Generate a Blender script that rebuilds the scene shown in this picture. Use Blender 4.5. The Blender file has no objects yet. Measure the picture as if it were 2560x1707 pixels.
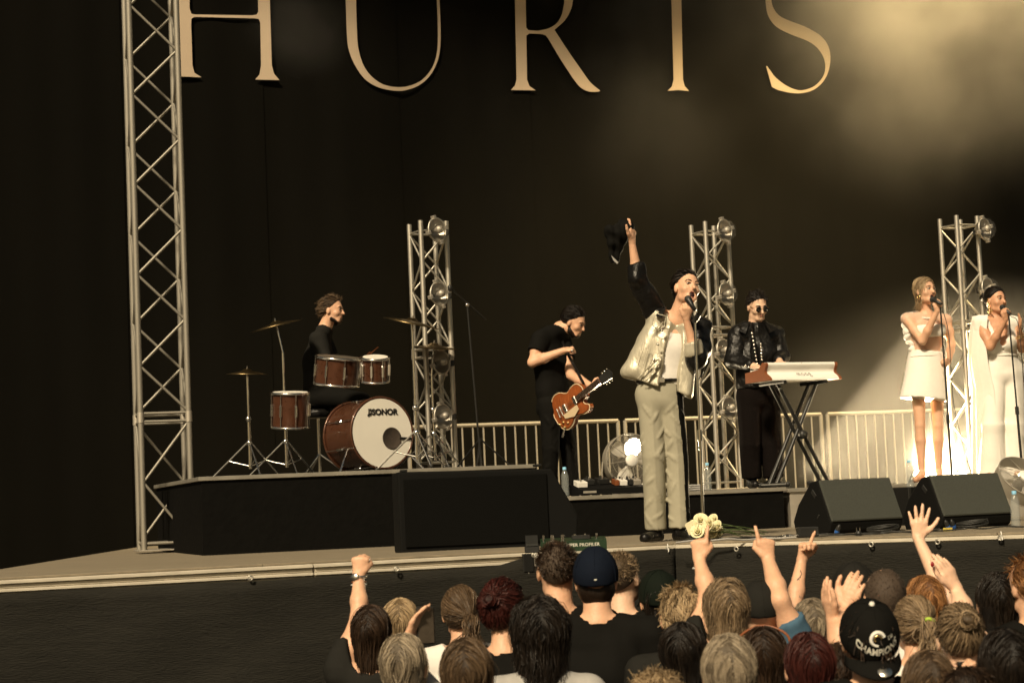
import bpy, math, random
import numpy as np
from mathutils import Vector, Matrix
random.seed(7); np.random.seed(7)
scene = bpy.context.scene
COL = scene.collection
V = lambda *a: np.array(a, dtype=float)
def nrm(v):
    v = np.asarray(v, float); return v / (np.linalg.norm(v) + 1e-12)

# ------------------------------------------------------------------ camera
STAGE = 1.70                      # height of the stage floor
RISER = STAGE + 0.33              # height of the band riser
CAM = V(0, 0, 2.01)
FPX = 2560 * 70 / 36.0            # focal length in photograph pixels
PITCH = math.atan((1252 - 853.5) / FPX)
ROLL = math.radians(2.5)
FWD = V(0, math.cos(PITCH), math.sin(PITCH)); UPV = V(0, -math.sin(PITCH), math.cos(PITCH)); RGT = V(1, 0, 0)
def ray(px, py):
    dx, dy = px - 1280.0, py - 853.5
    ux = dx * math.cos(ROLL) - dy * math.sin(ROLL); uy = dx * math.sin(ROLL) + dy * math.cos(ROLL)
    return FWD + RGT * ux / FPX - UPV * uy / FPX
def at(px, py, Y):                # the point of the place at depth Y that the photograph shows at a pixel
    d = ray(px, py); return CAM + d * (Y / d[1])
def on_z(px, py, z):
    d = ray(px, py); return CAM + d * ((z - CAM[2]) / d[2])
def on_plane(px, py, p0, n):
    d = ray(px, py); return CAM + d * (np.dot(p0 - CAM, n) / np.dot(d, n))
cd = bpy.data.cameras.new('camera'); cam = bpy.data.objects.new('camera', cd); COL.objects.link(cam)
cr = RGT * math.cos(ROLL) - UPV * math.sin(ROLL); cu = UPV * math.cos(ROLL) + RGT * math.sin(ROLL); cb = -FWD
cam.matrix_world = Matrix(((cr[0], cu[0], cb[0], CAM[0]), (cr[1], cu[1], cb[1], CAM[1]), (cr[2], cu[2], cb[2], CAM[2]), (0, 0, 0, 1)))
cd.lens = 70; cd.sensor_width = 36; cd.clip_end = 2000; cd.clip_start = 0.1
cd.dof.use_dof = True; cd.dof.focus_distance = 13.6; cd.dof.aperture_fstop = 5.6
scene.camera = cam

# ------------------------------------------------------------------ light
SUN_AZ, SUN_EL = math.radians(-22), math.radians(40)   # sun behind the audience, to the left
wd = bpy.data.worlds.new('World'); scene.world = wd; wd.use_nodes = True
nt = wd.node_tree; nt.nodes.clear()
sky = nt.nodes.new('ShaderNodeTexSky'); sky.sky_type = 'NISHITA'; sky.sun_disc = False
sky.sun_elevation = SUN_EL; sky.sun_rotation = math.pi - SUN_AZ; sky.dust_density = 4; sky.air_density = 1.2
tint = nt.nodes.new('ShaderNodeMix'); tint.data_type = 'RGBA'; tint.blend_type = 'MULTIPLY'; tint.inputs[0].default_value = 1
tint.inputs[7].default_value = (1.0, 0.85, 0.58, 1)
bg = nt.nodes.new('ShaderNodeBackground'); bg.inputs[1].default_value = 0.045
wo = nt.nodes.new('ShaderNodeOutputWorld')
nt.links.new(sky.outputs[0], tint.inputs[6]); nt.links.new(tint.outputs[2], bg.inputs[0]); nt.links.new(bg.outputs[0], wo.inputs[0])
sd = bpy.data.lights.new('sun', 'SUN'); sd.energy = 5.0; sd.angle = math.radians(7); sd.color = (1.0, 0.83, 0.58)
so = bpy.data.objects.new('sun', sd); COL.objects.link(so)
SDIR = V(-math.sin(SUN_AZ) * math.cos(SUN_EL), math.cos(SUN_AZ) * math.cos(SUN_EL), -math.sin(SUN_EL))
so.rotation_euler = Vector(SDIR).to_track_quat('-Z', 'Y').to_euler(); so.location = (-6, -10, 9)
def spot(name, loc, target, energy, size_deg, blend, color=(1, 0.8, 0.5), radius=0.06):
    l = bpy.data.lights.new(name, 'SPOT'); l.energy = energy; l.spot_size = math.radians(size_deg); l.spot_blend = blend
    l.color = color; l.shadow_soft_size = radius
    o = bpy.data.objects.new(name, l); COL.objects.link(o); o.location = loc
    o.rotation_euler = (Vector(target) - Vector(loc)).to_track_quat('-Z', 'Y').to_euler()
    return o
vs = scene.view_settings
vs.view_transform = 'Standard'; vs.look = 'None'; vs.exposure = 0; vs.gamma = 1; vs.use_curve_mapping = False
cy = scene.cycles
cy.use_denoising = True; cy.max_bounces = 6; cy.diffuse_bounces = 3; cy.glossy_bounces = 3; cy.transmission_bounces = 6
cy.transparent_max_bounces = 12; cy.volume_bounces = 0; cy.caustics_reflective = False; cy.caustics_refractive = False
cy.sample_clamp_indirect = 4.0; cy.volume_step_rate = 2.0; cy.volume_max_steps = 96

# ------------------------------------------------------------------ objects
def tag(o, label, cat, group=None):
    o['label'] = label; o['category'] = cat
    if group: o['group'] = group
    return o
def thing(name, loc, label, cat, group=None):
    o = bpy.data.objects.new(name, None); COL.objects.link(o); o.location = tuple(loc); o.empty_display_size = 0.05
    return tag(o, label, cat, group)
def root_loc(p):
    while p.parent: p = p.parent
    return np.array(p.location)
def put(name, me, mats, parent=None):           # me holds world coordinates
    if not isinstance(mats, (list, tuple)): mats = [mats]
    for m in mats: me.materials.append(m)
    o = bpy.data.objects.new(name, me); COL.objects.link(o)
    if parent is not None:
        b = root_loc(parent); me.transform(Matrix.Translation(tuple(-b))); o.parent = parent
    return o
def struct(o): o['kind'] = 'structure'; return o
def stuff(o): o['kind'] = 'stuff'; return o
def mesh_np(name, verts, quads, smooth=True):
    me = bpy.data.meshes.new(name); nv, nf = len(verts), len(quads); k = quads.shape[1]
    me.vertices.add(nv); me.vertices.foreach_set('co', np.asarray(verts, np.float32).ravel())
    me.loops.add(nf * k); me.loops.foreach_set('vertex_index', np.asarray(quads, np.int32).ravel())
    me.polygons.add(nf); me.polygons.foreach_set('loop_start', np.arange(0, nf * k, k, dtype=np.int32))
    try: me.polygons.foreach_set('loop_total', np.full(nf, k, dtype=np.int32))
    except Exception: pass
    me.polygons.foreach_set('use_smooth', np.full(nf, smooth, dtype=bool))
    me.update(calc_edges=True); me.validate()
    return me
def frame(d, hint=(0, 0, 1)):
    d = nrm(d); h = np.array(hint, float)
    if abs(np.dot(d, h)) > 0.97: h = V(0, 1, 0)
    a = nrm(np.cross(h, d)); b = np.cross(d, a); return a, b, d
class MB:                                        # collects shapes into one mesh
    def __init__(s): s.v = []; s.f = []; s.sm = []
    def add(s, vs_, fs, smooth=False):
        n = len(s.v); s.v += [tuple(map(float, p)) for p in vs_]; s.f += [tuple(n + i for i in f) for f in fs]; s.sm += [smooth] * len(fs)
        return s
    def box(s, c, h, R=None, bev=0.0):           # centre, half sizes, rotation (columns = axes)
        R = np.eye(3) if R is None else R; c = np.array(c, float); h = np.array(h, float)
        if bev <= 0:
            P = [c + R @ (h * V(x, y, z)) for x in (-1, 1) for y in (-1, 1) for z in (-1, 1)]
            return s.add(P, [(0, 1, 3, 2), (4, 6, 7, 5), (0, 4, 5, 1), (2, 3, 7, 6), (0, 2, 6, 4), (1, 5, 7, 3)])
        b = min(bev, *(h * 0.9)); P = []; idx = {}
        for ax in range(3):
            for sx in (-1, 1):
                o1, o2 = [a for a in range(3) if a != ax]
                for s1 in (-1, 1):
                    for s2 in (-1, 1):
                        q = np.zeros(3); q[ax] = sx * h[ax]; q[o1] = s1 * (h[o1] - b); q[o2] = s2 * (h[o2] - b)
                        sg = [0, 0, 0]; sg[ax] = sx; sg[o1] = s1; sg[o2] = s2
                        idx[(ax, tuple(sg))] = len(P); P.append(c + R @ q)
        F = []
        def face(ids):
            p = [P[i] for i in ids]; n = np.cross(p[1] - p[0], p[2] - p[0])
            F.append(tuple(ids) if np.dot(n, sum(p) / len(p) - c) > 0 else tuple(reversed(ids)))
        for ax in range(3):
            o1, o2 = [a for a in range(3) if a != ax]
            for sx in (-1, 1):
                def k(s1, s2):
                    sg = [0, 0, 0]; sg[ax] = sx; sg[o1] = s1; sg[o2] = s2; return idx[(ax, tuple(sg))]
                face([k(-1, -1), k(1, -1), k(1, 1), k(-1, 1)])
        for ax in range(3):
            o1, o2 = [a for a in range(3) if a != ax]
            for s1 in (-1, 1):
                for s2 in (-1, 1):
                    def g(a, t):
                        sg = [0, 0, 0]; sg[ax] = t; sg[o1] = s1; sg[o2] = s2; return idx[(a, tuple(sg))]
                    face([g(o1, -1), g(o1, 1), g(o2, 1), g(o2, -1)])
        for a in (-1, 1):
            for b_ in (-1, 1):
                for c_ in (-1, 1): face([idx[(i, (a, b_, c_))] for i in range(3)])
        return s.add(P, F)
    def tube(s, pts, r, n=8, closed=False, caps=True):
        pts = [np.array(p, float) for p in pts]; m = len(pts); rs = r if hasattr(r, '__len__') else [r] * m
        P = []; prev = None
        for i in range(m):
            if closed: d = pts[(i + 1) % m] - pts[i - 1]
            else: d = pts[min(i + 1, m - 1)] - pts[max(i - 1, 0)]
            a, b, d = frame(d) if prev is None else (lambda x: (nrm(x), np.cross(nrm(d), nrm(x)), d))(prev - nrm(d) * np.dot(prev, nrm(d)))
            prev = a
            for j in range(n):
                t = 2 * math.pi * j / n; P.append(pts[i] + (a * math.cos(t) + b * math.sin(t)) * rs[i])
        F = []
        for i in range(m if closed else m - 1):
            for j in range(n):
                i2 = (i + 1) % m; F.append((i * n + j, i * n + (j + 1) % n, i2 * n + (j + 1) % n, i2 * n + j))
        s.add(P, F, True)
        if caps and not closed:
            s.add(P[:n], [tuple(reversed(range(n)))]); s.add(P[-n:], [tuple(range(n))])
        return s
    def lathe(s, c, axis, prof, n=20, smooth=True, hint=(0, 0, 1)):   # prof: (radius, height) pairs
        a, b, d = frame(axis, hint); c = np.array(c, float); P = []; F = []
        for (r, h) in prof:
            for j in range(n):
                t = 2 * math.pi * j / n; P.append(c + d * h + (a * math.cos(t) + b * math.sin(t)) * r)
        for i in range(len(prof) - 1):
            for j in range(n): F.append((i * n + j, i * n + (j + 1) % n, (i + 1) * n + (j + 1) % n, (i + 1) * n + j))
        return s.add(P, F, smooth)
    def ball(s, c, r, R=None, n=12, m=8):
        R = np.eye(3) if R is None else R; r = np.array([r] * 3 if not hasattr(r, '__len__') else r, float); P = []; F = []
        for i in range(m + 1):
            p = math.pi * i / m
            for j in range(n):
                t = 2 * math.pi * j / n; P.append(np.array(c) + R @ (r * V(math.sin(p) * math.cos(t), math.sin(p) * math.sin(t), math.cos(p))))
        for i in range(m):
            for j in range(n): F.append((i * n + j, (i + 1) * n + j, (i + 1) * n + (j + 1) % n, i * n + (j + 1) % n))
        return s.add(P, F, True)
    def prism(s, poly, off):                     # poly: list of 3-D points, extruded by off
        n = len(poly); P = [np.array(p, float) for p in poly]; Q = [p + np.array(off, float) for p in P]
        return s.add(P + Q, [tuple(range(n)), tuple(reversed(range(n, 2 * n)))] + [(i, n + i, n + (i + 1) % n, (i + 1) % n) for i in range(n)])
    def mesh(s, name):
        me = bpy.data.meshes.new(name); me.from_pydata(s.v, [], s.f); me.polygons.foreach_set('use_smooth', s.sm)
        me.update(); return me
    def put(s, name, mats, parent=None):
        me = s.mesh(name)
        bm_fix(me); return put(name, me, mats, parent)
import bmesh
def bm_fix(me):
    bm = bmesh.new(); bm.from_mesh(me); bmesh.ops.recalc_face_normals(bm, faces=bm.faces); bm.to_mesh(me); bm.free()
_rods = {}
def rod(name, p0, p1, r, mat, parent, n=10):     # a round bar; alike bars share one mesh
    key = (mat.name, n)
    if key not in _rods:
        me = MB().tube([(0, 0, -0.5), (0, 0, 0.5)], 1.0, n).mesh('rod'); me.materials.append(mat); _rods[key] = me
    o = bpy.data.objects.new(name, _rods[key]); COL.objects.link(o)
    p0 = np.array(p0, float); p1 = np.array(p1, float)
    o.parent = parent; b = root_loc(parent) if parent is not None else 0
    o.location = tuple((p0 + p1) / 2 - b); o.rotation_mode = 'QUATERNION'
    o.rotation_quaternion = Vector(p1 - p0).to_track_quat('Z', 'Y'); o.scale = (r, r, float(np.linalg.norm(p1 - p0)))
    return o
def spline(pts, n=8):                            # Catmull-Rom
    pts = [np.array(p, float) for p in pts]; out = []
    Q = [2 * pts[0] - pts[1]] + pts + [2 * pts[-1] - pts[-2]]
    for i in range(1, len(Q) - 2):
        for k in range(n):
            t = k / n; a, b, c, d = Q[i - 1], Q[i], Q[i + 1], Q[i + 2]
            out.append(0.5 * (2 * b + (c - a) * t + (2 * a - 5 * b + 4 * c - d) * t * t + (3 * b - a - 3 * c + d) * t ** 3))
    out.append(pts[-1]); return out
def rotz(a): return np.array([[math.cos(a), -math.sin(a), 0], [math.sin(a), math.cos(a), 0], [0, 0, 1]])

# ------------------------------------------------------------------ materials
def mat(name, col, rough=0.6, metal=0.0, var=0.25, scale=12.0, bump=0.0, bscale=60.0, stretch=(1, 1, 1), spec=0.5, sss=0.0, trans=0.0, ior=1.45, emit=None, estr=0.0, alpha=1.0, coat=0.0, sheen=0.0, detail=4, col2=None):
    m = bpy.data.materials.new(name); m.use_nodes = True; N = m.node_tree.nodes; L = m.node_tree.links
    b = N['Principled BSDF']; tc = N.new('ShaderNodeTexCoord'); mp = N.new('ShaderNodeMapping'); mp.inputs['Scale'].default_value = stretch
    L.new(tc.outputs['Object'], mp.inputs[0])
    if var > 0:
        nz = N.new('ShaderNodeTexNoise'); nz.inputs['Scale'].default_value = scale; nz.inputs['Detail'].default_value = detail
        L.new(mp.outputs[0], nz.inputs['Vector'])
        mx = N.new('ShaderNodeMix'); mx.data_type = 'RGBA'
        c1 = [c * (1 - var) for c in col]; c2 = [min(1, c * (1 + var)) for c in col] if col2 is None else col2
        mx.inputs[6].default_value = (*c1, 1); mx.inputs[7].default_value = (*c2, 1)
        L.new(nz.outputs['Fac'], mx.inputs[0]); L.new(mx.outputs[2], b.inputs['Base Color'])
        rr = N.new('ShaderNodeMapRange'); rr.inputs[3].default_value = max(0.02, rough * 0.8); rr.inputs[4].default_value = min(1, rough * 1.25)
        L.new(nz.outputs['Fac'], rr.inputs[0]); L.new(rr.outputs[0], b.inputs['Roughness'])
    else:
        b.inputs['Base Color'].default_value = (*col, 1); b.inputs['Roughness'].default_value = rough
    if bump > 0:
        n2 = N.new('ShaderNodeTexNoise'); n2.inputs['Scale'].default_value = bscale; n2.inputs['Detail'].default_value = 5
        L.new(mp.outputs[0], n2.inputs['Vector'])
        bp = N.new('ShaderNodeBump'); bp.inputs['Strength'].default_value = bump; bp.inputs['Distance'].default_value = 0.02
        L.new(n2.outputs['Fac'], bp.inputs['Height']); L.new(bp.outputs[0], b.inputs['Normal'])
    b.inputs['Metallic'].default_value = metal; b.inputs['Specular IOR Level'].default_value = spec; b.inputs['IOR'].default_value = ior
    b.inputs['Transmission Weight'].default_value = trans; b.inputs['Alpha'].default_value = alpha; b.inputs['Coat Weight'].default_value = coat
    b.inputs['Sheen Weight'].default_value = sheen
    if sss: b.inputs['Subsurface Weight'].default_value = sss; b.inputs['Subsurface Radius'].default_value = (0.02, 0.008, 0.004); b.inputs['Subsurface Scale'].default_value = 0.5
    if emit: b.inputs['Emission Color'].default_value = (*emit, 1); b.inputs['Emission Strength'].default_value = estr
    return m
M = {}
M['skin'] = mat('skin', (0.66, 0.39, 0.25), 0.48, var=0.20, scale=14, bump=0.16, bscale=75, sss=0.06)
M['skin_pale'] = mat('pale_skin', (0.73, 0.475, 0.33), 0.48, var=0.20, scale=14, bump=0.16, bscale=75, sss=0.06)
M['skin_tan'] = mat('tan_skin', (0.56, 0.30, 0.18), 0.48, var=0.20, scale=14, bump=0.16, bscale=75, sss=0.06)
M['skin_brown'] = mat('brown_skin', (0.36, 0.18, 0.10), 0.45, var=0.12, scale=25, bump=0.06, bscale=120, sss=0.06)
def hairmat(name, c1, c2, rough=0.42):
    m = mat(name, c1, rough, var=0.35, scale=45, stretch=(3, 3, 0.3), col2=c2, bump=0.3, bscale=130, spec=0.3)
    N = m.node_tree.nodes; L = m.node_tree.links; at_ = N.new('ShaderNodeAttribute'); at_.attribute_name = 'rnd'      # each strand has its own shade
    mx = [n for n in N if n.type == 'MIX'][0]; nz = [n for n in N if n.type == 'TEX_NOISE'][0]; ma = N.new('ShaderNodeMath'); ma.operation = 'MULTIPLY_ADD'; ma.inputs[1].default_value = 0.35
    L.new(nz.outputs['Fac'], ma.inputs[0]); L.new(at_.outputs['Fac'], ma.inputs[2]); ma.use_clamp = True; L.new(ma.outputs[0], mx.inputs[0])
    return m
M['h_black'] = hairmat('black_hair', (0.0036, 0.0027, 0.0021), (0.0158, 0.0108, 0.0072))
M['h_dark'] = hairmat('dark_brown_hair', (0.0084, 0.0048, 0.003), (0.0432, 0.0245, 0.0137))
M['h_brown'] = hairmat('brown_hair', (0.021, 0.0126, 0.0066), (0.1224, 0.0792, 0.0446))
M['h_light'] = hairmat('light_brown_hair', (0.033, 0.0204, 0.0108), (0.2736, 0.1944, 0.1152))
M['h_blond'] = hairmat('blond_hair', (0.096, 0.06, 0.027), (0.4464, 0.324, 0.1872))
M['h_grey'] = hairmat('grey_blond_hair', (0.054, 0.0396, 0.0252), (0.36, 0.2952, 0.2088))
M['h_red'] = hairmat('ginger_hair', (0.078, 0.027, 0.0084), (0.36, 0.1728, 0.0648))
M['h_wine'] = hairmat('wine_red_hair', (0.0108, 0.003, 0.0024), (0.0612, 0.0144, 0.0108))
M['h_stub'] = mat('stubble', (0.055, 0.037, 0.024), 0.7, var=0.4, scale=140, bump=0.3, bscale=300)
def cloth(name, c, rough=0.9, bump=0.22, bscale=14, var=0.18, **k): return mat(name, c, rough, var=var, scale=30, bump=bump, bscale=bscale, spec=0.08, **k)
M['black_cloth'] = cloth('black_cloth', (0.007, 0.0067, 0.0058))
M['char_cloth'] = cloth('charcoal_cloth', (0.016, 0.0155, 0.0135))
M['white_cloth'] = cloth('white_cloth', (0.72, 0.69, 0.64), bump=0.15, var=0.06)
M['cream_cloth'] = cloth('cream_cloth', (0.80, 0.77, 0.70), bump=0.10, var=0.05)
M['grey_cloth'] = cloth('grey_cloth', (0.36, 0.35, 0.33))
M['blue_cloth'] = cloth('blue_cloth', (0.06, 0.12, 0.18))
M['ltblue_cloth'] = cloth('light_blue_cloth', (0.38, 0.48, 0.55))
M['navy_cloth'] = cloth('navy_cloth', (0.006, 0.009, 0.017), bump=0.2)
M['green_cap'] = cloth('dark_green_cloth', (0.007, 0.010, 0.007), bump=0.2)
M['wine_cloth'] = cloth('wine_cloth', (0.05, 0.012, 0.014))
M['denim'] = cloth('denim', (0.03, 0.045, 0.075))
M['khaki'] = cloth('khaki_wool', (0.33, 0.31, 0.235), bump=0.10, bscale=9, var=0.07)
M['gold_leather'] = mat('gold_leather', (0.52, 0.48, 0.37), 0.42, metal=0.35, var=0.14, scale=9, bump=0.8, bscale=9, stretch=(1.6, 1.6, 0.6))
M['black_leather'] = mat('black_leather', (0.006, 0.0055, 0.005), 0.36, var=0.2, scale=14, bump=0.8, bscale=18, spec=0.35)
M['alu'] = mat('aluminium', (0.56, 0.53, 0.46), 0.45, metal=0.85, var=0.08, scale=20, bump=0.06, bscale=40)
M['alu_dull'] = mat('dull_aluminium', (0.50, 0.46, 0.39), 0.5, metal=0.7, var=0.15, scale=12, bump=0.1, bscale=30)
M['dark_alu'] = mat('dull_dark_aluminium', (0.30, 0.28, 0.235), 0.55, metal=0.6, var=0.2, scale=9, bump=0.1)
M['pale_rail'] = mat('pale_worn_rail', (0.58, 0.53, 0.43), 0.5, metal=0.15, var=0.25, scale=9, stretch=(1, 1, 4), bump=0.1)
M['galv'] = mat('galvanised_steel', (0.30, 0.275, 0.225), 0.6, metal=0.4, var=0.15, scale=25, bump=0.08)
M['chrome'] = mat('chrome', (0.84, 0.83, 0.80), 0.16, metal=1.0, var=0.03)
M['black_metal'] = mat('black_metal', (0.012, 0.012, 0.011), 0.4, var=0.15, spec=0.5)
M['black_plastic'] = mat('black_plastic', (0.016, 0.016, 0.015), 0.45, var=0.2, bump=0.05)
M['black_paint'] = mat('black_textured_paint', (0.006, 0.006, 0.0055), 0.85, var=0.3, scale=90, bump=0.25, bscale=260, spec=0.12)
M['grille'] = mat('grey_foam_grille', (0.060, 0.064, 0.055), 0.95, var=0.4, scale=160, bump=0.5, bscale=320, spec=0.1)
M['white_plastic'] = mat('white_plastic', (0.74, 0.72, 0.66), 0.4, var=0.06)
M['synth_white'] = mat('white_lacquer', (0.80, 0.78, 0.72), 0.35, var=0.04)
M['wood_red'] = mat('red_brown_wood', (0.20, 0.062, 0.020), 0.45, var=0.3, scale=30, stretch=(1, 6, 1))
M['glass'] = mat('clear_glass', (0.25, 0.24, 0.22), 0.05, var=0, alpha=0.10, spec=0.9, ior=1.5)
M['pet'] = mat('clear_bottle', (0.35, 0.38, 0.37), 0.08, var=0, alpha=0.28, spec=0.8, ior=1.5)
M['blue_cap'] = mat('light_blue_plastic', (0.20, 0.46, 0.66), 0.4, var=0.05)
M['blue_plug'] = mat('blue_plug', (0.03, 0.12, 0.42), 0.4, var=0.05)
M['rubber'] = mat('black_rubber', (0.02, 0.02, 0.018), 0.55, var=0.1)
M['gold'] = mat('gold', (0.85, 0.62, 0.28), 0.25, metal=1.0, var=0.05)
M['silver'] = mat('silver', (0.80, 0.77, 0.70), 0.25, metal=1.0, var=0.05)
M['dark_eye'] = mat('dark_eye', (0.02, 0.012, 0.008), 0.25, var=0)
M['eye_white'] = mat('eye_white', (0.62, 0.55, 0.47), 0.3, var=0)
M['lips'] = mat('lips', (0.42, 0.16, 0.12), 0.4, var=0.1)
M['red_lips'] = mat('red_lips', (0.36, 0.05, 0.04), 0.35, var=0.1)
M['mouth'] = mat('mouth_inside', (0.03, 0.008, 0.006), 0.5, var=0)
M['yellow'] = mat('yellow_tape', (0.55, 0.43, 0.08), 0.6, var=0.1)
M['lime'] = mat('lime_band', (0.35, 0.50, 0.06), 0.7, var=0.1)
# ------------------------------------------------------------------ smooth bodies
class Sdf:
    def __init__(s, vox=0.009, k=0.02): s.vox = vox; s.k = k; s.P = []
    def cap(s, p0, p1, r0, r1=None, k=None, sub=False):
        s.P.append(('cap', np.array(p0, float), np.array(p1, float), r0, r0 if r1 is None else r1, s.k if k is None else k, sub)); return s
    def ecap(s, p0, p1, lat, a0, b0, a1, b1, k=None, flat=False, sub=False):
        s.P.append(('ecap', np.array(p0, float), np.array(p1, float), (np.array(lat, float), a0, b0, a1, b1, flat), max(a0, b0, a1, b1), s.k if k is None else k, sub)); return s
    def ell(s, c, r, R=None, k=None, sub=False):
        s.P.append(('ell', np.array(c, float), np.array(r, float), np.eye(3) if R is None else R, max(r), s.k if k is None else k, sub)); return s
    def mesh(s, name, cuts=(), wrinkle=0.0, wfreq=30.0, smooth=0):
        lo = np.full(3, 1e9); hi = -lo
        for p in s.P:
            if p[6]: continue
            if p[0] == 'ell': a, b = p[1] - p[4], p[1] + p[4]
            else:
                r = max(p[3], p[4]) if p[0] == 'cap' else p[4]
                a, b = np.minimum(p[1], p[2]) - r, np.maximum(p[1], p[2]) + r
            lo = np.minimum(lo, a); hi = np.maximum(hi, b)
        h = s.vox; lo = lo - 4 * h; hi = hi + 4 * h
        n = np.ceil((hi - lo) / h).astype(int) + 1
        G = np.full(n, 1.0, np.float32); ax = [(lo[i] + h * np.arange(n[i])).astype(np.float32) for i in range(3)]
        for p in s.P:
            k = max(p[5], 1e-4)
            if p[0] == 'ell': r = p[4]; a, b = p[1] - r, p[1] + r
            else:
                r = max(p[3], p[4]) if p[0] == 'cap' else p[4]
                a, b = np.minimum(p[1], p[2]) - r, np.maximum(p[1], p[2]) + r
            mg = k + 2 * h
            i0 = np.maximum(0, np.floor((a - mg - lo) / h)).astype(int); i1 = np.minimum(n, np.ceil((b + mg - lo) / h).astype(int) + 1)
            if np.any(i1 <= i0): continue
            X = ax[0][i0[0]:i1[0], None, None]; Y = ax[1][None, i0[1]:i1[1], None]; Z = ax[2][None, None, i0[2]:i1[2]]
            if p[0] == 'ell':
                q = (X - p[1][0], Y - p[1][1], Z - p[1][2]); R = p[3]; acc = 0
                for i in range(3): acc = acc + ((q[0] * R[0, i] + q[1] * R[1, i] + q[2] * R[2, i]) / p[2][i]) ** 2
                d = (np.sqrt(acc) - 1) * min(p[2])
            else:
                dd = p[2] - p[1]; L2 = float(dd @ dd) + 1e-12
                q = (X - p[1][0], Y - p[1][1], Z - p[1][2])
                tr = (q[0] * dd[0] + q[1] * dd[1] + q[2] * dd[2]) / L2; t = np.clip(tr, 0, 1)
                if p[0] == 'cap':
                    d = np.sqrt((q[0] - t * dd[0]) ** 2 + (q[1] - t * dd[1]) ** 2 + (q[2] - t * dd[2]) ** 2) - (p[3] + (p[4] - p[3]) * t)
                else:
                    lat, a0, b0, a1, b1, flat = p[3]; L = math.sqrt(L2); ad = dd / L
                    lat = nrm(lat - ad * (lat @ ad)); dep = np.cross(ad, lat)
                    u = q[0] * lat[0] + q[1] * lat[1] + q[2] * lat[2]; v = q[0] * dep[0] + q[1] * dep[1] + q[2] * dep[2]
                    aa = a0 + (a1 - a0) * t; bb = b0 + (b1 - b0) * t; w = (tr - t) * L
                    if flat:
                        d = (np.sqrt((u / aa) ** 2 + (v / bb) ** 2) - 1) * np.minimum(aa, bb); d = np.maximum(d, np.abs(w) - 0.0 + np.where(np.abs(w) > 0, 0, -1))
                    else: d = (np.sqrt((u / aa) ** 2 + (v / bb) ** 2 + (w / np.minimum(aa, bb)) ** 2) - 1) * np.minimum(aa, bb)
            g = G[i0[0]:i1[0], i0[1]:i1[1], i0[2]:i1[2]]
            if p[6]: g[:] = np.maximum(g, -d)
            else:
                hh = np.clip(0.5 + 0.5 * (g - d) / k, 0, 1); g[:] = g + (d - g) * hh - k * hh * (1 - hh)
        for (c, nn) in cuts:                        # keep the side the normal points away from
            nn = nrm(nn); d = (ax[0][:, None, None] - c[0]) * nn[0] + (ax[1][None, :, None] - c[1]) * nn[1] + (ax[2][None, None, :] - c[2]) * nn[2]
            G = np.maximum(G, d.astype(np.float32))
        vs_, q = nets(G); vs_ = lo + vs_ * h
        for _ in range(smooth): vs_ = lap(vs_, q)
        if wrinkle:
            rng = np.random.RandomState(3); nn = vnormals(vs_, q); dsp = 0
            for i in range(7):
                kv = rng.normal(size=3) * V(1, 1, 0.6); kv = nrm(kv) * wfreq * (0.6 + 1.3 * rng.rand()); dsp = dsp + np.sin(vs_ @ kv + rng.rand() * 6.28 + 1.5 * np.sin(vs_ @ (rng.normal(size=3) * wfreq * 0.3)))
            vs_ = vs_ + nn * (dsp * wrinkle / 3.5)[:, None]
        return mesh_np(name, vs_, q)
def vnormals(v, q):
    fn = np.cross(v[q[:, 2]] - v[q[:, 0]], v[q[:, 3]] - v[q[:, 1]]); n = np.zeros_like(v)
    for i in range(4): np.add.at(n, q[:, i], fn)
    return n / (np.linalg.norm(n, axis=1, keepdims=True) + 1e-12)
def lap(v, q):
    s = np.zeros_like(v); c = np.zeros(len(v))
    for i in range(4):
        np.add.at(s, q[:, i], v[q[:, (i + 1) % 4]]); np.add.at(c, q[:, i], 1)
        np.add.at(s, q[:, (i + 1) % 4], v[q[:, i]]); np.add.at(c, q[:, (i + 1) % 4], 1)
    return v * 0.5 + 0.5 * s / np.maximum(c, 1)[:, None]
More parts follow.
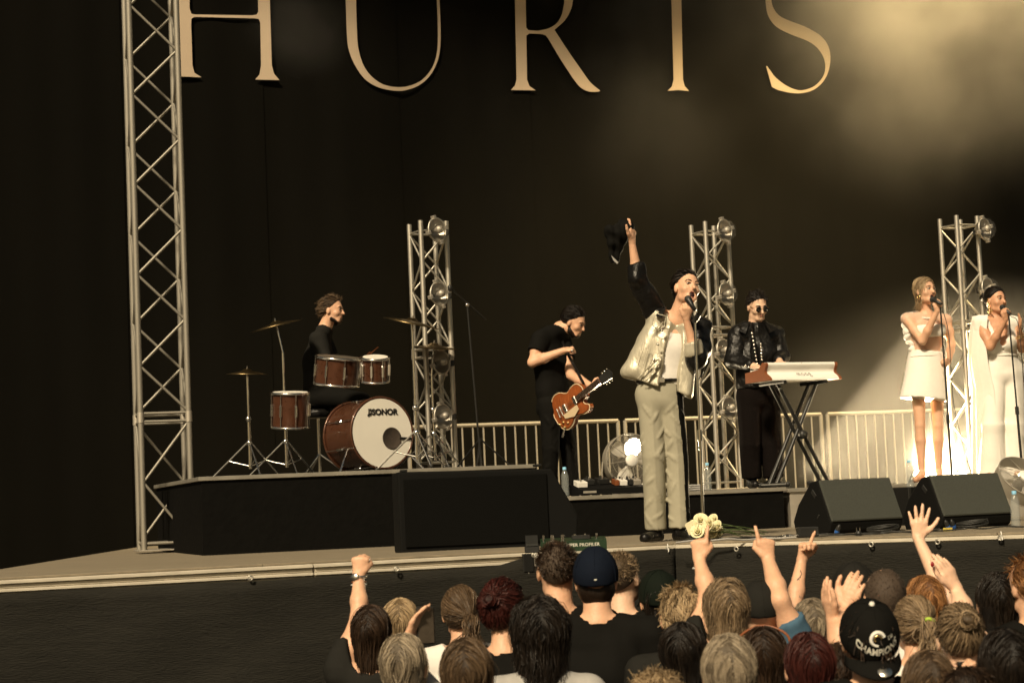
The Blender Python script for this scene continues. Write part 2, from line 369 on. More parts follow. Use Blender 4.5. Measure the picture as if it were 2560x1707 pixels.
def nets(G):
    S = G < 0; nx, ny, nz = G.shape; cnt = np.zeros((nx - 1, ny - 1, nz - 1), np.int8)
    cs = [(a, b, c) for a in (0, 1) for b in (0, 1) for c in (0, 1)]
    for a, b, c in cs: cnt += S[a:nx - 1 + a, b:ny - 1 + b, c:nz - 1 + c]
    I = np.argwhere((cnt > 0) & (cnt < 8)); pos = np.zeros((len(I), 3)); num = np.zeros(len(I))
    val = {c: G[I[:, 0] + c[0], I[:, 1] + c[1], I[:, 2] + c[2]].astype(float) for c in cs}
    for c in cs:
        for axx in range(3):
            if c[axx]: continue
            c2 = list(c); c2[axx] = 1; c2 = tuple(c2); a, b = val[c], val[c2]; m = (a < 0) != (b < 0)
            t = np.where(m, a / np.where(m, a - b, 1), 0)
            pt = np.tile(np.array(c, float), (len(I), 1)); pt[:, axx] = t; pos[m] += pt[m]; num[m] += 1
    vid = np.full(cnt.shape, -1, np.int32); vid[I[:, 0], I[:, 1], I[:, 2]] = np.arange(len(I))
    vs_ = I + pos / num[:, None]; Q = []
    for axx in range(3):
        o1, o2 = [(1, 2), (2, 0), (0, 1)][axx]
        sl0 = [slice(None)] * 3; sl1 = [slice(None)] * 3; sl0[axx] = slice(0, -1); sl1[axx] = slice(1, None)
        E = S[tuple(sl0)] != S[tuple(sl1)]; J = np.argwhere(E); ok = (J[:, o1] > 0) & (J[:, o2] > 0) & (J[:, o1] < cnt.shape[o1]) & (J[:, o2] < cnt.shape[o2]); J = J[ok]
        ins = S[J[:, 0], J[:, 1], J[:, 2]]; ids = []
        for (d1, d2) in ((-1, -1), (0, -1), (0, 0), (-1, 0)):
            K = J.copy(); K[:, o1] += d1; K[:, o2] += d2; ids.append(vid[K[:, 0], K[:, 1], K[:, 2]])
        q = np.stack(ids, 1); q = np.where(ins[:, None], q, q[:, ::-1]); Q.append(q)
    return vs_, np.concatenate(Q)
# ------------------------------------------------------------------ people
def head_frame(yaw=0, pitch=0, roll=0, away=False):
    """forward and up of a head. yaw: degrees turned to the picture's right; facing the camera, or the stage when away."""
    y = math.radians(yaw); p = math.radians(pitch)
    f = V(math.sin(y), -math.cos(y), 0) if not away else V(math.sin(y), math.cos(y), 0)
    f = f * math.cos(p) + V(0, 0, 1) * math.sin(p); side = nrm(np.cross(f, V(0, 0, 1))); u = np.cross(side, f)
    a = math.radians(roll); k = -1 if not away else 1           # roll > 0: crown towards the picture's right
    u2 = u * math.cos(a) + side * math.sin(a) * k
    return nrm(f), nrm(u2)
def head_prims(S, H, f, u, neck, s=1.0, fem=False, mouth_open=0.0, ears=True):
    r = np.cross(f, u); R = np.stack([r, f, u], 1); g = lambda a, b, c: H + (r * a + f * b + u * c) * s
    S.ell(g(0, -0.012, 0.03), V(0.076, 0.096, 0.09) * s, R, k=0.02)
    S.ell(g(0, 0.022, -0.035), V(0.060, 0.068, 0.078) * s, R, k=0.03)
    S.cap(g(-0.02, 0.062, -0.092), g(0.02, 0.062, -0.092), (0.018 if fem else 0.021) * s, k=0.025)
    S.cap(g(-0.045, 0.01, -0.075), g(0, 0.055, -0.095), 0.018 * s, k=0.02); S.cap(g(0.045, 0.01, -0.075), g(0, 0.055, -0.095), 0.018 * s, k=0.02)
    S.cap(g(0, 0.088, 0.008), g(0, 0.108, -0.03), 0.007 * s, 0.0125 * s, k=0.012)
    S.cap(g(-0.034, 0.078, 0.022), g(0.034, 0.078, 0.022), 0.0125 * s, k=0.012)
    for e in (-1, 1):
        S.ell(g(e * 0.042, 0.058, -0.028), V(0.022, 0.02, 0.02) * s, R, k=0.02)
        if ears: S.ell(g(e * 0.078, -0.008, -0.008), V(0.010, 0.020, 0.033) * s, R, k=0.006)
    if mouth_open: S.ell(g(0, 0.088, -0.062 - 0.01 * mouth_open), V(0.020, 0.03, 0.006 + 0.016 * mouth_open) * s, R, sub=True)
    else: S.cap(g(-0.018, 0.082, -0.062), g(0.018, 0.082, -0.062), 0.008 * s, k=0.008)
    nr = 0.045 if fem else 0.055
    S.cap(g(0, -0.022, -0.05), np.array(neck) + u * 0.01, nr * s, nr * 1.08 * s, k=0.025)
def face_parts(root, H, f, u, s=1.0, brow=M['h_dark'], lips=M['lips'], mouth_open=0.0, squint=0.5, glasses=False):
    r = np.cross(f, u); R = np.stack([r, f, u], 1); g = lambda a, b, c: H + (r * a + f * b + u * c) * s
    for e in (-1, 1):
        if not glasses:
            o = MB().ball(g(e * 0.032, 0.0835, 0.004), V(0.0155, 0.008, 0.0085 * (1 - 0.55 * squint)) * s, R, 10, 6).put('eye', M['eye_white'], root)
            MB().ball(g(e * 0.031 + 0.002, 0.0880, 0.004), V(0.0068, 0.0045, 0.0068 * (1 - 0.4 * squint)) * s, R, 8, 6).put('iris', M['dark_eye'], o)
            MB().tube(spline([g(e * 0.015, 0.089, 0.006), g(e * 0.031, 0.092, 0.0125 - 0.005 * squint), g(e * 0.047, 0.082, 0.005)], 4), 0.0026 * s, 6).put('eyelash', brow, o)
        MB().tube(spline([g(e * 0.013, 0.0905, 0.022), g(e * 0.032, 0.0900, 0.029), g(e * 0.053, 0.074, 0.022)], 5), [0.0045 * s] * 6 + [0.004 * s] * 3 + [0.002 * s] * 2, 6).put('eyebrow', brow, root)
    if mouth_open:
        MB().ball(g(0, 0.074, -0.062 - 0.01 * mouth_open), V(0.022, 0.012, 0.007 + 0.016 * mouth_open) * s, R, 12, 8).put('mouth', M['mouth'], root)
        hh = 0.010 + 0.016 * mouth_open; cz = -0.062 - 0.01 * mouth_open
        pts = [g(0.023 * math.cos(t), 0.083 - 0.012 * math.cos(t) ** 2, cz + hh * math.sin(t)) for t in np.linspace(0, 2 * math.pi, 17)[:-1]]
        MB().tube(pts, 0.0055 * s, 6, closed=True).put('lips', lips, root)
    else:
        MB().ball(g(0, 0.086, -0.060), V(0.022, 0.007, 0.0075) * s, R, 12, 6).put('lips', lips, root)
def hand_prims(S, W, f, n, side, style='relaxed', s=1.0, curl=None, spread=None):
    """W wrist, f towards the fingers, n out of the palm, side towards the thumb"""
    f = nrm(f); n = nrm(n - f * np.dot(n, f)); sd_ = nrm(np.cross(n, f)); sd_ = sd_ if np.dot(sd_, side) > 0 else -sd_
    W = np.array(W, float); kn = W + f * 0.088 * s
    S.ecap(W + f * 0.015 * s, kn - f * 0.012 * s, sd_, 0.030 * s, 0.019 * s, 0.041 * s, 0.0155 * s, k=0.015)
    cu = {'open': [(0.05, 0.1, 0.1)] * 4, 'point': [(0.05, 0.12, 0.1)] + [(1.35, 1.6, 1.2)] * 3, 'fist': [(1.3, 1.6, 1.2)] * 4,
          'grip': [(0.95, 1.25, 0.9)] * 4, 'relaxed': [(0.35, 0.45, 0.3), (0.4, 0.5, 0.35), (0.45, 0.55, 0.4), (0.5, 0.6, 0.4)],
          'flat': [(0.12, 0.2, 0.15)] * 4, 'horn': [(0.05, 0.08, 0.05), (0.25, 0.2, 0.2), (1.3, 1.5, 1.1), (1.2, 1.5, 1.1)]}[style] if curl is None else curl
    sp = {'open': 0.26, 'flat': 0.03, 'horn': 0.10}.get(style, 0.04) if spread is None else spread
    LN = [0.074, 0.082, 0.076, 0.060]
    for i in range(4):
        off = (0.030 - 0.020 * i); p = kn + sd_ * off * s - f * (0.010, 0.004, 0.008, 0.018)[i] * s
        fan = sp * (1.4 - i) * 0.75; d = nrm(f * math.cos(fan) + sd_ * math.sin(fan)); a = 0; r = (0.0098, 0.0102, 0.0098, 0.0088)[i] * s
        for j, fr in enumerate((0.46, 0.30, 0.24)):
            a += cu[i][j]; dj = d * math.cos(a) + n * math.sin(a); q = p + dj * LN[i] * fr * s
            S.cap(p, q, r * (1 - 0.07 * j), r * (0.93 - 0.07 * j), k=0.004 if j else 0.009); p = q
    t0 = W + f * 0.030 * s + sd_ * 0.026 * s
    if style in ('fist', 'grip', 'point'): ds = [f * 0.75 + sd_ * 0.5 + n * 0.45, f * 0.6 - sd_ * 0.35 + n * 0.6, f * 0.4 - sd_ * 0.75 + n * 0.35]
    elif style == 'flat': ds = [f * 0.8 + sd_ * 0.6, f * 0.9 + sd_ * 0.3, f]
    else: ds = [f * 0.62 + sd_ * 0.8, f * 0.75 + sd_ * 0.6, f * 0.85 + sd_ * 0.45]
    p = t0
    for d, l, r in zip(ds, (0.040, 0.034, 0.026), (0.0150, 0.0115, 0.0100)):
        q = p + nrm(d) * l * s; S.cap(p, q, r * s, r * 0.88 * s, k=0.010 if r > 0.012 else 0.004); p = q
def body_prims(S, J, g=1.0, fem=False, infl=0.0, parts=('torso', 'arms', 'legs')):
    lat = nrm(J['shL'] - J['shR']); hc = (J['hipR'] + J['hipL']) / 2; sc = (J['shR'] + J['shL']) / 2; sw = np.linalg.norm(J['shL'] - J['shR'])
    ax = sc - hc; i = infl
    if 'torso' in parts:
        hl = nrm(J['hipL'] - J['hipR']); A = 0.162 * g; w = (0.118 if fem else 0.142) * g; ch = (0.140 if fem else 0.162) * g
        S.ecap(hc - ax * 0.06, hc + ax * 0.22, hl, A + i, 0.110 * g + i, w + i, 0.095 * g + i, k=0.04)
        S.ecap(hc + ax * 0.22, hc + ax * 0.62, lat, w + i, 0.095 * g + i, ch + i, 0.112 * g + i, k=0.04)
        S.ecap(hc + ax * 0.62, hc + ax * 0.90, lat, ch + i, 0.112 * g + i, min(sw * 0.46, 0.17) * g + i, 0.080 * g + i, k=0.04)
        for sh in ('shR', 'shL'):
            S.cap(J['neck'] + (J[sh] - J['neck']) * 0.12 - ax * 0.02, J[sh], 0.052 * g + i, 0.050 * g + i, k=0.035)
    if 'arms' in parts:
        for e in 'RL':
            if 'el' + e not in J: continue
            sh, el, wr = J['sh' + e], J['el' + e], J['wr' + e]; q = 0.88 if fem else 1.0
            S.cap(sh, sh + (el - sh) * 0.5, 0.054 * g * q + i, 0.047 * g * q + i, k=0.03); S.cap(sh + (el - sh) * 0.5, el, 0.047 * g * q + i, 0.038 * g * q + i, k=0.03)
            S.cap(el, el + (wr - el) * 0.35, 0.039 * g * q + i, 0.041 * g * q + i, k=0.02); S.cap(el + (wr - el) * 0.35, wr, 0.041 * g * q + i, 0.0265 * g * q + i, k=0.02)
    if 'legs' in parts:
        for e in 'RL':
            hp, kn, an = J['hip' + e], J['kn' + e], J['an' + e]; q = 0.92 if fem else 1.0
            S.cap(hp, kn, 0.086 * g * q + i, 0.050 * g * q + i, k=0.03); S.cap(kn, kn + (an - kn) * 0.35, 0.049 * g * q + i, 0.052 * g * q + i, k=0.012)
            S.cap(kn + (an - kn) * 0.35, an, 0.052 * g * q + i, 0.034 * g * q + i, k=0.012)
            if i == 0: S.cap(an + V(0, 0, -0.045), J['toe' + e], 0.033, 0.026, k=0.02)
def shirt(root, J, m, name='shirt', g=1.0, fem=False, sleeve=0.55, infl=0.016, low=0.10, vox=0.010, wr=0.004, neck=0.052):
    S = Sdf(vox, 0.03); body_prims(S, J, g, fem, infl, ('torso',)); lat = nrm(J['shL'] - J['shR'])
    hc = (J['hipR'] + J['hipL']) / 2; sc = (J['shR'] + J['shL']) / 2; ax = sc - hc
    for e in 'RL':
        if 'el' + e in J and sleeve > 0:
            sh, el, w = J['sh' + e], J['el' + e], J['wr' + e]; r0 = 0.054 * g + infl
            if sleeve <= 1: S.ecap(sh, sh + (el - sh) * sleeve, V(0.3, 1, 0.2), r0, r0, r0 * 0.97, r0 * 0.97, k=0.02, flat=True); S.cap(sh, sh + (el - sh) * sleeve * 0.4, r0, k=0.02)
            else: S.cap(sh, el, r0, 0.045 * g + infl, k=0.03); S.ecap(el, el + (w - el) * (sleeve - 1), V(0.3, 1, 0.2), 0.043 * g + infl, 0.043 * g + infl, 0.032 * g + infl, 0.032 * g + infl, k=0.02, flat=True); S.cap(el, el + (w - el) * (sleeve - 1) * 0.6, 0.043 * g + infl, 0.036 * g + infl, k=0.02)
    nu = nrm(J['neck'] - hc); S.ecap(J['neck'] + nu * 0.008, J['neck'] + nu * 0.14, lat, neck + 0.022, neck + 0.016, neck + 0.06, neck + 0.06, sub=True)
    me = S.mesh(name, cuts=[(hc - nrm(ax) * low, -ax)], wrinkle=wr, wfreq=26)
    return put(name, me, m, root)
def folds(S, p0, p1, r0, r1, n, seed, face=(0, -1, 0), amp=0.010, ln=0.10, slant=0.5):
    """raised cloth folds slanting round a limb"""
    rg = random.Random(seed); ax_ = nrm(p1 - p0); fd = nrm(V(*face) - ax_ * np.dot(V(*face), ax_)); sd_ = np.cross(ax_, fd)
    for i in range(n):
        t_ = (i + rg.uniform(0.1, 0.9)) / n; c = p0 + (p1 - p0) * t_; r = r0 + (r1 - r0) * t_; a0 = rg.uniform(-1.5, 1.1); da = rg.uniform(0.5, 1.1); sl = rg.choice((-1, 1)) * ln * rg.uniform(0.3, 1.0) * slant; pts = []
        for q in range(5):
            a = a0 + da * q / 4; pts.append(c + ax_ * sl * (q / 4 - 0.5) * 2 + (fd * math.cos(a) + sd_ * math.sin(a)) * (r - 0.003))
        for q in range(4): S.cap(pts[q], pts[q + 1], amp * (0.5 + 0.5 * math.sin(math.pi * (q + 0.5) / 4)), k=0.012)
def trousers(root, J, m, name='trousers', g=1.0, fem=False, infl=0.016, wide=0.0, vox=0.012, wr=0.004, hem=1.0, nfold=0):
    S = Sdf(vox, 0.03); hc = (J['hipR'] + J['hipL']) / 2; sc = (J['shR'] + J['shL']) / 2; ax = sc - hc; hl = nrm(J['hipL'] - J['hipR'])
    S.ecap(hc - ax * 0.06, hc + ax * 0.20, hl, 0.162 * g + infl, 0.11 * g + infl, 0.145 * g + infl, 0.10 * g + infl, k=0.04)
    for e in 'RL':
        hp, kn, an = J['hip' + e], J['kn' + e], J['an' + e] ; end = kn + (an - kn) * hem
        S.cap(hp, kn, 0.088 * g + infl, 0.058 * g + infl + wide, k=0.03)
        S.ecap(kn, end, hl, 0.058 * g + infl + wide, 0.058 * g + infl + wide, 0.048 * g + infl + wide * 1.25, 0.052 * g + infl + wide * 1.1, k=0.008, flat=True)
        S.cap(kn, kn + (end - kn) * 0.8, 0.057 * g + infl + wide, 0.046 * g + infl + wide, k=0.008)
    if nfold:
        for e in 'RL':
            hp, kn, an = J['hip' + e], J['kn' + e], J['an' + e]; rk = 0.058 * g + infl + wide
            folds(S, hp + (kn - hp) * 0.15, kn, 0.088 * g + infl, rk, nfold, 5 + ord(e)); folds(S, kn, kn + (an - kn) * 0.97, rk, 0.05 * g + infl + wide, nfold, 9 + ord(e)); fr = V(0, -1, 0)
            S.cap(hp + fr * (0.086 * g + infl - 0.004), kn + fr * (rk - 0.004), 0.009, k=0.008); S.cap(kn + fr * (rk - 0.004), an + fr * (0.05 * g + infl + wide - 0.004), 0.009, k=0.008)      # pressed crease
    return put(name, S.mesh(name, cuts=[(hc + ax * 0.19, ax)], wrinkle=wr, wfreq=18), m, root)
def shoes(root, J, m):
    for e in 'RL':
        an, toe = J['an' + e], J['toe' + e]; z = an[2] - 0.05; d = nrm((toe - an) * V(1, 1, 0)); S = Sdf(0.008, 0.015)
        h = V(an[0], an[1], z) - d * 0.03; t = V(toe[0], toe[1], z - 0.005)
        S.cap(h, t, 0.042, 0.036); S.cap(an + V(0, 0, 0.02), h + d * 0.03, 0.046, 0.044)
        put('shoe', S.mesh('shoe', cuts=[(V(0, 0, an[2] - 0.078), V(0, 0, -1))]), m, root)
# ---- hair: thin ribbons laid over a cap
def ribbons(paths, w, nrmref):
    """paths (n, m, 3); ribbons face away from nrmref (n, m, 3 normals)"""
    n, m, _ = paths.shape; tan = np.gradient(paths, axis=1); sd_ = np.cross(tan, nrmref); sd_ /= (np.linalg.norm(sd_, axis=2, keepdims=True) + 1e-9)
    roll_ = np.random.normal(size=(n, 1, 1)) * 0.75; sd_ = sd_ * np.cos(roll_) + nrmref * np.sin(roll_)
    ww = w * np.linspace(1, 0.35, m)[None, :, None] * (0.7 + 0.6 * np.random.rand(n, 1, 1))
    a = paths - sd_ * ww / 2; b = paths + sd_ * ww / 2; vs_ = np.stack([a, b], 2).reshape(-1, 3)
    base = (np.arange(n)[:, None] * m + np.arange(m - 1)[None, :]).ravel() * 2
    return vs_, np.stack([base, base + 1, base + 3, base + 2], 1)
def hair(root, H, f, u, m, style='long', length=0.25, s=1.0, n=900, vol=1.0, part=0.0, w=0.0042, tie=None, tm=None, cap=True, messy=0.006, front=0.87, L=None, line=0.022):
    r = np.cross(f, u); R = np.stack([r, f, u], 1); C = H + u * 0.027 * s - f * 0.012 * s
    rad = V(0.084, 0.105, 0.104) * s * vol; G = V(0, 0, -1) @ R                      # gravity in the head's frame
    rng = np.random.RandomState(int(abs(H[0] * 977 + H[1] * 131 + H[2] * 517) * 10) % 99991)
    if style in ('swept', 'short', 'cropped'): C = H + u * 0.027 * s - f * 0.019 * s; rad = V(0.0805, 0.1015, 0.101 if style != 'cropped' else 0.097) * s * vol      # thin at the hairline, fuller on top
    if style == 'long': vol = 1 + (vol - 1) * 0.4; rad = V(0.080, 0.104, 0.103) * s * vol
    hair_root = root
    if style == 'long': n = int(n * 1.5); w = w * 0.75
    if cap:
        S = Sdf(0.009, 0.02); S.ell(C, rad * 0.985, R)
        if style == 'long':
            for e in (-1, 1): S.ecap(C + r * e * 0.044 * s, C + r * e * 0.042 * s - f * 0.03 * s + V(0, 0, -1) * length * 0.75, r, 0.030 * s * vol, 0.060 * s * vol, 0.026 * s, 0.022 * s, k=0.02)
            S.ecap(C - f * 0.05 * s, C - f * 0.055 * s + V(0, 0, -1) * length * 0.8, r, 0.060 * s * vol, 0.030 * s * vol, 0.045 * s * vol, 0.014 * s, k=0.02)
        cuts = [(C + f * line * s - u * 0.02 * s, f - u * front)]
        if style == 'cropped': cuts.append((C - u * 0.022 * s - f * 0.06 * s, -u + f * 0.25))
        elif style != 'long': cuts.append((C - u * 0.088 * s - f * 0.06 * s, -u + f * 0.95))
        if style == 'cropped':                   # clipped sides
            S2 = Sdf(0.009, 0.02); S2.ell(C - f * 0.004 * s, rad * 0.965, R); put('clipped_hair', S2.mesh('clipped_hair', cuts=[cuts[0], (C - u * 0.060 * s - f * 0.06 * s, -u + f * 0.7)]), M['h_stub'], root)
        hair_root = put('hair', S.mesh('hair', cuts=cuts, wrinkle=0.003, wfreq=60), m, root)
    # roots over the scalp, in the unit sphere of the head's frame
    k = n * 3; z = rng.uniform(-0.75, 1, k); t = rng.uniform(0, 2 * math.pi, k); q = np.sqrt(1 - z * z); U = np.stack([q * np.cos(t), q * np.sin(t), z], 1)
    fm, um = U[:, 1] * rad[1] / s, U[:, 2] * rad[2] / s; keep = fm < line + front * (um + 0.02)
    if style == 'cropped': keep &= um > -0.022 + 0.25 * (fm + 0.06)
    elif style != 'long': keep &= um > -0.088 + 0.95 * (fm + 0.06)
    U = U[keep][:n]; n = len(U); nc = max(14, n // 16); cid = np.argmax(U @ U[rng.choice(n, nc)].T, 1)      # locks
    lift = rng.uniform(0, 1, nc)[cid][:, None]; lockj = rng.normal(size=(nc, 3))[cid]; shade = rng.uniform(0, 1, nc)[cid] * 0.6 + rng.uniform(0, 1, n) * 0.4
    steps = {'short': 5, 'cropped': 4, 'curly': 7, 'swept': 7}.get(style, 11); L = L or {'short': 0.042, 'cropped': 0.016, 'curly': 0.09, 'swept': 0.085}.get(style, None)
    P = U * rad * (0.985 + rng.uniform(0, 0.025, (len(U), 1)) + {'cropped': 0.0, 'long': 0.028, 'swept': 0.06}.get(style, 0.045) * lift); path = [P]; cur = P.copy(); nn = [U]
    jit = rng.normal(size=(len(U), 3)) * 0.14 + lockj * 0.22; fly = rng.rand(n) < 0.06; jit[fly] *= 3.0; lift[fly] += 1.2
    if tie is not None: T = (np.array(tie) - C) @ R
    ph = rng.uniform(0, 6.28, len(U))
    for i in range(1, steps):
        un = cur / rad; un /= np.linalg.norm(un, axis=1, keepdims=True) + 1e-9
        if style in ('ponytail', 'bun'):
            dvec = T - cur; dist = np.linalg.norm(dvec, axis=1, keepdims=True); step = dist / (steps - i); d = dvec / (dist + 1e-9)
            d = d - un * np.sum(d * un, 1, keepdims=True) * (0.85 if i < steps - 3 else 0.0); d /= np.linalg.norm(d, axis=1, keepdims=True) + 1e-9
            cur = cur + d * step
        elif style in ('short', 'cropped'):
            tg_ = V(0, -0.8, -0.5) - un * np.sum(V(0, -0.8, -0.5) * un, 1, keepdims=True); d = (un * 0.9 + jit) if style == 'cropped' else tg_ * 0.9 + un * 0.12 + jit * 0.8; d /= np.linalg.norm(d, axis=1, keepdims=True); cur = cur + d * L * s / (steps - 1)
        elif style == 'swept':
            d = V(0.25, -1.0, -0.15) + jit * 0.35; d = d - un * np.sum(d * un, 1, keepdims=True); d /= np.linalg.norm(d, axis=1, keepdims=True); cur = cur + d * L * s / (steps - 1) + un * 0.0012
        elif style == 'curly':
            d = un * 0.5 + jit * 1.2 + np.stack([np.cos(ph + i * 1.7), np.sin(ph * 1.3 + i * 1.9), np.sin(ph + i * 1.3)], 1) * 1.1; d /= np.linalg.norm(d, axis=1, keepdims=True); cur = cur + d * L * s / (steps - 1)
        else:                                    # long: away from the parting, over the head, then down
            away = np.stack([np.sign(U[:, 0] - part) * 0.9, np.full(len(U), -0.35), np.zeros(len(U))], 1)
            wgt = np.clip(un[:, 2:3] * 1.6, 0, 1); d = away * wgt + G * (1.1 - 0.6 * wgt) + jit * 0.22
            ins = np.sum((cur / rad) ** 2, 1, keepdims=True); tang = d - un * np.sum(d * un, 1, keepdims=True)
            below = np.clip((-(cur @ G.reshape(3, 1)) * -1 - 0.02) / 0.06, 0, 1)      # below the widest point: hang free
            d = tang * (1 - below) + (G + jit * 0.10 - np.stack([cur[:, 0] * 1.6, cur[:, 1] * 0.25, 0 * ph], 1)) * below
            d /= np.linalg.norm(d, axis=1, keepdims=True) + 1e-9
            cur = cur + d * (length + 0.14) / (steps - 1) * (0.55 + 0.45 * rng.rand(len(U), 1))
            e = np.sqrt(np.sum((cur / rad) ** 2, 1, keepdims=True)); tgt = 1.0 + 0.045 * lift; cur = np.where(below < 0.5, cur / e * tgt, cur); e2 = np.sqrt((cur[:, 0:1] / rad[0]) ** 2 + (cur[:, 1:2] / rad[1]) ** 2); k2 = np.where(e2 > 1.0 + 0.10 * lift, (1.0 + 0.10 * lift) / (e2 + 1e-9), 1.0); cur = cur * np.concatenate([k2, k2, np.ones_like(k2)], 1)
        cur = cur + rng.normal(size=cur.shape) * messy * 0.25; path.append(cur.copy()); nn.append(un)
    if style == 'long':                         # waves and uneven ends, lock by lock
        pa_ = np.stack(path, 1); tt_ = np.linspace(0, 1, pa_.shape[1])[None, :, None]; lk = rng.uniform(0, 1, (nc, 4))[cid]
        pa_ = pa_ + lockj[:, None, :] * 0.010 * np.sin(tt_ * (5 + 5 * lk[:, None, 0:1]) + 6.28 * lk[:, None, 1:2]) * tt_ * (1 + messy * 40)
        end = 1 - 0.30 * lk[:, 2] - 0.15 * rng.rand(n); m_ = pa_.shape[1]; xi = np.linspace(0, 1, m_)[None, :] * end[:, None] * (m_ - 1); i0 = np.clip(xi.astype(int), 0, m_ - 2); fr = (xi - i0)[..., None]; ar = np.arange(n)[:, None]
        pa_ = pa_[ar, i0] * (1 - fr) + pa_[ar, i0 + 1] * fr; path = [pa_[:, i] for i in range(m_)]
    pts = np.stack(path, 1) @ R.T + C; ns = np.stack(nn, 1) @ R.T
    vs_, qd = ribbons(pts, w * s, ns); allv, allq = [vs_], [qd]; shd = [np.repeat(shade, pts.shape[1] * 2)]
    if style == 'ponytail':                      # the tail itself
        nt_ = 260; base = np.array(tie); st = []
        for i in range(nt_):
            o = rng.normal(size=3) * 0.010; sp = rng.normal(size=3) * V(0.028, 0.022, 0.01); back = -f * 0.04
            st.append([base + o, base + o * 1.6 + back + V(0, 0, -0.03), base + back * 1.3 + sp + V(0, 0, -0.10 * length / 0.2), base + back * 1.0 + sp * 1.2 + V(0, 0, -length)])
        st = np.array([spline(x, 3) for x in st]); v2, q2 = ribbons(st, w * 1.2, np.tile(-f, (nt_, st.shape[1], 1))); allv.append(v2); allq.append(q2 + len(vs_)); shd.append(np.repeat(rng.uniform(0, 1, nt_), st.shape[1] * 2))
    if style == 'bun':                           # coils round the knot
        nt_ = 160; base = np.array(tie) - f * 0.02; st = []; ax_ = nrm(-f + u * 0.4); a, b, _ = frame(ax_)
        for i in range(nt_):
            ph0 = rng.uniform(0, 6.28); rr = rng.uniform(0.012, 0.034); hh = rng.uniform(-0.018, 0.026); tilt = rng.normal() * 0.3
            st.append([base + (a * math.cos(ph0 + x) + b * math.sin(ph0 + x)) * (rr + 0.004 * math.sin(3 * x)) + ax_ * (hh + tilt * 0.02 * math.sin(x)) for x in np.linspace(0, 4.0, 10)])
        st = np.array(st); v2, q2 = ribbons(st, w * 1.3, nrm_rows(st - base)); allv.append(v2); allq.append(q2 + len(vs_)); shd.append(np.repeat(rng.uniform(0, 1, nt_), st.shape[1] * 2))
        S = Sdf(0.007, 0.01); S.ell(base, V(0.032, 0.032, 0.028)); put('hair_bun', S.mesh('hair_bun', wrinkle=0.003, wfreq=90), m, hair_root)
    hm_ = mesh_np('hair_strand', np.concatenate(allv), np.concatenate(allq)); sh_ = np.concatenate(shd).astype(np.float32)
    if len(hm_.vertices) == len(sh_): hm_.attributes.new('rnd', 'FLOAT', 'POINT').data.foreach_set('value', sh_)
    stuff(put('hair_strand', hm_, m, hair_root))
    if tm is not None and tie is not None:
        a, b, d = frame(-f + V(0, 0, -0.4)); MB().tube([np.array(tie) + (a * math.cos(x) + b * math.sin(x)) * 0.019 for x in np.linspace(0, 6.283, 13)[:-1]], 0.008, 6, closed=True).put('hair_tie', tm, hair_root)
    return hair_root
def nrm_rows(a): return a / (np.linalg.norm(a, axis=-1, keepdims=True) + 1e-9)
# ------------------------------------------------------------------ the place
NY = math.radians(17.5); SN = V(math.sin(NY), -math.cos(NY), 0); SL = V(math.cos(NY), math.sin(NY), 0)   # stage facing, stage right-hand direction
GY = math.radians(25)                                      # gear is turned a little more
GR = rotz(GY)                                              # columns: across, back, up
mg = mat('trodden_ground', (0.035, 0.031, 0.023), 0.95, var=0.4, scale=3, bump=0.4, bscale=25, spec=0.1)
struct(MB().add([(-400, -300, 0), (400, -300, 0), (400, 500, 0), (-400, 500, 0)], [(0, 1, 2, 3)]).put('ground', mg))
# stage floor: front edge traced on the floor plane
P0_ = on_z(486, 1424, STAGE)
FE = [P0_ + nrm(P0_ - on_z(1690, 1361, STAGE)) * 1.6, on_z(1690, 1361, STAGE), on_z(2640, 1333, STAGE)]
FE.append(FE[2] + nrm(FE[2] - FE[1]) * 3)
LB = FE[0] + V(-1.0, 15.5, 0); RB = FE[3] + V(2, 16, 0)
md = mat('worn_stage_boards', (0.22, 0.185, 0.13), 0.7, var=0.5, scale=5, stretch=(0.6, 6, 1), bump=0.25, bscale=18)
fl = MB(); poly = [FE[0], FE[1], FE[2], FE[3], RB, LB]; fl.prism([p - V(0, 0, 0.16) for p in poly], V(0, 0, 0.16))
sf = struct(fl.put('stage_floor', md))
# boards laid along the front, as far as they can be told apart
k = 0
for row in range(5):
    for seg in range(2):
        a, b = FE[seg], FE[seg + 1]; d = nrm(b - a); n_ = V(-d[1], d[0], 0); L = np.linalg.norm(b - a); x = 0.0
        while x < L - 0.02:
            x2 = min(L, x + 2.0 - (0.42 * row if x == 0 else 0))
            c0 = a + d * (x + 0.003) + n_ * (0.03 + row * 0.205); c1 = a + d * (x2 - 0.003) + n_ * (0.03 + row * 0.205)
            MB().box((c0 + c1) / 2 + n_ * 0.1 + V(0, 0, 0.006), (np.linalg.norm(c1 - c0) / 2, 0.1, 0.006), np.stack([d, n_, V(0, 0, 1)], 1), 0.002).put('board', md, sf); x = x2
# aluminium edge rail under the boards
for i in range(3):
    a, b = FE[i], FE[i + 1]; d = nrm(b - a); nf = V(d[1], -d[0], 0); Rm = np.stack([d, -nf, V(0, 0, 1)], 1); L = np.linalg.norm(b - a); nseg = max(1, round(L / 2)); 
    for j in range(nseg):
        p0, p1 = a + d * L * j / nseg, a + d * L * (j + 1) / nseg; c = (p0 + p1) / 2; hl = L / nseg / 2 - 0.004
        r_ = MB()
        for (z, hh, dep) in ((-0.012, 0.0105, 0.022), (-0.036, 0.011, 0.012), (-0.058, 0.009, 0.022), (-0.082, 0.013, 0.012)):
            r_.box(c + nf * dep + V(0, 0, z), (hl, dep, hh), Rm, 0.003)
        r_.put('edge_rail', M['pale_rail'], sf)
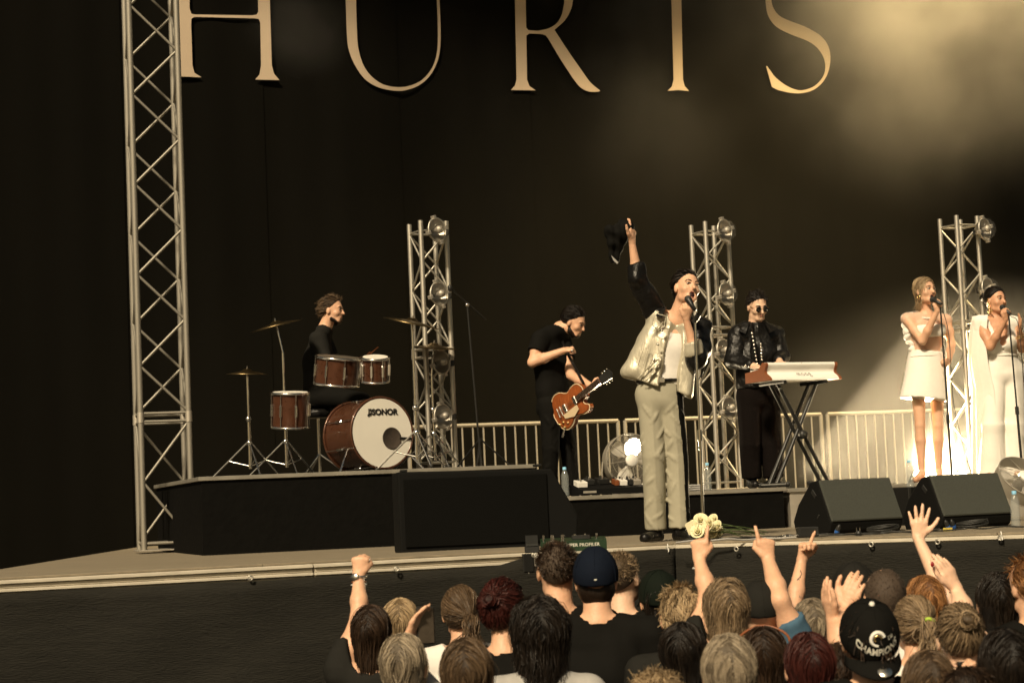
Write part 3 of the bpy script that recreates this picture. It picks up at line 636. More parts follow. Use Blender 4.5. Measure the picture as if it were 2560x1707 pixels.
# rail clamp
pc = on_z(1190, 1393, STAGE - 0.045) ; d = nrm(FE[1] - FE[0]); nf = V(d[1], -d[0], 0)
pc = FE[0] + d * np.dot(pc - FE[0], d) + V(0, 0, -0.06); Rm = np.stack([d, -nf, V(0, 0, 1)], 1)
t = thing('rail_clamp', pc, 'dark steel clamp with pale plate bolted on the stage edge rail', 'clamp')
MB().box(pc + nf * 0.062 + d * -0.035, (0.033, 0.016, 0.055), Rm, 0.004).put('jaw', M['black_metal'], t)
MB().box(pc + nf * 0.056 + d * 0.035, (0.034, 0.010, 0.045), Rm, 0.003).put('plate', M['alu_dull'], t)
rod('bolt', pc + nf * 0.066 - d * 0.035 + V(0, 0, -0.055), pc + nf * 0.066 - d * 0.035 + V(0, 0, -0.09), 0.007, M['alu'], t)
# black skirt hung under the edge, with eyelets
msk = mat('black_stage_cloth', (0.020, 0.019, 0.0155), 0.8, var=0.45, scale=4, stretch=(1, 1, 9), bump=0.6, bscale=26, spec=0.16)
def skirt_top(sx, i):                            # drop of the upper hem below the floor, with sags
    return float(np.interp(sx, [-1.6, 0.3, 1.60, 1.80, 1.95, 2.6, 9], [-0.066, -0.074, -0.072, -0.058, -0.024, -0.022, -0.020])) - 0.006 * abs(math.sin(sx * 4.3))
vs_, fs = [], []; cols = 0; total = -1.6
for i in range(3):
    a, b = FE[i], FE[i + 1]; d = nrm(b - a); nf = V(d[1], -d[0], 0); L = np.linalg.norm(b - a); n = int(L / 0.035)
    for j in range(n + (1 if i == 2 else 0)):
        sx = total + L * j / n; top = skirt_top(sx, i)
        for kx in range(25):
            tz = kx / 24; z = STAGE + top + (-STAGE - top + 0.02) * tz
            fold = 0.020 * math.sin(sx * 3.1 + 2.0 * tz) * (0.3 + tz) + 0.012 * math.sin(sx * 8.3 - 5 * tz + math.sin(sx * 2)) * tz ** 0.5 + 0.010 * math.sin(tz * 16 + 3 * math.sin(sx * 1.7)) * (1 - tz)
            vs_.append(a + d * L * j / n + nf * (0.068 + 0.03 * tz + fold) + V(0, 0, z - STAGE)); 
        cols += 1
    total += L
for c in range(cols - 1):
    for kx in range(24): q = c * 25 + kx; fs.append((q, q + 1, q + 26, q + 25))
sk = thing('stage_skirt', FE[0], 'wrinkled black cloth skirt with metal eyelets hung along the stage front', 'stage skirt')
me = mesh_np('skirt_cloth', np.array(vs_), np.array(fs)); sko = put('cloth', me, msk, sk)
sm = sko.modifiers.new('thick', 'SOLIDIFY'); sm.thickness = 0.003
for (px, py) in ((626, 1444), (991, 1422), (1335, 1387), (1511, 1383), (1668, 1374), (1841, 1372), (2178, 1360), (2344, 1354), (2501, 1344)):
    best = None
    for i in range(3):
        a, b = FE[i], FE[i + 1]; d = nrm(b - a); nf = V(d[1], -d[0], 0); p = on_plane(px, py, a + nf * 0.105, nf); tt = np.dot(p - a, d)
        if -0.1 <= tt <= np.linalg.norm(b - a) + 0.1: best = (p, nf, d)
    p, nf, d = best
    MB().tube([p + (d * math.cos(x) + V(0, 0, 1) * math.sin(x)) * 0.0125 for x in np.linspace(0, 6.283, 15)[:-1]], 0.0048, 6, closed=True).put('eyelet', M['alu'], sk)
    if px in (1335, 1511, 1668, 2501): MB().tube(spline([p + nf * 0.004, p + nf * 0.012 + d * 0.012 + V(0, 0, 0.02), p + V(0, 0, 0.035) + d * 0.004, p + nf * 0.012 + V(0, 0, -0.012) + d * 0.016], 4), 0.003, 6).put('cable_tie', M['white_plastic'], sk)
# unseen stage roof above the frame, put in to block the sky overhead
mr = mat('black_roof_cloth', (0.02, 0.02, 0.018), 0.9, var=0.2)
struct(MB().box((2.5, 22.0, STAGE + 10.6), (11, 5.0, 0.05)).put('unseen_stage_roof', mr))

# ---- backdrop
B0 = V(0, 22.7, 0) ; BZ0, BZ1 = 0.02, STAGE + 7.4
mbk = mat('black_backdrop_cloth', (0.0048, 0.0044, 0.0033), 0.95, var=0.3, scale=1.2, bump=0.15, bscale=6, stretch=(1, 1, 0.3), spec=0.03)
bd = thing('backdrop', B0 + V(0, 0, STAGE), 'tall black cloth backdrop with huge cream serif band name', 'backdrop')
seam0 = np.dot(on_plane(1943, 500, B0, SN) - B0, SL); pw = 1.56
for i in range(-8, 5):
    x0, x1 = seam0 + i * pw, seam0 + (i + 1) * pw + 0.05; vs_, fs = [], []; nx_ = 26
    for a in range(nx_):
        x = x0 + (x1 - x0) * a / (nx_ - 1)
        for b in range(2):
            off = 0.012 * math.sin(x * 5.3 + math.sin(x)) + 0.006 * math.sin(x * 13 + 1) + 0.003 * (a / (nx_ - 1)) - 0.004 * (1 - a / (nx_ - 1)) + (0.003 if a > nx_ - 3 else 0)
            vs_.append(B0 + SL * x + SN * off + V(0, 0, BZ0 + (BZ1 - BZ0) * b))
    for a in range(nx_ - 1): fs.append((a * 2, a * 2 + 1, a * 2 + 3, a * 2 + 2))
    put('panel', mesh_np('panel', np.array(vs_), np.array(fs)), mbk, bd)
mlt = mat('cream_print', (0.46, 0.365, 0.26), 0.8, var=0.10, scale=3, bump=0.05)
def letter(outlines, ox, sc, name):
    cu_ = bpy.data.curves.new(name, 'CURVE'); cu_.dimensions = '2D'; cu_.fill_mode = 'BOTH'
    for pts in outlines:
        sp = cu_.splines.new('POLY'); sp.points.add(len(pts) - 1); sp.use_cyclic_u = True
        for i, (x, y) in enumerate(pts): sp.points[i].co = (x / 100, -y / 100, 0, 1)
    ob = bpy.data.objects.new(name, cu_); COL.objects.link(ob); dg = bpy.context.evaluated_depsgraph_get(); dg.update()
    me = bpy.data.meshes.new_from_object(ob.evaluated_get(dg)); COL.objects.unlink(ob); bpy.data.objects.remove(ob)
    for v in me.vertices:
        p = on_plane(ox + v.co.x * 100 / sc, -v.co.y * 100 / sc, B0 + SN * 0.045, SN); v.co = tuple(p)
    bm_fix(me); o = put('letter', me, mlt, bd); md_ = o.modifiers.new('thick', 'SOLIDIFY'); md_.thickness = 0.004; o['label'] = name
    return o
def rnd(pts, n=4): return [tuple(p) for p in spline([V(*p) for p in pts], n)]
letter([[(90, 500), (112, 478), (125, 400), (118, 0), (112, -300), (190, -300), (193, 60), (205, 92), (220, 97), (600, 103), (630, 98), (642, 80), (640, 0), (636, -300), (712, -300), (717, 0), (730, 430), (745, 485), (780, 525), (622, 522), (650, 488), (660, 430), (655, 150), (645, 127), (620, 122), (225, 113), (205, 125), (203, 160), (212, 430), (225, 478), (270, 507)]], 400, 2.613, 'cream letter H, the first of the name')
uo = rnd([(1213, 0), (1222, 250), (1240, 350), (1280, 440), (1340, 520), (1420, 570), (1520, 593), (1600, 592), (1690, 560), (1760, 500), (1805, 420), (1828, 330), (1833, 200), (1825, 0)]) + [(1818, -300), (1806, -300)]
ui = rnd([(1808, 0), (1815, 200), (1811, 330), (1789, 420), (1748, 488), (1690, 538), (1610, 567), (1530, 570), (1450, 550), (1380, 500), (1330, 430), (1300, 340), (1288, 250), (1280, 0)]) + [(1272, -300), (1203, -300)]
letter([uo + ui], 400, 2.613, 'cream letter U')
letter([[(182, 531), (205, 505), (215, 470), (205, 0), (198, -300), (165, -345), (400, -345), (520, -270)] + rnd([(572, -120), (547, 0), (535, 55), (500, 120), (437, 178)]) + rnd([(437, 178), (520, 305), (600, 420), (650, 488), (705, 534)]) + rnd([(705, 536), (690, 541), (640, 540), (590, 515), (548, 465)]) + rnd([(548, 465), (470, 345), (400, 228), (378, 207), (350, 201)]) + [(290, 199), (272, 212), (276, 470), (290, 508), (325, 533)],
        [(265, -300), (430, -290)] + rnd([(488, -150), (495, 0), (493, 30), (480, 90), (450, 140), (400, 170), (340, 183)]) + [(285, 180), (271, 165), (268, 0)]], 1200, 2.352, 'cream letter R')
letter([[(1103, 536), (1128, 510), (1138, 470), (1125, 0), (1119, -300), (980, -300), (965, -345), (1330, -345), (1320, -300), (1178, -300), (1183, 0), (1193, 470), (1203, 508), (1229, 537), (1165, 531)]], 1200, 2.352, 'cream letter T')
so_ = rnd([(1678, -40), (1680, 20), (1688, 75), (1708, 120), (1750, 165), (1830, 205), (1920, 240), (1980, 280), (2020, 340), (2030, 400), (2015, 455), (1970, 505), (1910, 530), (1860, 530), (1800, 505), (1740, 460), (1705, 415), (1688, 391)])
si_ = rnd([(1682, 391), (1700, 455), (1715, 510)]) + rnd([(1722, 516), (1760, 533), (1840, 549), (1900, 548), (1960, 530), (2010, 490), (2045, 430), (2060, 350), (2048, 275), (2010, 220), (1960, 185), (1900, 155), (1820, 125), (1760, 95), (1725, 50), (1712, 0), (1715, -60), (1770, -140), (1850, -160), (1940, -130), (2000, -60)]) + [(2015, -60)] + rnd([(2000, -170), (1930, -195), (1850, -202), (1750, -170), (1690, -90)])
letter([so_ + si_[:-1]], 1200, 2.352, 'cream letter S, the last of the name')

# ---- risers
mrs = mat('black_riser_cloth', (0.005, 0.0048, 0.0042), 0.95, var=0.3, scale=10, bump=0.3, bscale=20, spec=0.05)
mtop = mat('dark_riser_top', (0.035, 0.031, 0.024), 0.6, var=0.4, scale=8, bump=0.2)
def riser(name, pL, pR, depth, z0, z1, label, front=mrs):
    pL = V(pL[0], pL[1], 0); pR = V(pR[0], pR[1], 0); d = nrm(pR - pL); n_ = V(-d[1], d[0], 0); L = np.linalg.norm(pR - pL); c = (pL + pR) / 2 + n_ * depth / 2; R = np.stack([d, n_, V(0, 0, 1)], 1)
    t = thing(name, V(c[0], c[1], z0), label, 'riser')
    MB().box(V(c[0], c[1], (z0 + z1 - 0.03) / 2), (L / 2 - 0.01, depth / 2 - 0.01, (z1 - z0 - 0.03) / 2), R).put('skirt', front, t)
    MB().box(V(c[0], c[1], z1 - 0.014), (L / 2 - 0.012, depth / 2 - 0.012, 0.012), R).put('deck', mtop, t)
    for e in (-1, 1):
        MB().box(V(c[0], c[1], z1 - 0.018) + n_ * e * depth / 2, (L / 2 + 0.012, 0.012, 0.016), R, 0.003).put('trim', M['dark_alu'], t)
        MB().box(V(c[0], c[1], z1 - 0.018) + d * e * L / 2, (0.012, depth / 2 - 0.012, 0.016), R, 0.003).put('trim', M['dark_alu'], t)
    return t
riser('band_riser', at(1352, 1245, 15.7), at(1962, 1228, 16.2), 3.4, STAGE, RISER, 'long low black riser under the guitarist and keyboard stand')
riser('singers_riser', at(1972, 1228, 16.25), at(2900, 1190, 17.0), 3.0, STAGE, RISER - 0.012, 'low riser with pale front under the two women in white', M['alu_dull'])
DZ = STAGE + 0.60
riser('drum_riser', at(500, 1190, 15.2), at(1335, 1172, 15.95), 3.2, STAGE, DZ, 'higher black drum riser with thin metal edge')
# ------------------------------------------------------------------ lattice towers
def tower(name, top, zb, w, yaw, r, label, pitch, joints=(), rb=None, group=None, flip=0, mm=M['alu']):
    """square lattice tower: four chords, zigzag braces on each face"""
    c = V(top[0], top[1], zb); t = thing(name, c, label, 'truss tower', group); R = rotz(yaw); zt = top[2]; h = w / 2
    cs = [c + R @ V(x * h, y * h, 0) for x, y in ((-1, -1), (1, -1), (1, 1), (-1, 1))]; up = V(0, 0, 1); rb = rb or r * 0.42
    for p in cs: rod('chord', p, V(p[0], p[1], zt), r, mm, t, 14)
    zs = sorted([zb + 0.03] + list(joints) + [zt - 0.05])
    for i in range(4):
        a, b = cs[i], cs[(i + 1) % 4]; d = nrm(b - a)
        for q in range(len(zs) - 1):
            z0, z1 = zs[q] + 0.05, zs[q + 1] - 0.05; n = max(2, round((z1 - z0) / pitch))
            for j in range(n):
                za, zc = z0 + (z1 - z0) * j / n, z0 + (z1 - z0) * (j + 1) / n; s_ = (j + i + flip) % 2
                p, s2 = (a + d * r * 0.7, b - d * r * 0.7) if s_ == 0 else (b - d * r * 0.7, a + d * r * 0.7)
                rod('brace', V(p[0], p[1], za + 0.012), V(s2[0], s2[1], zc - 0.012), rb, mm, t, 8)
            for z in (zs[q] + 0.035, zs[q + 1] - 0.035): rod('brace', V(a[0], a[1], z) + d * r * 0.7, V(b[0], b[1], z) - d * r * 0.7, rb, mm, t, 8)
        for z in joints: rod('coupler', V(a[0], a[1], z - 0.045), V(a[0], a[1], z + 0.045), r * 1.18, M['alu_dull'], t, 14)
    MB().box(c + V(0, 0, 0.006), (h + 0.05, h + 0.05, 0.006), R, 0.002).put('base_plate', M['alu_dull'], t)
    return t
TY = math.radians(26.5)
def tower_at(px_l, px_r, py, Y): p = at((px_l + px_r) / 2, py, Y); return p
TW = [('drum', 942 * 1.0884, 1022 * 1.0884, 512 * 1.0884, 17.0, DZ), ('mid', 1590 * 1.0884, 1668 * 1.0884, 514 * 1.0884, 17.9, RISER), ('right', 2167 * 1.0884, 2235 * 1.0884, 500 * 1.0884, 18.35, RISER - 0.012)]
tl = ['slim aluminium truss tower with round lamps behind the drum kit', 'slim aluminium truss tower with round lamps between singer and keyboard player', 'slim aluminium truss tower between the two women in white']
tower_top = {}
for (nm, xl, xr, py, Y, zb), lb in zip(TW, tl):
    p = tower_at(xl, xr, py, Y); tower_top[nm] = p
    tower('truss_tower', p, zb, 0.24, TY, 0.0215, lb, 0.225, joints=(zb + 1.42,) if nm != 'drum' else (zb + 1.0,), group='slim truss towers on the risers', flip=1)
pb = at(388, 446, 17.3); tower('roof_tower', V(pb[0], pb[1], STAGE + 10.4), STAGE + 0.02, 0.41, math.radians(16), 0.026, 'big aluminium roof tower standing on the stage left of the drum kit', 0.41, joints=(2.86, 6.9), rb=0.0125, flip=1, mm=M['dark_alu'])
# round lamps with glass domes
mrefl = mat('lamp_reflector', (0.36, 0.33, 0.27), 0.38, metal=0.8, var=0.3, scale=14)
def globe_lamp(px, py, Y, tw, label, face=(0.72, -0.68, 0.05), r=0.098):
    c = at(px, py, Y); f = nrm(V(*face)); t = thing('globe_lamp', c, label, 'stage lamp', 'round glass lamps on the towers')
    a, b, _ = frame(f)
    MB().lathe(c, f, [(0.001, -0.085), (r * 0.45, -0.078), (r * 0.75, -0.05), (r * 0.95, -0.008), (r * 0.99, 0.0), (r * 0.93, -0.006), (r * 0.7, -0.045), (r * 0.4, -0.07), (0.001, -0.076)], 24).put('reflector', mrefl, t)
    MB().lathe(c, f, [(r, 0.0), (r * 0.97, r * 0.35), (r * 0.82, r * 0.66), (r * 0.55, r * 0.9), (0.001, r * 1.0)], 24).put('glass_dome', M['glass'], t)
    MB().tube([c + (a * math.cos(x) + b * math.sin(x)) * r * 1.03 for x in np.linspace(0, 6.283, 29)[:-1]], 0.007, 8, closed=True).put('ring', M['alu'], t)
    bl = MB().lathe(c - f * 0.03, f, [(0.001, -0.02), (0.018, -0.015), (0.02, 0.02), (0.034, 0.05), (0.03, 0.075), (0.001, 0.085)], 14).put('bulb', M['alu_dull'], t)
    for ang in (0.3, 1.87, 3.44, 5.01):
        p = c + (a * math.cos(ang) + b * math.sin(ang)) * r * 1.12; q = nrm(p - c); MB().box(p, (0.016, 0.016, 0.020), np.stack([q, np.cross(f, q), f], 1), 0.003).put('clip', M['alu_dull'], t)
    tp = tower_top[tw]; e = V(tp[0], tp[1], c[2]) + SN * 0.13 + SL * 0.11
    MB().tube([c - f * 0.075, (c - f * 0.09 + e) / 2 + V(0, 0, -0.02), e], 0.012, 8).put('bracket', M['black_metal'], t)
    MB().box(e, (0.032, 0.032, 0.026), rotz(TY), 0.006).put('clamp', M['black_metal'], t)
lv = ['top', 'second', 'third', 'lowest']
for i, (x, y) in enumerate(((1093, 575), (1098, 735), (1103, 905), (1108, 1040))): globe_lamp(x, y, 16.72, 'drum', f'round glass lamp on the drum tower, {lv[i]} from its top' if i else 'round glass lamp at the top of the drum tower')
for i, (x, y) in enumerate(((1812, 577), (1816, 735), (1810, 876), (1824, 1020))): globe_lamp(x, y, 17.6, 'mid', f'round glass lamp on the tower behind the singer, {lv[i]} from its top' if i else 'round glass lamp at the top of the tower behind the singer')
for i, (x, y) in enumerate(((2462, 573), (2470, 722), (2478, 880), (2486, 1030))): globe_lamp(x, y, 18.05, 'right', f'round glass lamp on the tower between the women, {lv[i]} from its top' if i else 'round glass lamp at the top of the tower between the women')

# ------------------------------------------------------------------ crowd barriers behind the risers
F0 = V(0, 20.5, STAGE)
def fence(x0, x1, label):
    c = F0 + SL * (x0 + x1) / 2; t = thing('crowd_barrier', c, label, 'barrier', 'crowd barriers at the back of the stage')
    a, b = F0 + SL * x0, F0 + SL * x1; z = V(0, 0, 1)
    rod('rail', a + z * 1.10, b + z * 1.10, 0.021, M['galv'], t); rod('rail', a + z * 0.14, b + z * 0.14, 0.019, M['galv'], t)
    rod('post', a + z * 0.0, a + z * 1.10, 0.021, M['galv'], t); rod('post', b + z * 0.0, b + z * 1.10, 0.021, M['galv'], t)
    n = round((x1 - x0) / 0.112)
    for i in range(1, n): p = a + (b - a) * i / n; rod('bar', p + z * 0.14, p + z * 1.10, 0.0095, M['galv'], t, 8)
    for p in (a, b): MB().box(p + SL * (0.12 if p is a else -0.12) + z * 0.012, (0.03, 0.28, 0.012), rotz(NY), 0.004).put('foot', M['galv'], t)
xg = np.dot(on_plane(1556, 1060, F0, SN) - F0, SL)
fl_ = ['crowd barrier behind the drum riser', 'crowd barrier behind the guitarist and the monitor box', 'crowd barrier behind the fan and keyboard stand', 'pale lit crowd barrier behind the bare-legged woman', 'crowd barrier behind the woman in the long cape']
for i in range(-1, 3): fence(xg + i * 2.34 + 0.03, xg + i * 2.34 + 2.29, 'galvanised ' + fl_[i + 2])

# ------------------------------------------------------------------ monitor wedges
def wedge(px, py, Y, W, label, yaw=GY, s=1.0):
    """px, py: lower front left corner on the stage floor"""
    p0 = at(px, py, Y); p0[2] = STAGE; R = rotz(yaw); t = thing('stage_monitor', p0, label, 'monitor speaker', 'monitor wedges')
    prof = [(0.0, 0.02), (-0.02, 0.075), (0.115, 0.36), (0.20, 0.345), (0.36, 0.20), (0.43, 0.09), (0.40, 0.0), (0.03, 0.0)]
    prof = [(a * s, b * s) for a, b in prof]; g = lambda x, y, z: p0 + R @ V(x, y, z)
    m = MB(); m.prism([g(0, y, z) for y, z in prof], R @ V(W, 0, 0)); o = m.put('cabinet', M['black_paint'], t)
    bv = o.modifiers.new('bevel', 'BEVEL'); bv.width = 0.008; bv.segments = 2
    a, b = V(0, *prof[1]), V(0, *prof[2]); nn = nrm(V(0, -(b - a)[2], (b - a)[1])); d = nrm(b - a); L = np.linalg.norm(b - a)
    c = p0 + R @ ((a + b) / 2 + V(W / 2, 0, 0) + nn * 0.008); RR = np.stack([R @ V(1, 0, 0), R @ d, R @ nn], 1)
    MB().box(c, (W / 2 - 0.006, L / 2 - 0.006, 0.010), RR, 0.006).put('grille', M['grille'], t)
    for (y, z, w, h) in ((0.16 * s, 0.27 * s, 0.05, 0.016), (0.12 * s, 0.12 * s, 0.012, 0.018)):
        MB().box(g(-0.002, y, z), (0.003, w * 0.6, h), R @ np.array([[1, 0, 0], [0, 0.7, -0.7], [0, 0.7, 0.7]]), 0.002).put('handle', M['black_plastic'], t)
    for y in (0.05, 0.36):
        for x in (0.04, W - 0.04): MB().lathe(g(x, y * s, 0.0), (0, 0, 1), [(0.016, -0.001), (0.018, 0.004)], 10).put('foot', M['rubber'], t)
    return t
wedge(2074, 1330, 13.15, 0.575, 'black monitor wedge beside the standing water bottle and coiled cable')
wedge(2354, 1321, 13.3, 0.575, 'black monitor wedge in front of the woman in the long cape')
# big dark side fill beside the singer
p0 = at(1000, 1340, 12.9); p0[2] = STAGE; Rw = rotz(math.radians(8)); t = thing('side_fill_speaker', p0, 'large matt black speaker cabinet with sloped end left of the singer', 'speaker')
W_ = (1452 - 1000) / FPX * 12.9; g = lambda x, y, z: p0 + Rw @ V(x, y, z)
o = MB().prism([g(0, 0, 0), g(W_ - 0.02, 0, 0), g(W_, 0, 0.20), g(W_ - 0.165, 0, 0.51), g(0, 0, 0.53)], Rw @ V(0, 0.5, 0)).put('cabinet', M['black_paint'], t); bv = o.modifiers.new('bevel', 'BEVEL'); bv.width = 0.012; bv.segments = 2
MB().box(g(W_ * 0.43, -0.008, 0.26), (W_ * 0.40, 0.007, 0.22), Rw, 0.004).put('grille', mat('black_grille', (0.005, 0.005, 0.0045), 0.95, var=0.3, scale=120, bump=0.4, bscale=300, spec=0.05), t)
for x in (0.06, W_ - 0.22): MB().box(g(x, 0.25, 0.54), (0.02, 0.07, 0.008), Rw, 0.004).put('handle', M['black_metal'], t)

# ------------------------------------------------------------------ fans
mblade = mat('pale_fan_blade', (0.70, 0.67, 0.60), 0.4, var=0.05)
def fan(px, py, Y, r, face, zfloor, label, rings=17, bl0=0.1):
    c = at(px, py, Y); f = nrm(V(*face)); a, b, _ = frame(f); b = -b if b[2] < 0 else b; a = np.cross(b, f); t = thing('floor_fan', V(c[0], c[1], zfloor), label, 'fan')
    cir = lambda R_, o, n=36: [c + f * o + (a * math.cos(x) + b * math.sin(x)) * R_ for x in np.linspace(0, 2 * math.pi, n + 1)[:-1]]
    for i in range(rings):
        u_ = (i + 1) / rings; rr = 0.055 + (r - 0.055) * u_; o = 0.055 * math.sqrt(max(0, 1 - (0.6 * u_) ** 2)) + 0.01
        MB().tube(cir(rr, o), 0.0016 if i < rings - 1 else 0.005, 5, closed=True).put('guard_ring', M['galv'], t)
    for i in range(8):
        x = 2 * math.pi * i / 8 + 0.1; dr = a * math.cos(x) + b * math.sin(x); MB().tube([c + f * 0.066 + dr * 0.04, c + f * 0.062 + dr * r * 0.5, c + f * 0.05 + dr * r], 0.003, 6).put('spoke', M['galv'], t)
    for i in range(4): MB().tube(cir(r * (0.35 + 0.21 * i), -0.06), 0.002, 5, closed=True).put('guard_ring', M['galv'], t)
    MB().lathe(c, f, [(r, -0.05), (r * 1.015, 0.0), (r, 0.048)], 40).put('rim', M['galv'], t)
    MB().lathe(c, f, [(0.001, 0.078), (0.05, 0.076), (0.056, 0.068), (0.056, 0.05), (0.001, 0.05)], 20).put('badge', M['white_plastic'], t)
    MB().lathe(c, f, [(0.001, -0.15), (0.055, -0.14), (0.06, -0.03), (0.04, 0.02), (0.001, 0.03)], 20).put('motor', M['black_metal'], t)
    for i in range(3):
        x0 = bl0 + 2 * math.pi * i / 3; P, F = [], []
        for p in range(7):
            rr = 0.035 + (r * 0.86 - 0.035) * p / 6; hw = 0.22 + 0.42 * math.sin(math.pi * min(1, p / 6 * 0.72 + 0.1))
            for q in range(5):
                x = x0 + hw * (q / 4 - 0.5) * 1.5; P.append(c + (a * math.cos(x) + b * math.sin(x)) * rr + f * (0.022 * (q / 4 - 0.5)))
        for p in range(6):
            for q in range(4): F.append((p * 5 + q, p * 5 + q + 1, p * 5 + q + 6, p * 5 + q + 5))
        o = put('blade', mesh_np('blade', np.array(P), np.array(F)), mblade, t); o.modifiers.new('t', 'SOLIDIFY').thickness = 0.002
    for e in (-1, 1):
        MB().tube(spline([c + a * e * (r + 0.012), c + a * e * (r + 0.02) - V(0, 0, r * 0.6), V(c[0], c[1], zfloor + 0.02) + a * e * (r * 0.8) + f * 0.02, V(c[0], c[1], zfloor + 0.012) + a * e * r * 0.6 - f * 0.15], 5), 0.009, 8).put('stand_tube', M['galv'], t)
    rod('stand_bar', V(c[0], c[1], zfloor + 0.012) - a * r * 0.7 - f * 0.1, V(c[0], c[1], zfloor + 0.012) + a * r * 0.7 - f * 0.1, 0.009, M['galv'], t)
fan(1573, 1152, 17.0, 0.228, (0.30, -0.95, 0.08), RISER, 'round metal floor fan with wire guard behind the singer', bl0=0.2)
fan(2556, 1205, 15.0, 0.215, (0.35, -0.7, 0.75), STAGE, 'tilted metal floor fan beside the right-hand monitor wedge', bl0=0.4)

# ------------------------------------------------------------------ synthesizer on its stand
kl = at(1927, 950, 16.25); KR = rotz(GY); W_, D_ = 0.68, 0.38
t = thing('synthesizer', kl, 'white synthesizer with red-brown wooden ends standing on a folding stand', 'synthesizer'); g = lambda x, y, z: kl + KR @ V(x, y, z)
prof = rnd([(0.0, 0.0), (0.012, 0.022), (0.045, 0.045), (0.072, 0.062), (0.075, 0.085), (0.060, 0.110), (0.052, 0.130), (0.060, 0.148)], 5)
back = [V(y, z) for y, z in prof]; full = back + [V(0.105, 0.152), V(0.17, 0.10), V(D_, 0.085), V(D_, 0.0)]
MB().prism([g(0.012, y, z) for y, z in full], KR @ V(W_ - 0.024, 0, 0)).put('case', M['synth_white'], t)
for x in (-0.012, W_ - 0.012): MB().prism([g(x, y - 0.006, z - 0.002) for y, z in full], KR @ V(0.024, 0, 0)).put('wood_end', M['wood_red'], t)
for i in range(22): MB().box(g(0.05 + i * 0.0275, D_ - 0.08, 0.094), (0.0125, 0.07, 0.010), KR, 0.002).put('key', M['white_plastic'], t)
for i in range(22):
    if i % 7 not in (2, 6): MB().box(g(0.064 + i * 0.0275, D_ - 0.105, 0.108), (0.006, 0.045, 0.008), KR, 0.002).put('black_key', M['black_plastic'], t)
for i in range(7): MB().lathe(g(0.09 + i * 0.085, 0.125, 0.135), KR @ V(0, 0.5, 0.85), [(0.014, -0.01), (0.013, 0.016), (0.001, 0.017)], 12).put('knob', M['black_plastic'], t)
def text_mesh(s, size, spacing=1.0, shear=0.0, thick=0.0, extr=0.0):
    cu_ = bpy.data.curves.new('t', 'FONT'); cu_.body = s; cu_.size = size; cu_.space_character = spacing; cu_.shear = shear; cu_.offset = thick; cu_.extrude = extr
    cu_.align_x = 'CENTER'; ob = bpy.data.objects.new('t', cu_); COL.objects.link(ob); dg = bpy.context.evaluated_depsgraph_get(); dg.update()
    me = bpy.data.meshes.new_from_object(ob.evaluated_get(dg)); COL.objects.unlink(ob); bpy.data.objects.remove(ob); return me
def lay_text(s, size, fn, m, parent, name='lettering', **k):      # fn maps flat text coordinates to the surface
    me = text_mesh(s, size, **k)
    for v in me.vertices: v.co = tuple(fn(v.co.x, v.co.y))
    return put(name, me, m, parent)
ink = mat('black_ink', (0.015, 0.014, 0.012), 0.5, var=0)
def on_back(x, y):                                # follows the hollow back panel
    zz = 0.036 + y; i = min(range(len(back)), key=lambda q: abs(back[q][1] - zz)); return g(W_ * 0.52 + x, back[i][0] - 0.003, zz)
lay_text('moog', 0.052, on_back, ink, t, spacing=1.25, thick=-0.0004)
lay_text('+', 0.02, lambda x, y: g(W_ * 0.5 + x, 0.049, 0.135 + y), ink, t, name='mark')
# stand
sc_ = g(W_ * 0.48, D_ * 0.45, 0.0); ts = thing('keyboard_stand', V(sc_[0], sc_[1], RISER), 'black folding X stand carrying the white synthesizer', 'stand')
hz = sc_[2] - 0.028 - RISER; ac, bk = KR @ V(1, 0, 0), KR @ V(0, 1, 0); b0 = V(sc_[0], sc_[1], RISER)
for k_ in (-0.055, 0.055):
    rod('leg', b0 + ac * 0.235 + bk * (k_ - 0.02) + V(0, 0, 0.03), b0 - ac * 0.20 + bk * (k_ - 0.02) + V(0, 0, hz), 0.0165, M['black_metal'], ts); rod('leg', b0 - ac * 0.235 + bk * (k_ + 0.02) + V(0, 0, 0.03), b0 + ac * 0.20 + bk * (k_ + 0.02) + V(0, 0, hz), 0.0165, M['black_metal'], ts)
for e in (-1, 1):
    rod('foot_bar', b0 + ac * e * 0.235 - bk * 0.20 + V(0, 0, 0.02), b0 + ac * e * 0.235 + bk * 0.20 + V(0, 0, 0.02), 0.0165, M['black_metal'], ts)
    rod('arm', b0 + ac * e * 0.20 - bk * 0.19 + V(0, 0, hz + 0.01), b0 + ac * e * 0.20 + bk * 0.19 + V(0, 0, hz + 0.01), 0.0165, M['black_metal'], ts)
    for q in (-0.20, 0.20): MB().ball(b0 + ac * e * 0.235 + bk * q + V(0, 0, 0.022), 0.022).put('rubber_foot', M['rubber'], ts)
MB().lathe(b0 + V(0, 0, hz * 0.5) - bk * 0.10, -bk, [(0.001, 0.03), (0.035, 0.028), (0.035, -0.02), (0.001, -0.02)], 16).put('pivot_disc', M['black_plastic'], ts)
rod('bolt', b0 + V(0, 0, hz * 0.5) - bk * 0.128, b0 + V(0, 0, hz * 0.5) - bk * 0.136, 0.010, M['chrome'], ts)
rod('bolt', b0 - ac * 0.19 - bk * 0.085 + V(0, 0, hz - 0.04), b0 - ac * 0.19 - bk * 0.10 + V(0, 0, hz - 0.04), 0.011, M['chrome'], ts)

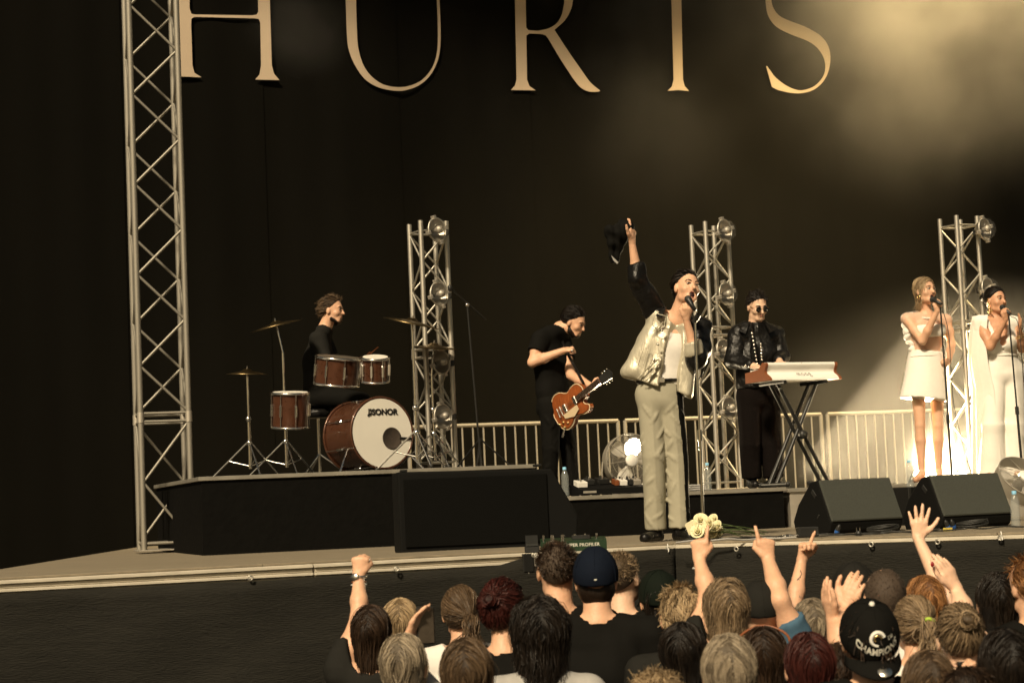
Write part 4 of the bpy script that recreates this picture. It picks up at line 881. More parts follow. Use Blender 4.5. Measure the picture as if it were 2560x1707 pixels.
# ------------------------------------------------------------------ microphones and stands
mmesh = mat('mic_mesh', (0.035, 0.034, 0.032), 0.6, metal=0.3, var=0.3, scale=200, bump=0.3, bscale=400)
def mic(tip, tail, label, foam=False):
    tip, tail = np.array(tip), np.array(tail); d = nrm(tail - tip); L = np.linalg.norm(tail - tip); t = thing('microphone', tail, label, 'microphone', 'hand-held microphones')
    MB().ball(tip + d * 0.024, 0.027 if foam else 0.025).put('grille_head', mmesh, t)
    MB().lathe(tip, d, [(0.024, 0.036), (0.022, 0.05), (0.0155, 0.07), (0.012, L), (0.001, L)], 14).put('body', M['black_metal'], t)
    return t
def stand(px0, py0, px1, py1, Y, zf, m, label, base='round', clutch=0.5, r=0.0085, lean=0.0):
    top = at(px0, py0, Y - lean); bt = at(px1, py1, Y); bt[2] = zf; t = thing('microphone_stand', bt, label, 'microphone stand', 'microphone stands'); mid = bt + (top - bt) * clutch
    rod('lower_tube', bt, mid, r * 1.25, m, t); rod('upper_tube', mid, top, r * 0.85, m, t); rod('clutch', mid - (top - bt) * 0.03, mid + (top - bt) * 0.02, r * 1.9, M['black_plastic'] if m is M['black_metal'] else m, t)
    if base == 'round': MB().lathe(bt, (0, 0, 1), [(0.13, 0.0), (0.13, 0.012), (0.11, 0.02), (0.02, 0.03), (0.012, 0.05)], 28).put('base', M['black_metal'], t)
    else:
        for i in range(3): x = 0.5 + i * 2.094; rod('leg', bt + V(0, 0, 0.22), bt + V(math.cos(x) * 0.3, math.sin(x) * 0.3, 0.012), 0.008, m, t)
    return t, top
st, tp = stand(1738, 800, 1759, 1336, 13.05, STAGE, M['chrome'], 'chrome straight microphone stand beside the singer', clutch=0.48)
MB().lathe(tp, (0.4, -0.5, 0.6), [(0.016, -0.02), (0.019, 0.03), (0.017, 0.05)], 12).put('mic_clip', M['black_plastic'], st)
rod('pole_cable', at(1735, 795, 13.0), at(1741, 1000, 13.03), 0.0035, M['rubber'], st)
st, tp = stand(2351, 768, 2381, 1200, 16.65, RISER - 0.012, M['black_metal'], 'black microphone stand held by the woman in the short skirt', clutch=0.36, lean=0.02)
MB().tube(spline([tp + V(0.01, -0.02, 0), tp + V(0.05, -0.03, -0.25), tp + V(0.055, -0.03, -0.8), tp + V(0.14, -0.04, -1.30), tp + V(0.20, -0.02, tp[2] * 0 - 1.48)], 8), 0.0035, 6).put('cable', M['rubber'], st)
st, tp = stand(2522, 790, 2556, 1175, 16.6, RISER - 0.012, M['black_metal'], 'black microphone stand in front of the woman in the cape', clutch=0.42, lean=0.02)
MB().tube(spline([tp + V(0.01, -0.02, 0), tp + V(0.07, -0.03, -0.1), tp + V(0.085, -0.03, -0.7), tp + V(0.12, -0.04, -1.35)], 8), 0.0035, 6).put('cable', M['rubber'], st)

# ------------------------------------------------------------------ drum kit
mdr = mat('copper_drum_shell', (0.085, 0.033, 0.017), 0.28, metal=0.3, var=0.35, scale=18, coat=0.5)
mhd = mat('white_drum_head', (0.74, 0.71, 0.63), 0.55, var=0.04, scale=6)
def drum(name, c, axis, r, dep, label, top=None, front=None, group='drums of the kit', lugs=8, hoop=M['chrome'], shell=mdr):
    """c: centre of the struck head; axis: outwards from it"""
    ax = nrm(V(*axis)); a, b, _ = frame(ax); t = thing(name, c - ax * dep / 2, label, 'drum', group)
    MB().lathe(c, ax, [(r, -0.012), (r, -dep + 0.012)], 40).put('shell', shell, t)
    for o, nm in ((0.0, 'hoop'), (-dep, 'hoop')): MB().tube([c + ax * (o + (-0.008 if o == 0 else 0.008)) + (a * math.cos(x) + b * math.sin(x)) * (r + 0.008) for x in np.linspace(0, 6.283, 41)[:-1]], 0.011, 8, closed=True).put(nm, hoop, t)
    MB().lathe(c, ax, [(0.001, 0.002), (r - 0.003, 0.001)], 40).put('head', top or mhd, t); MB().lathe(c, ax, [(0.001, -dep - 0.002), (r - 0.003, -dep - 0.001)], 40).put('head', mhd, t)
    for i in range(lugs):
        x = 2 * math.pi * (i + 0.5) / lugs; d = a * math.cos(x) + b * math.sin(x); rod('tension_rod', c + d * (r + 0.014), c + d * (r + 0.014) - ax * dep, 0.004, M['chrome'], t, 6)
        MB().box(c + d * (r + 0.010) - ax * dep * 0.5, (0.012, 0.010, min(0.05, dep * 0.3)), np.stack([d, np.cross(ax, d), ax], 1), 0.004).put('lug', M['chrome'], t)
    return t, a, b, ax
KY = 16.3; kx = nrm(V(0.56, -0.80, 0.03)); kc = at(956, 1082, KY); KRD = 0.285
kt, ka, kb, kax = drum('bass_drum', kc, kx, KRD, 0.46, 'copper bass drum with white front head and maker name', hoop=mdr, lugs=8)
kr = np.cross(V(0, 0, 1), kax); kr = nrm(kr); kr = kr if kr[0] > 0 else -kr; ku = np.cross(kax, kr); ku = ku if ku[2] > 0 else -ku
ok_ = lambda x, y: kc + kax * 0.006 + kr * x + ku * y
lay_text('SONOR', 0.066, lambda x, y: ok_(0.030 + x * 1.05, 0.150 + y), ink, kt, spacing=1.02, thick=0.0035)
for (x, y, w, h) in ((-0.121, 0.168, 0.005, 0.024), (-0.101, 0.174, 0.005, 0.020), (-0.111, 0.194, 0.015, 0.005)): MB().box(ok_(x, y), (w, h, 0.0008), np.stack([kr, ku, kax], 1)).put('emblem', ink, kt)
for (x, y) in ((-0.127, 0.146), (-0.107, 0.154)): MB().lathe(ok_(x, y), kax, [(0.001, 0.001), (0.011, 0.0005)], 14).put('emblem', ink, kt)
hole = mat('dark_drum_port', (0.045, 0.033, 0.024), 0.9, var=0.6, scale=60)
MB().lathe(ok_(0.085, -0.045), kax, [(0.001, 0.0015), (0.082, 0.001), (0.086, 0.004), (0.090, 0.001)], 28).put('port', hole, kt)
rod('claw', ok_(0.16, -0.045), ok_(0.27, -0.05), 0.010, M['black_metal'], kt)
for e in (-1, 1): rod('spur', kc - kax * 0.12 + kr * e * KRD * 0.93 - ku * 0.12, V(*(kc - kax * 0.02 + kr * e * 0.40)[:2], DZ + 0.005), 0.009, M['chrome'], kt)
drum('rack_tom', at(938, 892, 16.5) , (0.05, -0.25, 0.96), 0.108, 0.21, 'small copper tom with chrome hoops above the bass drum')
drum('rack_tom', at(846, 892, 16.75), (0.12, -0.14, 0.98), 0.185, 0.24, 'dark wide tom in front of the drummer', top=mat('smoky_drum_head', (0.10, 0.085, 0.065), 0.5, var=0.2))
drum('floor_tom', at(726, 980, 16.6), (0.05, -0.12, 0.98), 0.15, 0.30, 'copper floor tom left of the bass drum')
for (x, y, Y) in ((1075, 905, 16.2), (1040, 870, 16.5)): pass
mcy = mat('brass_cymbal', (0.20, 0.145, 0.07), 0.35, metal=1.0, var=0.15, scale=40)
def cymbal(px, py, Y, r, tilt, label, legs=0.34, boom=None):
    c = at(px, py, Y); ax = nrm(V(*tilt)); f0 = V(c[0] if boom is None else c[0] + boom, c[1], DZ); t = thing('cymbal_stand', f0, label, 'cymbal stand', 'cymbal stands of the kit')
    MB().lathe(c, ax, [(0.008, 0.03), (0.03, 0.026), (0.05, 0.008), (r * 0.6, -0.004), (r, -0.018), (r * 0.6, -0.007), (0.05, 0.004), (0.008, 0.026)], 36).put('cymbal', mcy, t)
    top = f0 + V(0, 0, c[2] - DZ - (0.02 if boom is None else 0.25)); rod('tube', f0 + V(0, 0, 0.25), top, 0.011, M['chrome'], t); rod('tube', f0 + V(0, 0, 0.08), f0 + V(0, 0, 0.5), 0.015, M['chrome'], t)
    if boom is not None: rod('boom', top, c, 0.008, M['chrome'], t)
    rod('wing_nut', c, c + ax * 0.05, 0.007, M['chrome'], t)
    for z in (0.5, 0.3): MB().ball(f0 + V(0, -0.02, z), (0.025, 0.022, 0.025)).put('clamp', M['chrome'], t)
    for i in range(3):
        x = 0.9 + 2.094 * i; e = f0 + V(math.cos(x) * legs, math.sin(x) * legs, 0.015); rod('leg', f0 + V(0, 0, 0.32), e, 0.008, M['chrome'], t); rod('leg_brace', f0 + V(0, 0, 0.10), (f0 + V(0, 0, 0.32)) * 0.45 + e * 0.55, 0.006, M['chrome'], t); MB().ball(e, 0.016).put('rubber_foot', M['rubber'], t)
cymbal(1030, 803, 16.2, 0.24, (0.25, -0.1, 0.95), 'crash cymbal on a chrome stand right of the bass drum')
cymbal(1085, 865, 16.7, 0.20, (0.1, -0.12, 0.98), 'smaller cymbal on a chrome stand under the drum tower', boom=-0.03)
cymbal(690, 810, 17.0, 0.23, (-0.2, -0.1, 0.95), 'crash cymbal on a chrome stand above the floor tom', boom=0.05)
cymbal(618, 930, 16.9, 0.18, (0.05, -0.08, 1.0), 'low hi-hat cymbal on a chrome stand at the kit left')
# tall boom stand right of the kit
bs = at(1168, 762, 16.6); bf = V(bs[0] + 0.06, bs[1], DZ if bs[0] < 0 else DZ); t = thing('boom_stand', V(bf[0], bf[1], DZ), 'tall thin black boom microphone stand right of the drums', 'microphone stand')
rod('tube', bf, bs, 0.009, M['black_metal'], t); rod('boom', at(1125, 720, 16.5), at(1215, 800, 16.75), 0.007, M['black_metal'], t); MB().ball(bs, 0.018).put('clutch', M['chrome'], t)
for i in range(3): x = 0.4 + 2.094 * i; rod('leg', bf + V(0, 0, 0.24), bf + V(math.cos(x) * 0.26, math.sin(x) * 0.26, 0.01), 0.007, M['black_metal'], t)
MB().ball(at(1125, 720, 16.5), (0.02, 0.02, 0.03)).put('mic', M['black_plastic'], t)

# ------------------------------------------------------------------ pedals, bottles, flowers, cables
mgr = mat('green_pedal_case', (0.015, 0.036, 0.017), 0.35, var=0.4, scale=25)
inkw = mat('pale_print', (0.62, 0.60, 0.52), 0.6, var=0)
pa, pb_ = on_z(1352, 1365, STAGE + 0.01), on_z(1517, 1358, STAGE + 0.01); Yk = 11.35; pa = at(1352, 1368, Yk); pb_ = at(1517, 1360, Yk); pa[2] = pb_[2] = STAGE + 0.013
d = nrm((pb_ - pa) * V(1, 1, 0)); n_ = V(-d[1], d[0], 0); L = np.linalg.norm(pb_ - pa); Rk = np.stack([d, n_, V(0, 0, 1)], 1)
t = thing('pedal_controller', (pa + pb_) / 2, 'long green foot controller with switches on the stage edge', 'pedal controller'); gk = lambda x, y, z: pa + Rk @ V(x, y, z)
MB().prism([gk(0, 0, 0), gk(0, 0.17, 0), gk(0, 0.17, 0.075), gk(0, 0.0, 0.058)], d * L).put('case', mgr, t)
MB().box(gk(L * 0.62, 0.10, 0.075), (L * 0.14, 0.045, 0.012), Rk, 0.003).put('display', M['black_plastic'], t)
lay_text('KEMPER PROFILER', 0.026, lambda x, y: gk(L * 0.60 + x, -0.0025, 0.026 + y), inkw, t, spacing=1.05, thick=0.0004)
for x in (0.02, 0.14, 0.165, 0.30, 0.325, 0.50, 0.66, 0.83): rod('foot_switch', gk(L * x + 0.01, 0.05 + 0.05 * (x > 0.4), 0.06), gk(L * x + 0.01, 0.05 + 0.05 * (x > 0.4), 0.095), 0.006, M['chrome'], t)
MB().lathe(gk(L * 0.19, -0.003, 0.035), -n_, [(0.001, 0.004), (0.016, 0.003), (0.016, 0.0)], 16).put('badge', M['chrome'], t)
t = thing('expression_pedal', gk(-0.055, 0.06, 0), 'small black rocker pedal at the end of the foot controller', 'pedal')
MB().box(gk(-0.05, 0.07, 0.018), (0.042, 0.10, 0.017), Rk, 0.004).put('base', M['black_plastic'], t); MB().prism([gk(-0.085, -0.02, 0.04), gk(-0.085, 0.16, 0.085), gk(-0.085, 0.16, 0.097), gk(-0.085, -0.02, 0.052)], d * 0.07).put('treadle', M['rubber'], t)
# pedalboard on the band riser
pl = at(1448, 1236, 15.95); pl[2] = RISER; dp = nrm((at(1620, 1230, 16.1) - pl) * V(1, 1, 0)); Rp = np.stack([dp, V(-dp[1], dp[0], 0), V(0, 0, 1)], 1); gp = lambda x, y, z: pl + Rp @ V(x, y, z)
t = thing('pedalboard', gp(0.28, 0.15, 0), 'black pedalboard holding small effect pedals on the riser edge', 'pedalboard')
MB().prism([gp(0, 0, 0.004), gp(0, 0.32, 0.004), gp(0, 0.32, 0.10), gp(0, 0, 0.05)], dp * 0.58).put('board', M['black_paint'], t)
MB().box(gp(0.09, -0.002, 0.027), (0.055, 0.0012, 0.009), Rp).put('name_strip', M['alu_dull'], t)
for i, (x, y, w, dd, m_, nm) in enumerate(((0.01, 0.06, 0.085, 0.12, M['white_plastic'], 'white'), (0.12, 0.17, 0.07, 0.11, M['black_plastic'], 'black'), (0.22, 0.18, 0.10, 0.11, M['black_metal'], 'dark'), (0.335, 0.08, 0.035, 0.11, M['wood_red'], 'red'), (0.375, 0.07, 0.06, 0.12, M['white_plastic'], 'white square'), (0.45, 0.08, 0.035, 0.1, M['black_plastic'], 'narrow'), (0.49, 0.07, 0.06, 0.12, M['alu_dull'], 'grey'))):
    c = gp(x + w / 2, y + dd / 2, 0.095 + 0.15 * (y - 0.06)); tt = thing('effect_pedal', c, f'{nm} effect pedal on the pedalboard behind the singer, number {i+1} of the row' if False else f'small {nm} effect pedal on the pedalboard behind the singer', 'effect pedal', 'effect pedals on the pedalboard')
    MB().box(c, (w / 2, dd / 2, 0.022), Rp @ np.array([[1, 0, 0], [0, 0.985, -0.17], [0, 0.17, 0.985]]), 0.004).put('case', m_, tt)
    rod('switch', c + V(0, -0.04, 0.01), c + V(0, -0.045, 0.04), 0.006, M['chrome'], tt); rod('knob', c + V(-0.015, 0.03, 0.02), c + V(-0.015, 0.03, 0.045), 0.008, M['black_plastic'], tt)
def bottle(px, py, Y, zf, label, h=0.23, r=0.032):
    b = at(px, py, Y); b[2] = zf; t = thing('water_bottle', b, label, 'bottle', 'plastic water bottles'); s = h / 0.23
    pr = [(0.001, 0.002), (r * 0.9, 0.0), (r, 0.012)]
    for i in range(6): z = 0.02 + i * 0.02; pr += [(r, z * s), (r * 0.95, (z + 0.010) * s)]
    pr += [(r, 0.145 * s), (r * 0.98, 0.165 * s), (r * 0.7, 0.195 * s), (0.0135, 0.212 * s), (0.0135, 0.222 * s)]
    MB().lathe(b, (0, 0, 1), pr, 20).put('body', M['pet'], t); MB().lathe(b, (0, 0, 1), [(0.0155, 0.214 * s), (0.0155, 0.236 * s), (0.001, 0.237 * s)], 16).put('cap', M['blue_cap'], t)
bottle(2276, 1222, 15.2, RISER - 0.045, 'clear water bottle with light blue cap between the two wedges', h=0.20)
bottle(2541, 1326, 12.9, STAGE, 'clear water bottle with blue cap beside the right-hand wedge')
bottle(1414, 1236, 16.1, RISER, 'water bottle with blue cap beside the guitarist feet')
bottle(1771, 1228, 17.2, RISER, 'dim water bottle beside the foot of the middle tower')
# flight case under the first bottle
c = at(2276, 1226, 15.2); c[2] = (STAGE + RISER - 0.045) / 2; t = thing('flight_case', V(c[0], c[1], STAGE), 'low black box between the wedges with a water bottle on top', 'case')
MB().box(c, (0.13, 0.15, (RISER - 0.045 - STAGE) / 2), GR, 0.006).put('body', M['black_paint'], t)
for e in (-1, 1): MB().box(c + GR @ V(e * 0.118, -0.152, 0), (0.012, 0.004, (RISER - 0.045 - STAGE) / 2 - 0.004), GR, 0.002).put('corner', M['black_metal'], t)
c = at(1812, 1222, 17.3); c[2] = RISER + 0.012; t = thing('folded_towel', c, 'folded pale towel lying at the foot of the middle tower', 'towel'); c2 = at(1735, 1232, 16.4)
for i in range(3): MB().box(V(c2[0], c2[1], RISER + 0.009 + i * 0.017), (0.09 - 0.006 * i, 0.06, 0.0085), rotz(0.4 + 0.06 * i), 0.005).put('fold', M['grey_cloth'], t)
t.location = (c2[0], c2[1], RISER)
for ch in t.children: ch.data.transform(Matrix.Translation((c[0] - c2[0], c[1] - c2[1], c[2] - RISER)))
# roses
mrose = mat('cream_rose_petal', (0.72, 0.66, 0.42), 0.6, var=0.15, scale=40, sss=0.05); mstem = mat('rose_stem', (0.05, 0.075, 0.02), 0.6, var=0.3)
mwrap = mat('paper_wrap', (0.66, 0.60, 0.40), 0.6, var=0.1)
rs = random.Random(4)
spots = [(1738, 1318), (1752, 1302), (1775, 1312), (1768, 1328), (1786, 1304), (1794, 1320), (1757, 1330), (1783, 1331), (1745, 1331), (1799, 1332)]
rb0 = at(1770, 1336, 12.75); rb0[2] = STAGE; t = thing('rose_bouquet', rb0, 'bunch of cream roses lying on the stage by the chrome stand', 'flowers')
for (px, py) in spots:
    c = at(px, py, 12.75 + rs.uniform(-0.08, 0.1)); c[2] = max(c[2], STAGE + 0.045); ax = nrm(V(rs.uniform(-1, 0.2), -0.8, rs.uniform(0.2, 0.9))); a, b, _ = frame(ax); P, F = [], []
    for ring in range(3):
        for kx in range(5):
            x0 = kx * 1.2566 + ring * 0.6; rr = 0.010 + 0.011 * ring; n0 = len(P)
            for u_ in range(4):
                for v_ in range(5):
                    x = x0 + (v_ - 2) * 0.33; h = -0.012 + 0.045 * u_ / 3; flare = rr * (0.6 + 0.5 * (u_ / 3) ** 1.5) + (0.006 * ring if u_ == 3 else 0); P.append(c + (a * math.cos(x) + b * math.sin(x)) * flare + ax * (h - 0.004 * ring * u_ / 3))
            for u_ in range(3):
                for v_ in range(4): F.append((n0 + u_ * 5 + v_, n0 + u_ * 5 + v_ + 1, n0 + u_ * 5 + v_ + 6, n0 + u_ * 5 + v_ + 5))
    o = put('rose', mesh_np('rose', np.array(P), np.array(F)), mrose, t); o.modifiers.new('t', 'SOLIDIFY').thickness = 0.0012
    e = at(1835 + rs.uniform(-10, 90), 1322 + rs.uniform(-10, 4), 12.8); e[2] = STAGE + rs.uniform(0.02, 0.05); MB().tube(spline([c - ax * 0.012, (c + e) / 2 + V(0, 0, 0.012), e], 5), 0.0028, 6).put('stem', mstem, t)
pw_ = [at(x, y, 12.7) for x, y in ((1712, 1312), (1736, 1300), (1752, 1316), (1742, 1338), (1722, 1336))]
for p in pw_: p[2] = max(p[2], STAGE + 0.014)
o = MB().prism(pw_, V(0.01, 0.05, 0.01)).put('paper', mwrap, t)
# cable runs on the stage
def cable(pts, label, r=0.005, m=M['rubber'], name='cable'):
    P = [V(*p) for p in pts]; o = MB().tube(spline(P, 8), r, 6).put(name, m); return tag(o, label, 'cable', 'cables on the stage')
zc = STAGE + 0.018
def sp_(px, Y, dz=0.0): p = at(px, 1330, Y); return V(p[0], p[1], zc + dz)
rs = random.Random(9)
for i, (x0, x1, lab) in enumerate(((1800, 2000, 'thin cable running from the roses to the black box'), (1830, 2010, 'second thin cable beside the rose stems'), (2040, 2350, 'black cable lying in front of the first wedge'), (2045, 2440, 'long black cable lying along both wedges'), (2330, 2640, 'black cable running to the right-hand bottle'), (1690, 1990, 'pale cable lying along the boards past the roses'), (2050, 2280, 'short black cable by the blue plug'))):
    Yc = 12.35 - 0.07 * i
    cable([sp_(x0 + (x1 - x0) * q / 7, Yc + rs.uniform(-0.10, 0.10), rs.uniform(0, 0.012)) for q in range(8)], lab, r=0.0048 if i != 5 else 0.006, m=M['rubber'] if i != 5 else M['grey_cloth'])
def coil(px, Y, rr, n, label):
    c = sp_(px, Y); P = []
    for q in range(n * 14): x = q / 14 * 6.283; P.append(c + V(math.cos(x) * rr * (1 + 0.08 * math.sin(q * 0.31)), math.sin(x) * rr * 0.8 * (1 + 0.06 * math.cos(q * 0.23)), 0.006 * q / 14 + 0.012 * (1 + math.sin(x + 0.02 * q))))
    o = MB().tube(P, 0.005, 6).put('cable_coil', M['rubber']); tag(o, label, 'cable', 'cables on the stage')
coil(2208, 12.55, 0.095, 4, 'coiled black cable in front of the first wedge'); coil(2432, 12.6, 0.095, 5, 'coiled black cable in front of the right-hand wedge')
def plug(px, Y, ang, label):
    c = sp_(px, Y, 0.022); d = V(math.cos(ang), -0.3, math.sin(ang)); t = thing('cable_plug', c, label, 'plug'); MB().lathe(c, d, [(0.001, -0.035), (0.015, -0.034), (0.016, 0.0)], 12).put('collar', M['blue_plug'], t); MB().lathe(c, d, [(0.014, 0.0), (0.013, 0.025), (0.006, 0.04), (0.001, 0.041)], 12).put('boot', M['black_plastic'], t)
plug(2094, 12.5, 1.2, 'blue speaker plug at the foot of the first wedge'); plug(2370, 12.5, 2.0, 'blue speaker plug beside the yellow cable tag'); plug(2384, 12.55, 1.9, 'second blue speaker plug by the coiled cable of the right-hand wedge')
c = sp_(2370, 12.2, 0.004); tag(MB().box(c, (0.030, 0.001, 0.012), rotz(0.2), 0.0005).put('cable_tag', M['yellow']), 'yellow paper tag on the cables before the right-hand wedge', 'tag')
c = at(2019, 1333, 12.2); c[2] = STAGE + 0.045; t = thing('junction_box', V(c[0], c[1], STAGE + 0.012), 'small black junction box on the stage behind a pointing hand', 'junction box'); MB().box(c, (0.063, 0.04, 0.031), rotz(0.05), 0.005).put('case', M['black_plastic'], t); MB().box(c + V(0, -0.041, 0), (0.05, 0.001, 0.022), rotz(0.05)).put('panel', M['black_metal'], t)
c = at(2146, 1332, 12.05); c[2] = STAGE + 0.04; t = thing('power_plug', V(c[0], c[1], STAGE + 0.012), 'black two-pin power plug lying upright among the cables', 'plug'); MB().lathe(V(c[0], c[1], STAGE + 0.012), (0.1, 0, 1), [(0.018, 0.0), (0.019, 0.02), (0.012, 0.03)], 12).put('body', M['black_plastic'], t)
for e in (-1, 1): rod('pin', c + V(e * 0.009, 0, -0.005), c + V(e * 0.010, 0, 0.022), 0.0024, M['chrome'], t)
c = at(1975, 1328, 12.2); c[2] = STAGE + 0.026; t = thing('cable_connector', c, 'silver cable connector lying beside the black junction box', 'plug'); MB().lathe(c, (1, 0.1, 0.05), [(0.001, -0.045), (0.010, -0.044), (0.010, 0.0), (0.007, 0.02), (0.005, 0.045)], 12).put('barrel', M['silver'], t); MB().lathe(c, (1, 0.1, 0.05), [(0.0125, -0.03), (0.0125, -0.01)], 12).put('ring', M['black_plastic'], t)

# ------------------------------------------------------------------ stage lights that are lit
mglow = mat('lit_lens', (1, 0.85, 0.6), 0.4, var=0, emit=(1.0, 0.82, 0.55), estr=60.0)
def flood(px, py, Y, zf, target, energy, size, label, blend=0.35, r=0.075, lens=1.0):
    c = at(px, py, Y); f = nrm(np.array(target) - c); t = thing('floor_light', V(c[0], c[1], zf), label, 'stage light', 'glowing floor lights'); a, b, _ = frame(f)
    MB().lathe(c, f, [(0.001, -0.16), (r * 0.8, -0.15), (r * 1.1, -0.05), (r * 1.15, 0.02), (r * 1.05, 0.02), (r, -0.01)], 24).put('housing', M['black_metal'], t)
    MB().lathe(c, f, [(0.001, 0.0), (r * 0.95, -0.004)], 24).put('lens', mglow, t)
    for e in (-1, 1): rod('yoke', c + a * e * r * 1.25, V(c[0], c[1], zf + 0.01) + a * e * r * 1.2, 0.008, M['black_metal'], t)
    MB().box(V(c[0], c[1], zf + 0.006), (r * 1.3, 0.06, 0.006), rotz(0), 0.002).put('foot', M['black_metal'], t)
    s = spot('flood_beam', c + f * 0.05, target, energy, size, blend, radius=r * 0.7); s.parent = t; s.location = tuple(c + f * 0.05 - root_loc(t))
    return c
# ------------------------------------------------------------------ the band
def joints(Y, d): return {k: at(v[0], v[1], Y + (v[2] if len(v) > 2 else 0)) for k, v in d.items()}
def set_feet(J, zf):
    for e in 'RL':
        J['an' + e][2] = zf + 0.085; J['toe' + e][2] = zf + 0.028
TOCAM = V(0, -1, 0)
# ---- singer
Y = 13.3
J = joints(Y, dict(neck=(1692, 800, 0.0), shR=(1634, 775, 0.02), elR=(1594, 698, -0.08), wrR=(1580, 607, -0.12), shL=(1750, 818, 0.03), elL=(1741, 893, -0.13), wrL=(1715, 798, -0.19),
    hipR=(1624, 985), hipL=(1674, 986), knR=(1634, 1140, -0.03), knL=(1692, 1140, 0.0), anR=(1640, 1320, 0.02), anL=(1699, 1320, -0.02), toeR=(1612, 1340, -0.16), toeL=(1726, 1340, -0.17)))
set_feet(J, STAGE); H = at(1717, 722, Y - 0.05); f, u = head_frame(24, 12, 11)
sg = thing('person', V(J['anR'][0] + 0.08, Y, STAGE), 'singer in gold leather jacket and khaki trousers raising one arm with black cloth', 'person')
S = Sdf(0.0065, 0.02); body_prims(S, J, 0.82); head_prims(S, H, f, u, J['neck'], mouth_open=0.8)
fw = nrm(at(1582, 560, Y - 0.12) - J['wrR']); hand_prims(S, J['wrR'], fw, V(-0.75, 0.45, 0.1), V(-1, -0.2, 0), 'horn', 1.0)
fl2 = nrm(at(1724, 752, Y - 0.24) - J['wrL']); hand_prims(S, J['wrL'], fl2, V(-0.15, 0.9, 0.2), V(-1, 0, 0), 'grip', 0.95)
put('body', S.mesh('body'), M['skin'], sg); face_parts(sg, H, f, u, brow=M['h_dark'], mouth_open=0.8, squint=0.75)
hair(sg, H, f, u, M['h_black'], 'swept', s=1.0, n=800, w=0.005, front=0.87, line=0.034, vol=1.05)
bl = Sdf(0.006, 0.02); r_ = np.cross(f, u); Rh = np.stack([r_, f, u], 1)
shirt(sg, J, M['white_cloth'], 'undershirt', g=0.84, sleeve=0, infl=0.008, vox=0.009, wr=0.003, neck=0.105, low=-0.02)
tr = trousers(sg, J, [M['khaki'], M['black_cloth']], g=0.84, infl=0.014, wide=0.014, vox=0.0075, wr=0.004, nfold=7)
# the outer side of the left leg takes the second, black material
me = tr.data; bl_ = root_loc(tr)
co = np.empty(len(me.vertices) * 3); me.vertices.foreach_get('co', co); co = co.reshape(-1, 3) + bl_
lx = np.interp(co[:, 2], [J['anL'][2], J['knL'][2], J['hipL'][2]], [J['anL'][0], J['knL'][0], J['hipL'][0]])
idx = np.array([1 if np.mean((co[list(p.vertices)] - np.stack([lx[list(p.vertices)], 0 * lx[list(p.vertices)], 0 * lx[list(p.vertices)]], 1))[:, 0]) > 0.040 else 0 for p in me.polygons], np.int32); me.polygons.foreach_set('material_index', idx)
MB().tube([J['hipR'] * 0.5 + J['hipL'] * 0.5 + V(math.cos(x) * 0.146, math.sin(x) * 0.110, 0.088) for x in np.linspace(0, 6.283, 30)[:-1]], 0.011, 6, closed=True).put('belt', M['black_leather'], tr)
MB().box(J['hipR'] * 0.45 + J['hipL'] * 0.55 + V(0.0, -0.122, 0.088), (0.022, 0.004, 0.016), None, 0.003).put('belt_buckle', M['silver'], tr)
shoes(sg, J, M['black_leather'])
# jacket: body open at the front, hem flaring to the picture's left
hc = (J['hipR'] + J['hipL']) / 2; sc = (J['shR'] + J['shL']) / 2; ax = sc - hc
S = Sdf(0.0075, 0.03); body_prims(S, J, 0.88, False, 0.028, ('torso',)); lat = nrm(J['shL'] - J['shR'])
S.ecap(hc - ax * 0.02, hc + ax * 0.5, lat, 0.185, 0.145, 0.165, 0.135, k=0.04)
S.ecap(at(1592, 925, Y - 0.02), at(1640, 800, Y), V(1, 0.2, 0), 0.065, 0.080, 0.05, 0.08, k=0.04); S.ecap(at(1572, 930, Y - 0.01), at(1610, 860, Y), V(1, 0.3, 0), 0.045, 0.055, 0.05, 0.06, k=0.04)
S.ecap(at(1708, 985, Y - 0.03), at(1735, 840, Y), V(1, 0.2, 0), 0.05, 0.09, 0.06, 0.09, k=0.05)
folds(S, J['neck'] + V(-0.05, 0, -0.14), hc + V(-0.05, 0, 0.0), 0.150, 0.175, 9, 3, face=(-0.7, -0.7, 0), amp=0.012, ln=0.16, slant=0.9)
folds(S, J['shL'] + V(-0.03, 0, -0.08), at(1716, 975, Y), 0.09, 0.09, 5, 8, face=(0, -1, 0), amp=0.010, ln=0.14)
o1 = at(1703, 772, Y - 0.22); o2 = at(1671, 985, Y - 0.22)
S.ecap(o1, o2, V(1, 0, 0), 0.072, 0.17, 0.080, 0.19, sub=True); S.ecap(o2, o2 + (o2 - o1) * 0.3, V(1, 0, 0), 0.09, 0.19, 0.10, 0.20, sub=True)
S.cap(J['neck'] + V(0.01, -0.05, 0.03), J['neck'] + V(0.02, -0.2, 0.02), 0.07, sub=True); S.ecap(J['neck'] + V(0, 0, 0.012), J['neck'] + V(0, 0, 0.14), lat, 0.075, 0.066, 0.12, 0.12, sub=True)
cut1 = (at(1560, 945, Y), nrm(np.cross(at(1700, 985, Y) - at(1556, 938, Y), V(0, 1, 0)))); cn = cut1[1]; cn = cn if cn[2] < 0 else -cn
jm = S.mesh('jacket', cuts=[(at(1556, 940, Y), cn)], wrinkle=0.008, wfreq=24, smooth=1)
jk = put('jacket', jm, [M['gold_leather'], M['black_leather']], sg); base = root_loc(jk)
co = np.empty(len(jm.vertices) * 3); jm.vertices.foreach_get('co', co); co = co.reshape(-1, 3) + base; cen = np.array([co[list(p.vertices)].mean(0) for p in jm.polygons])
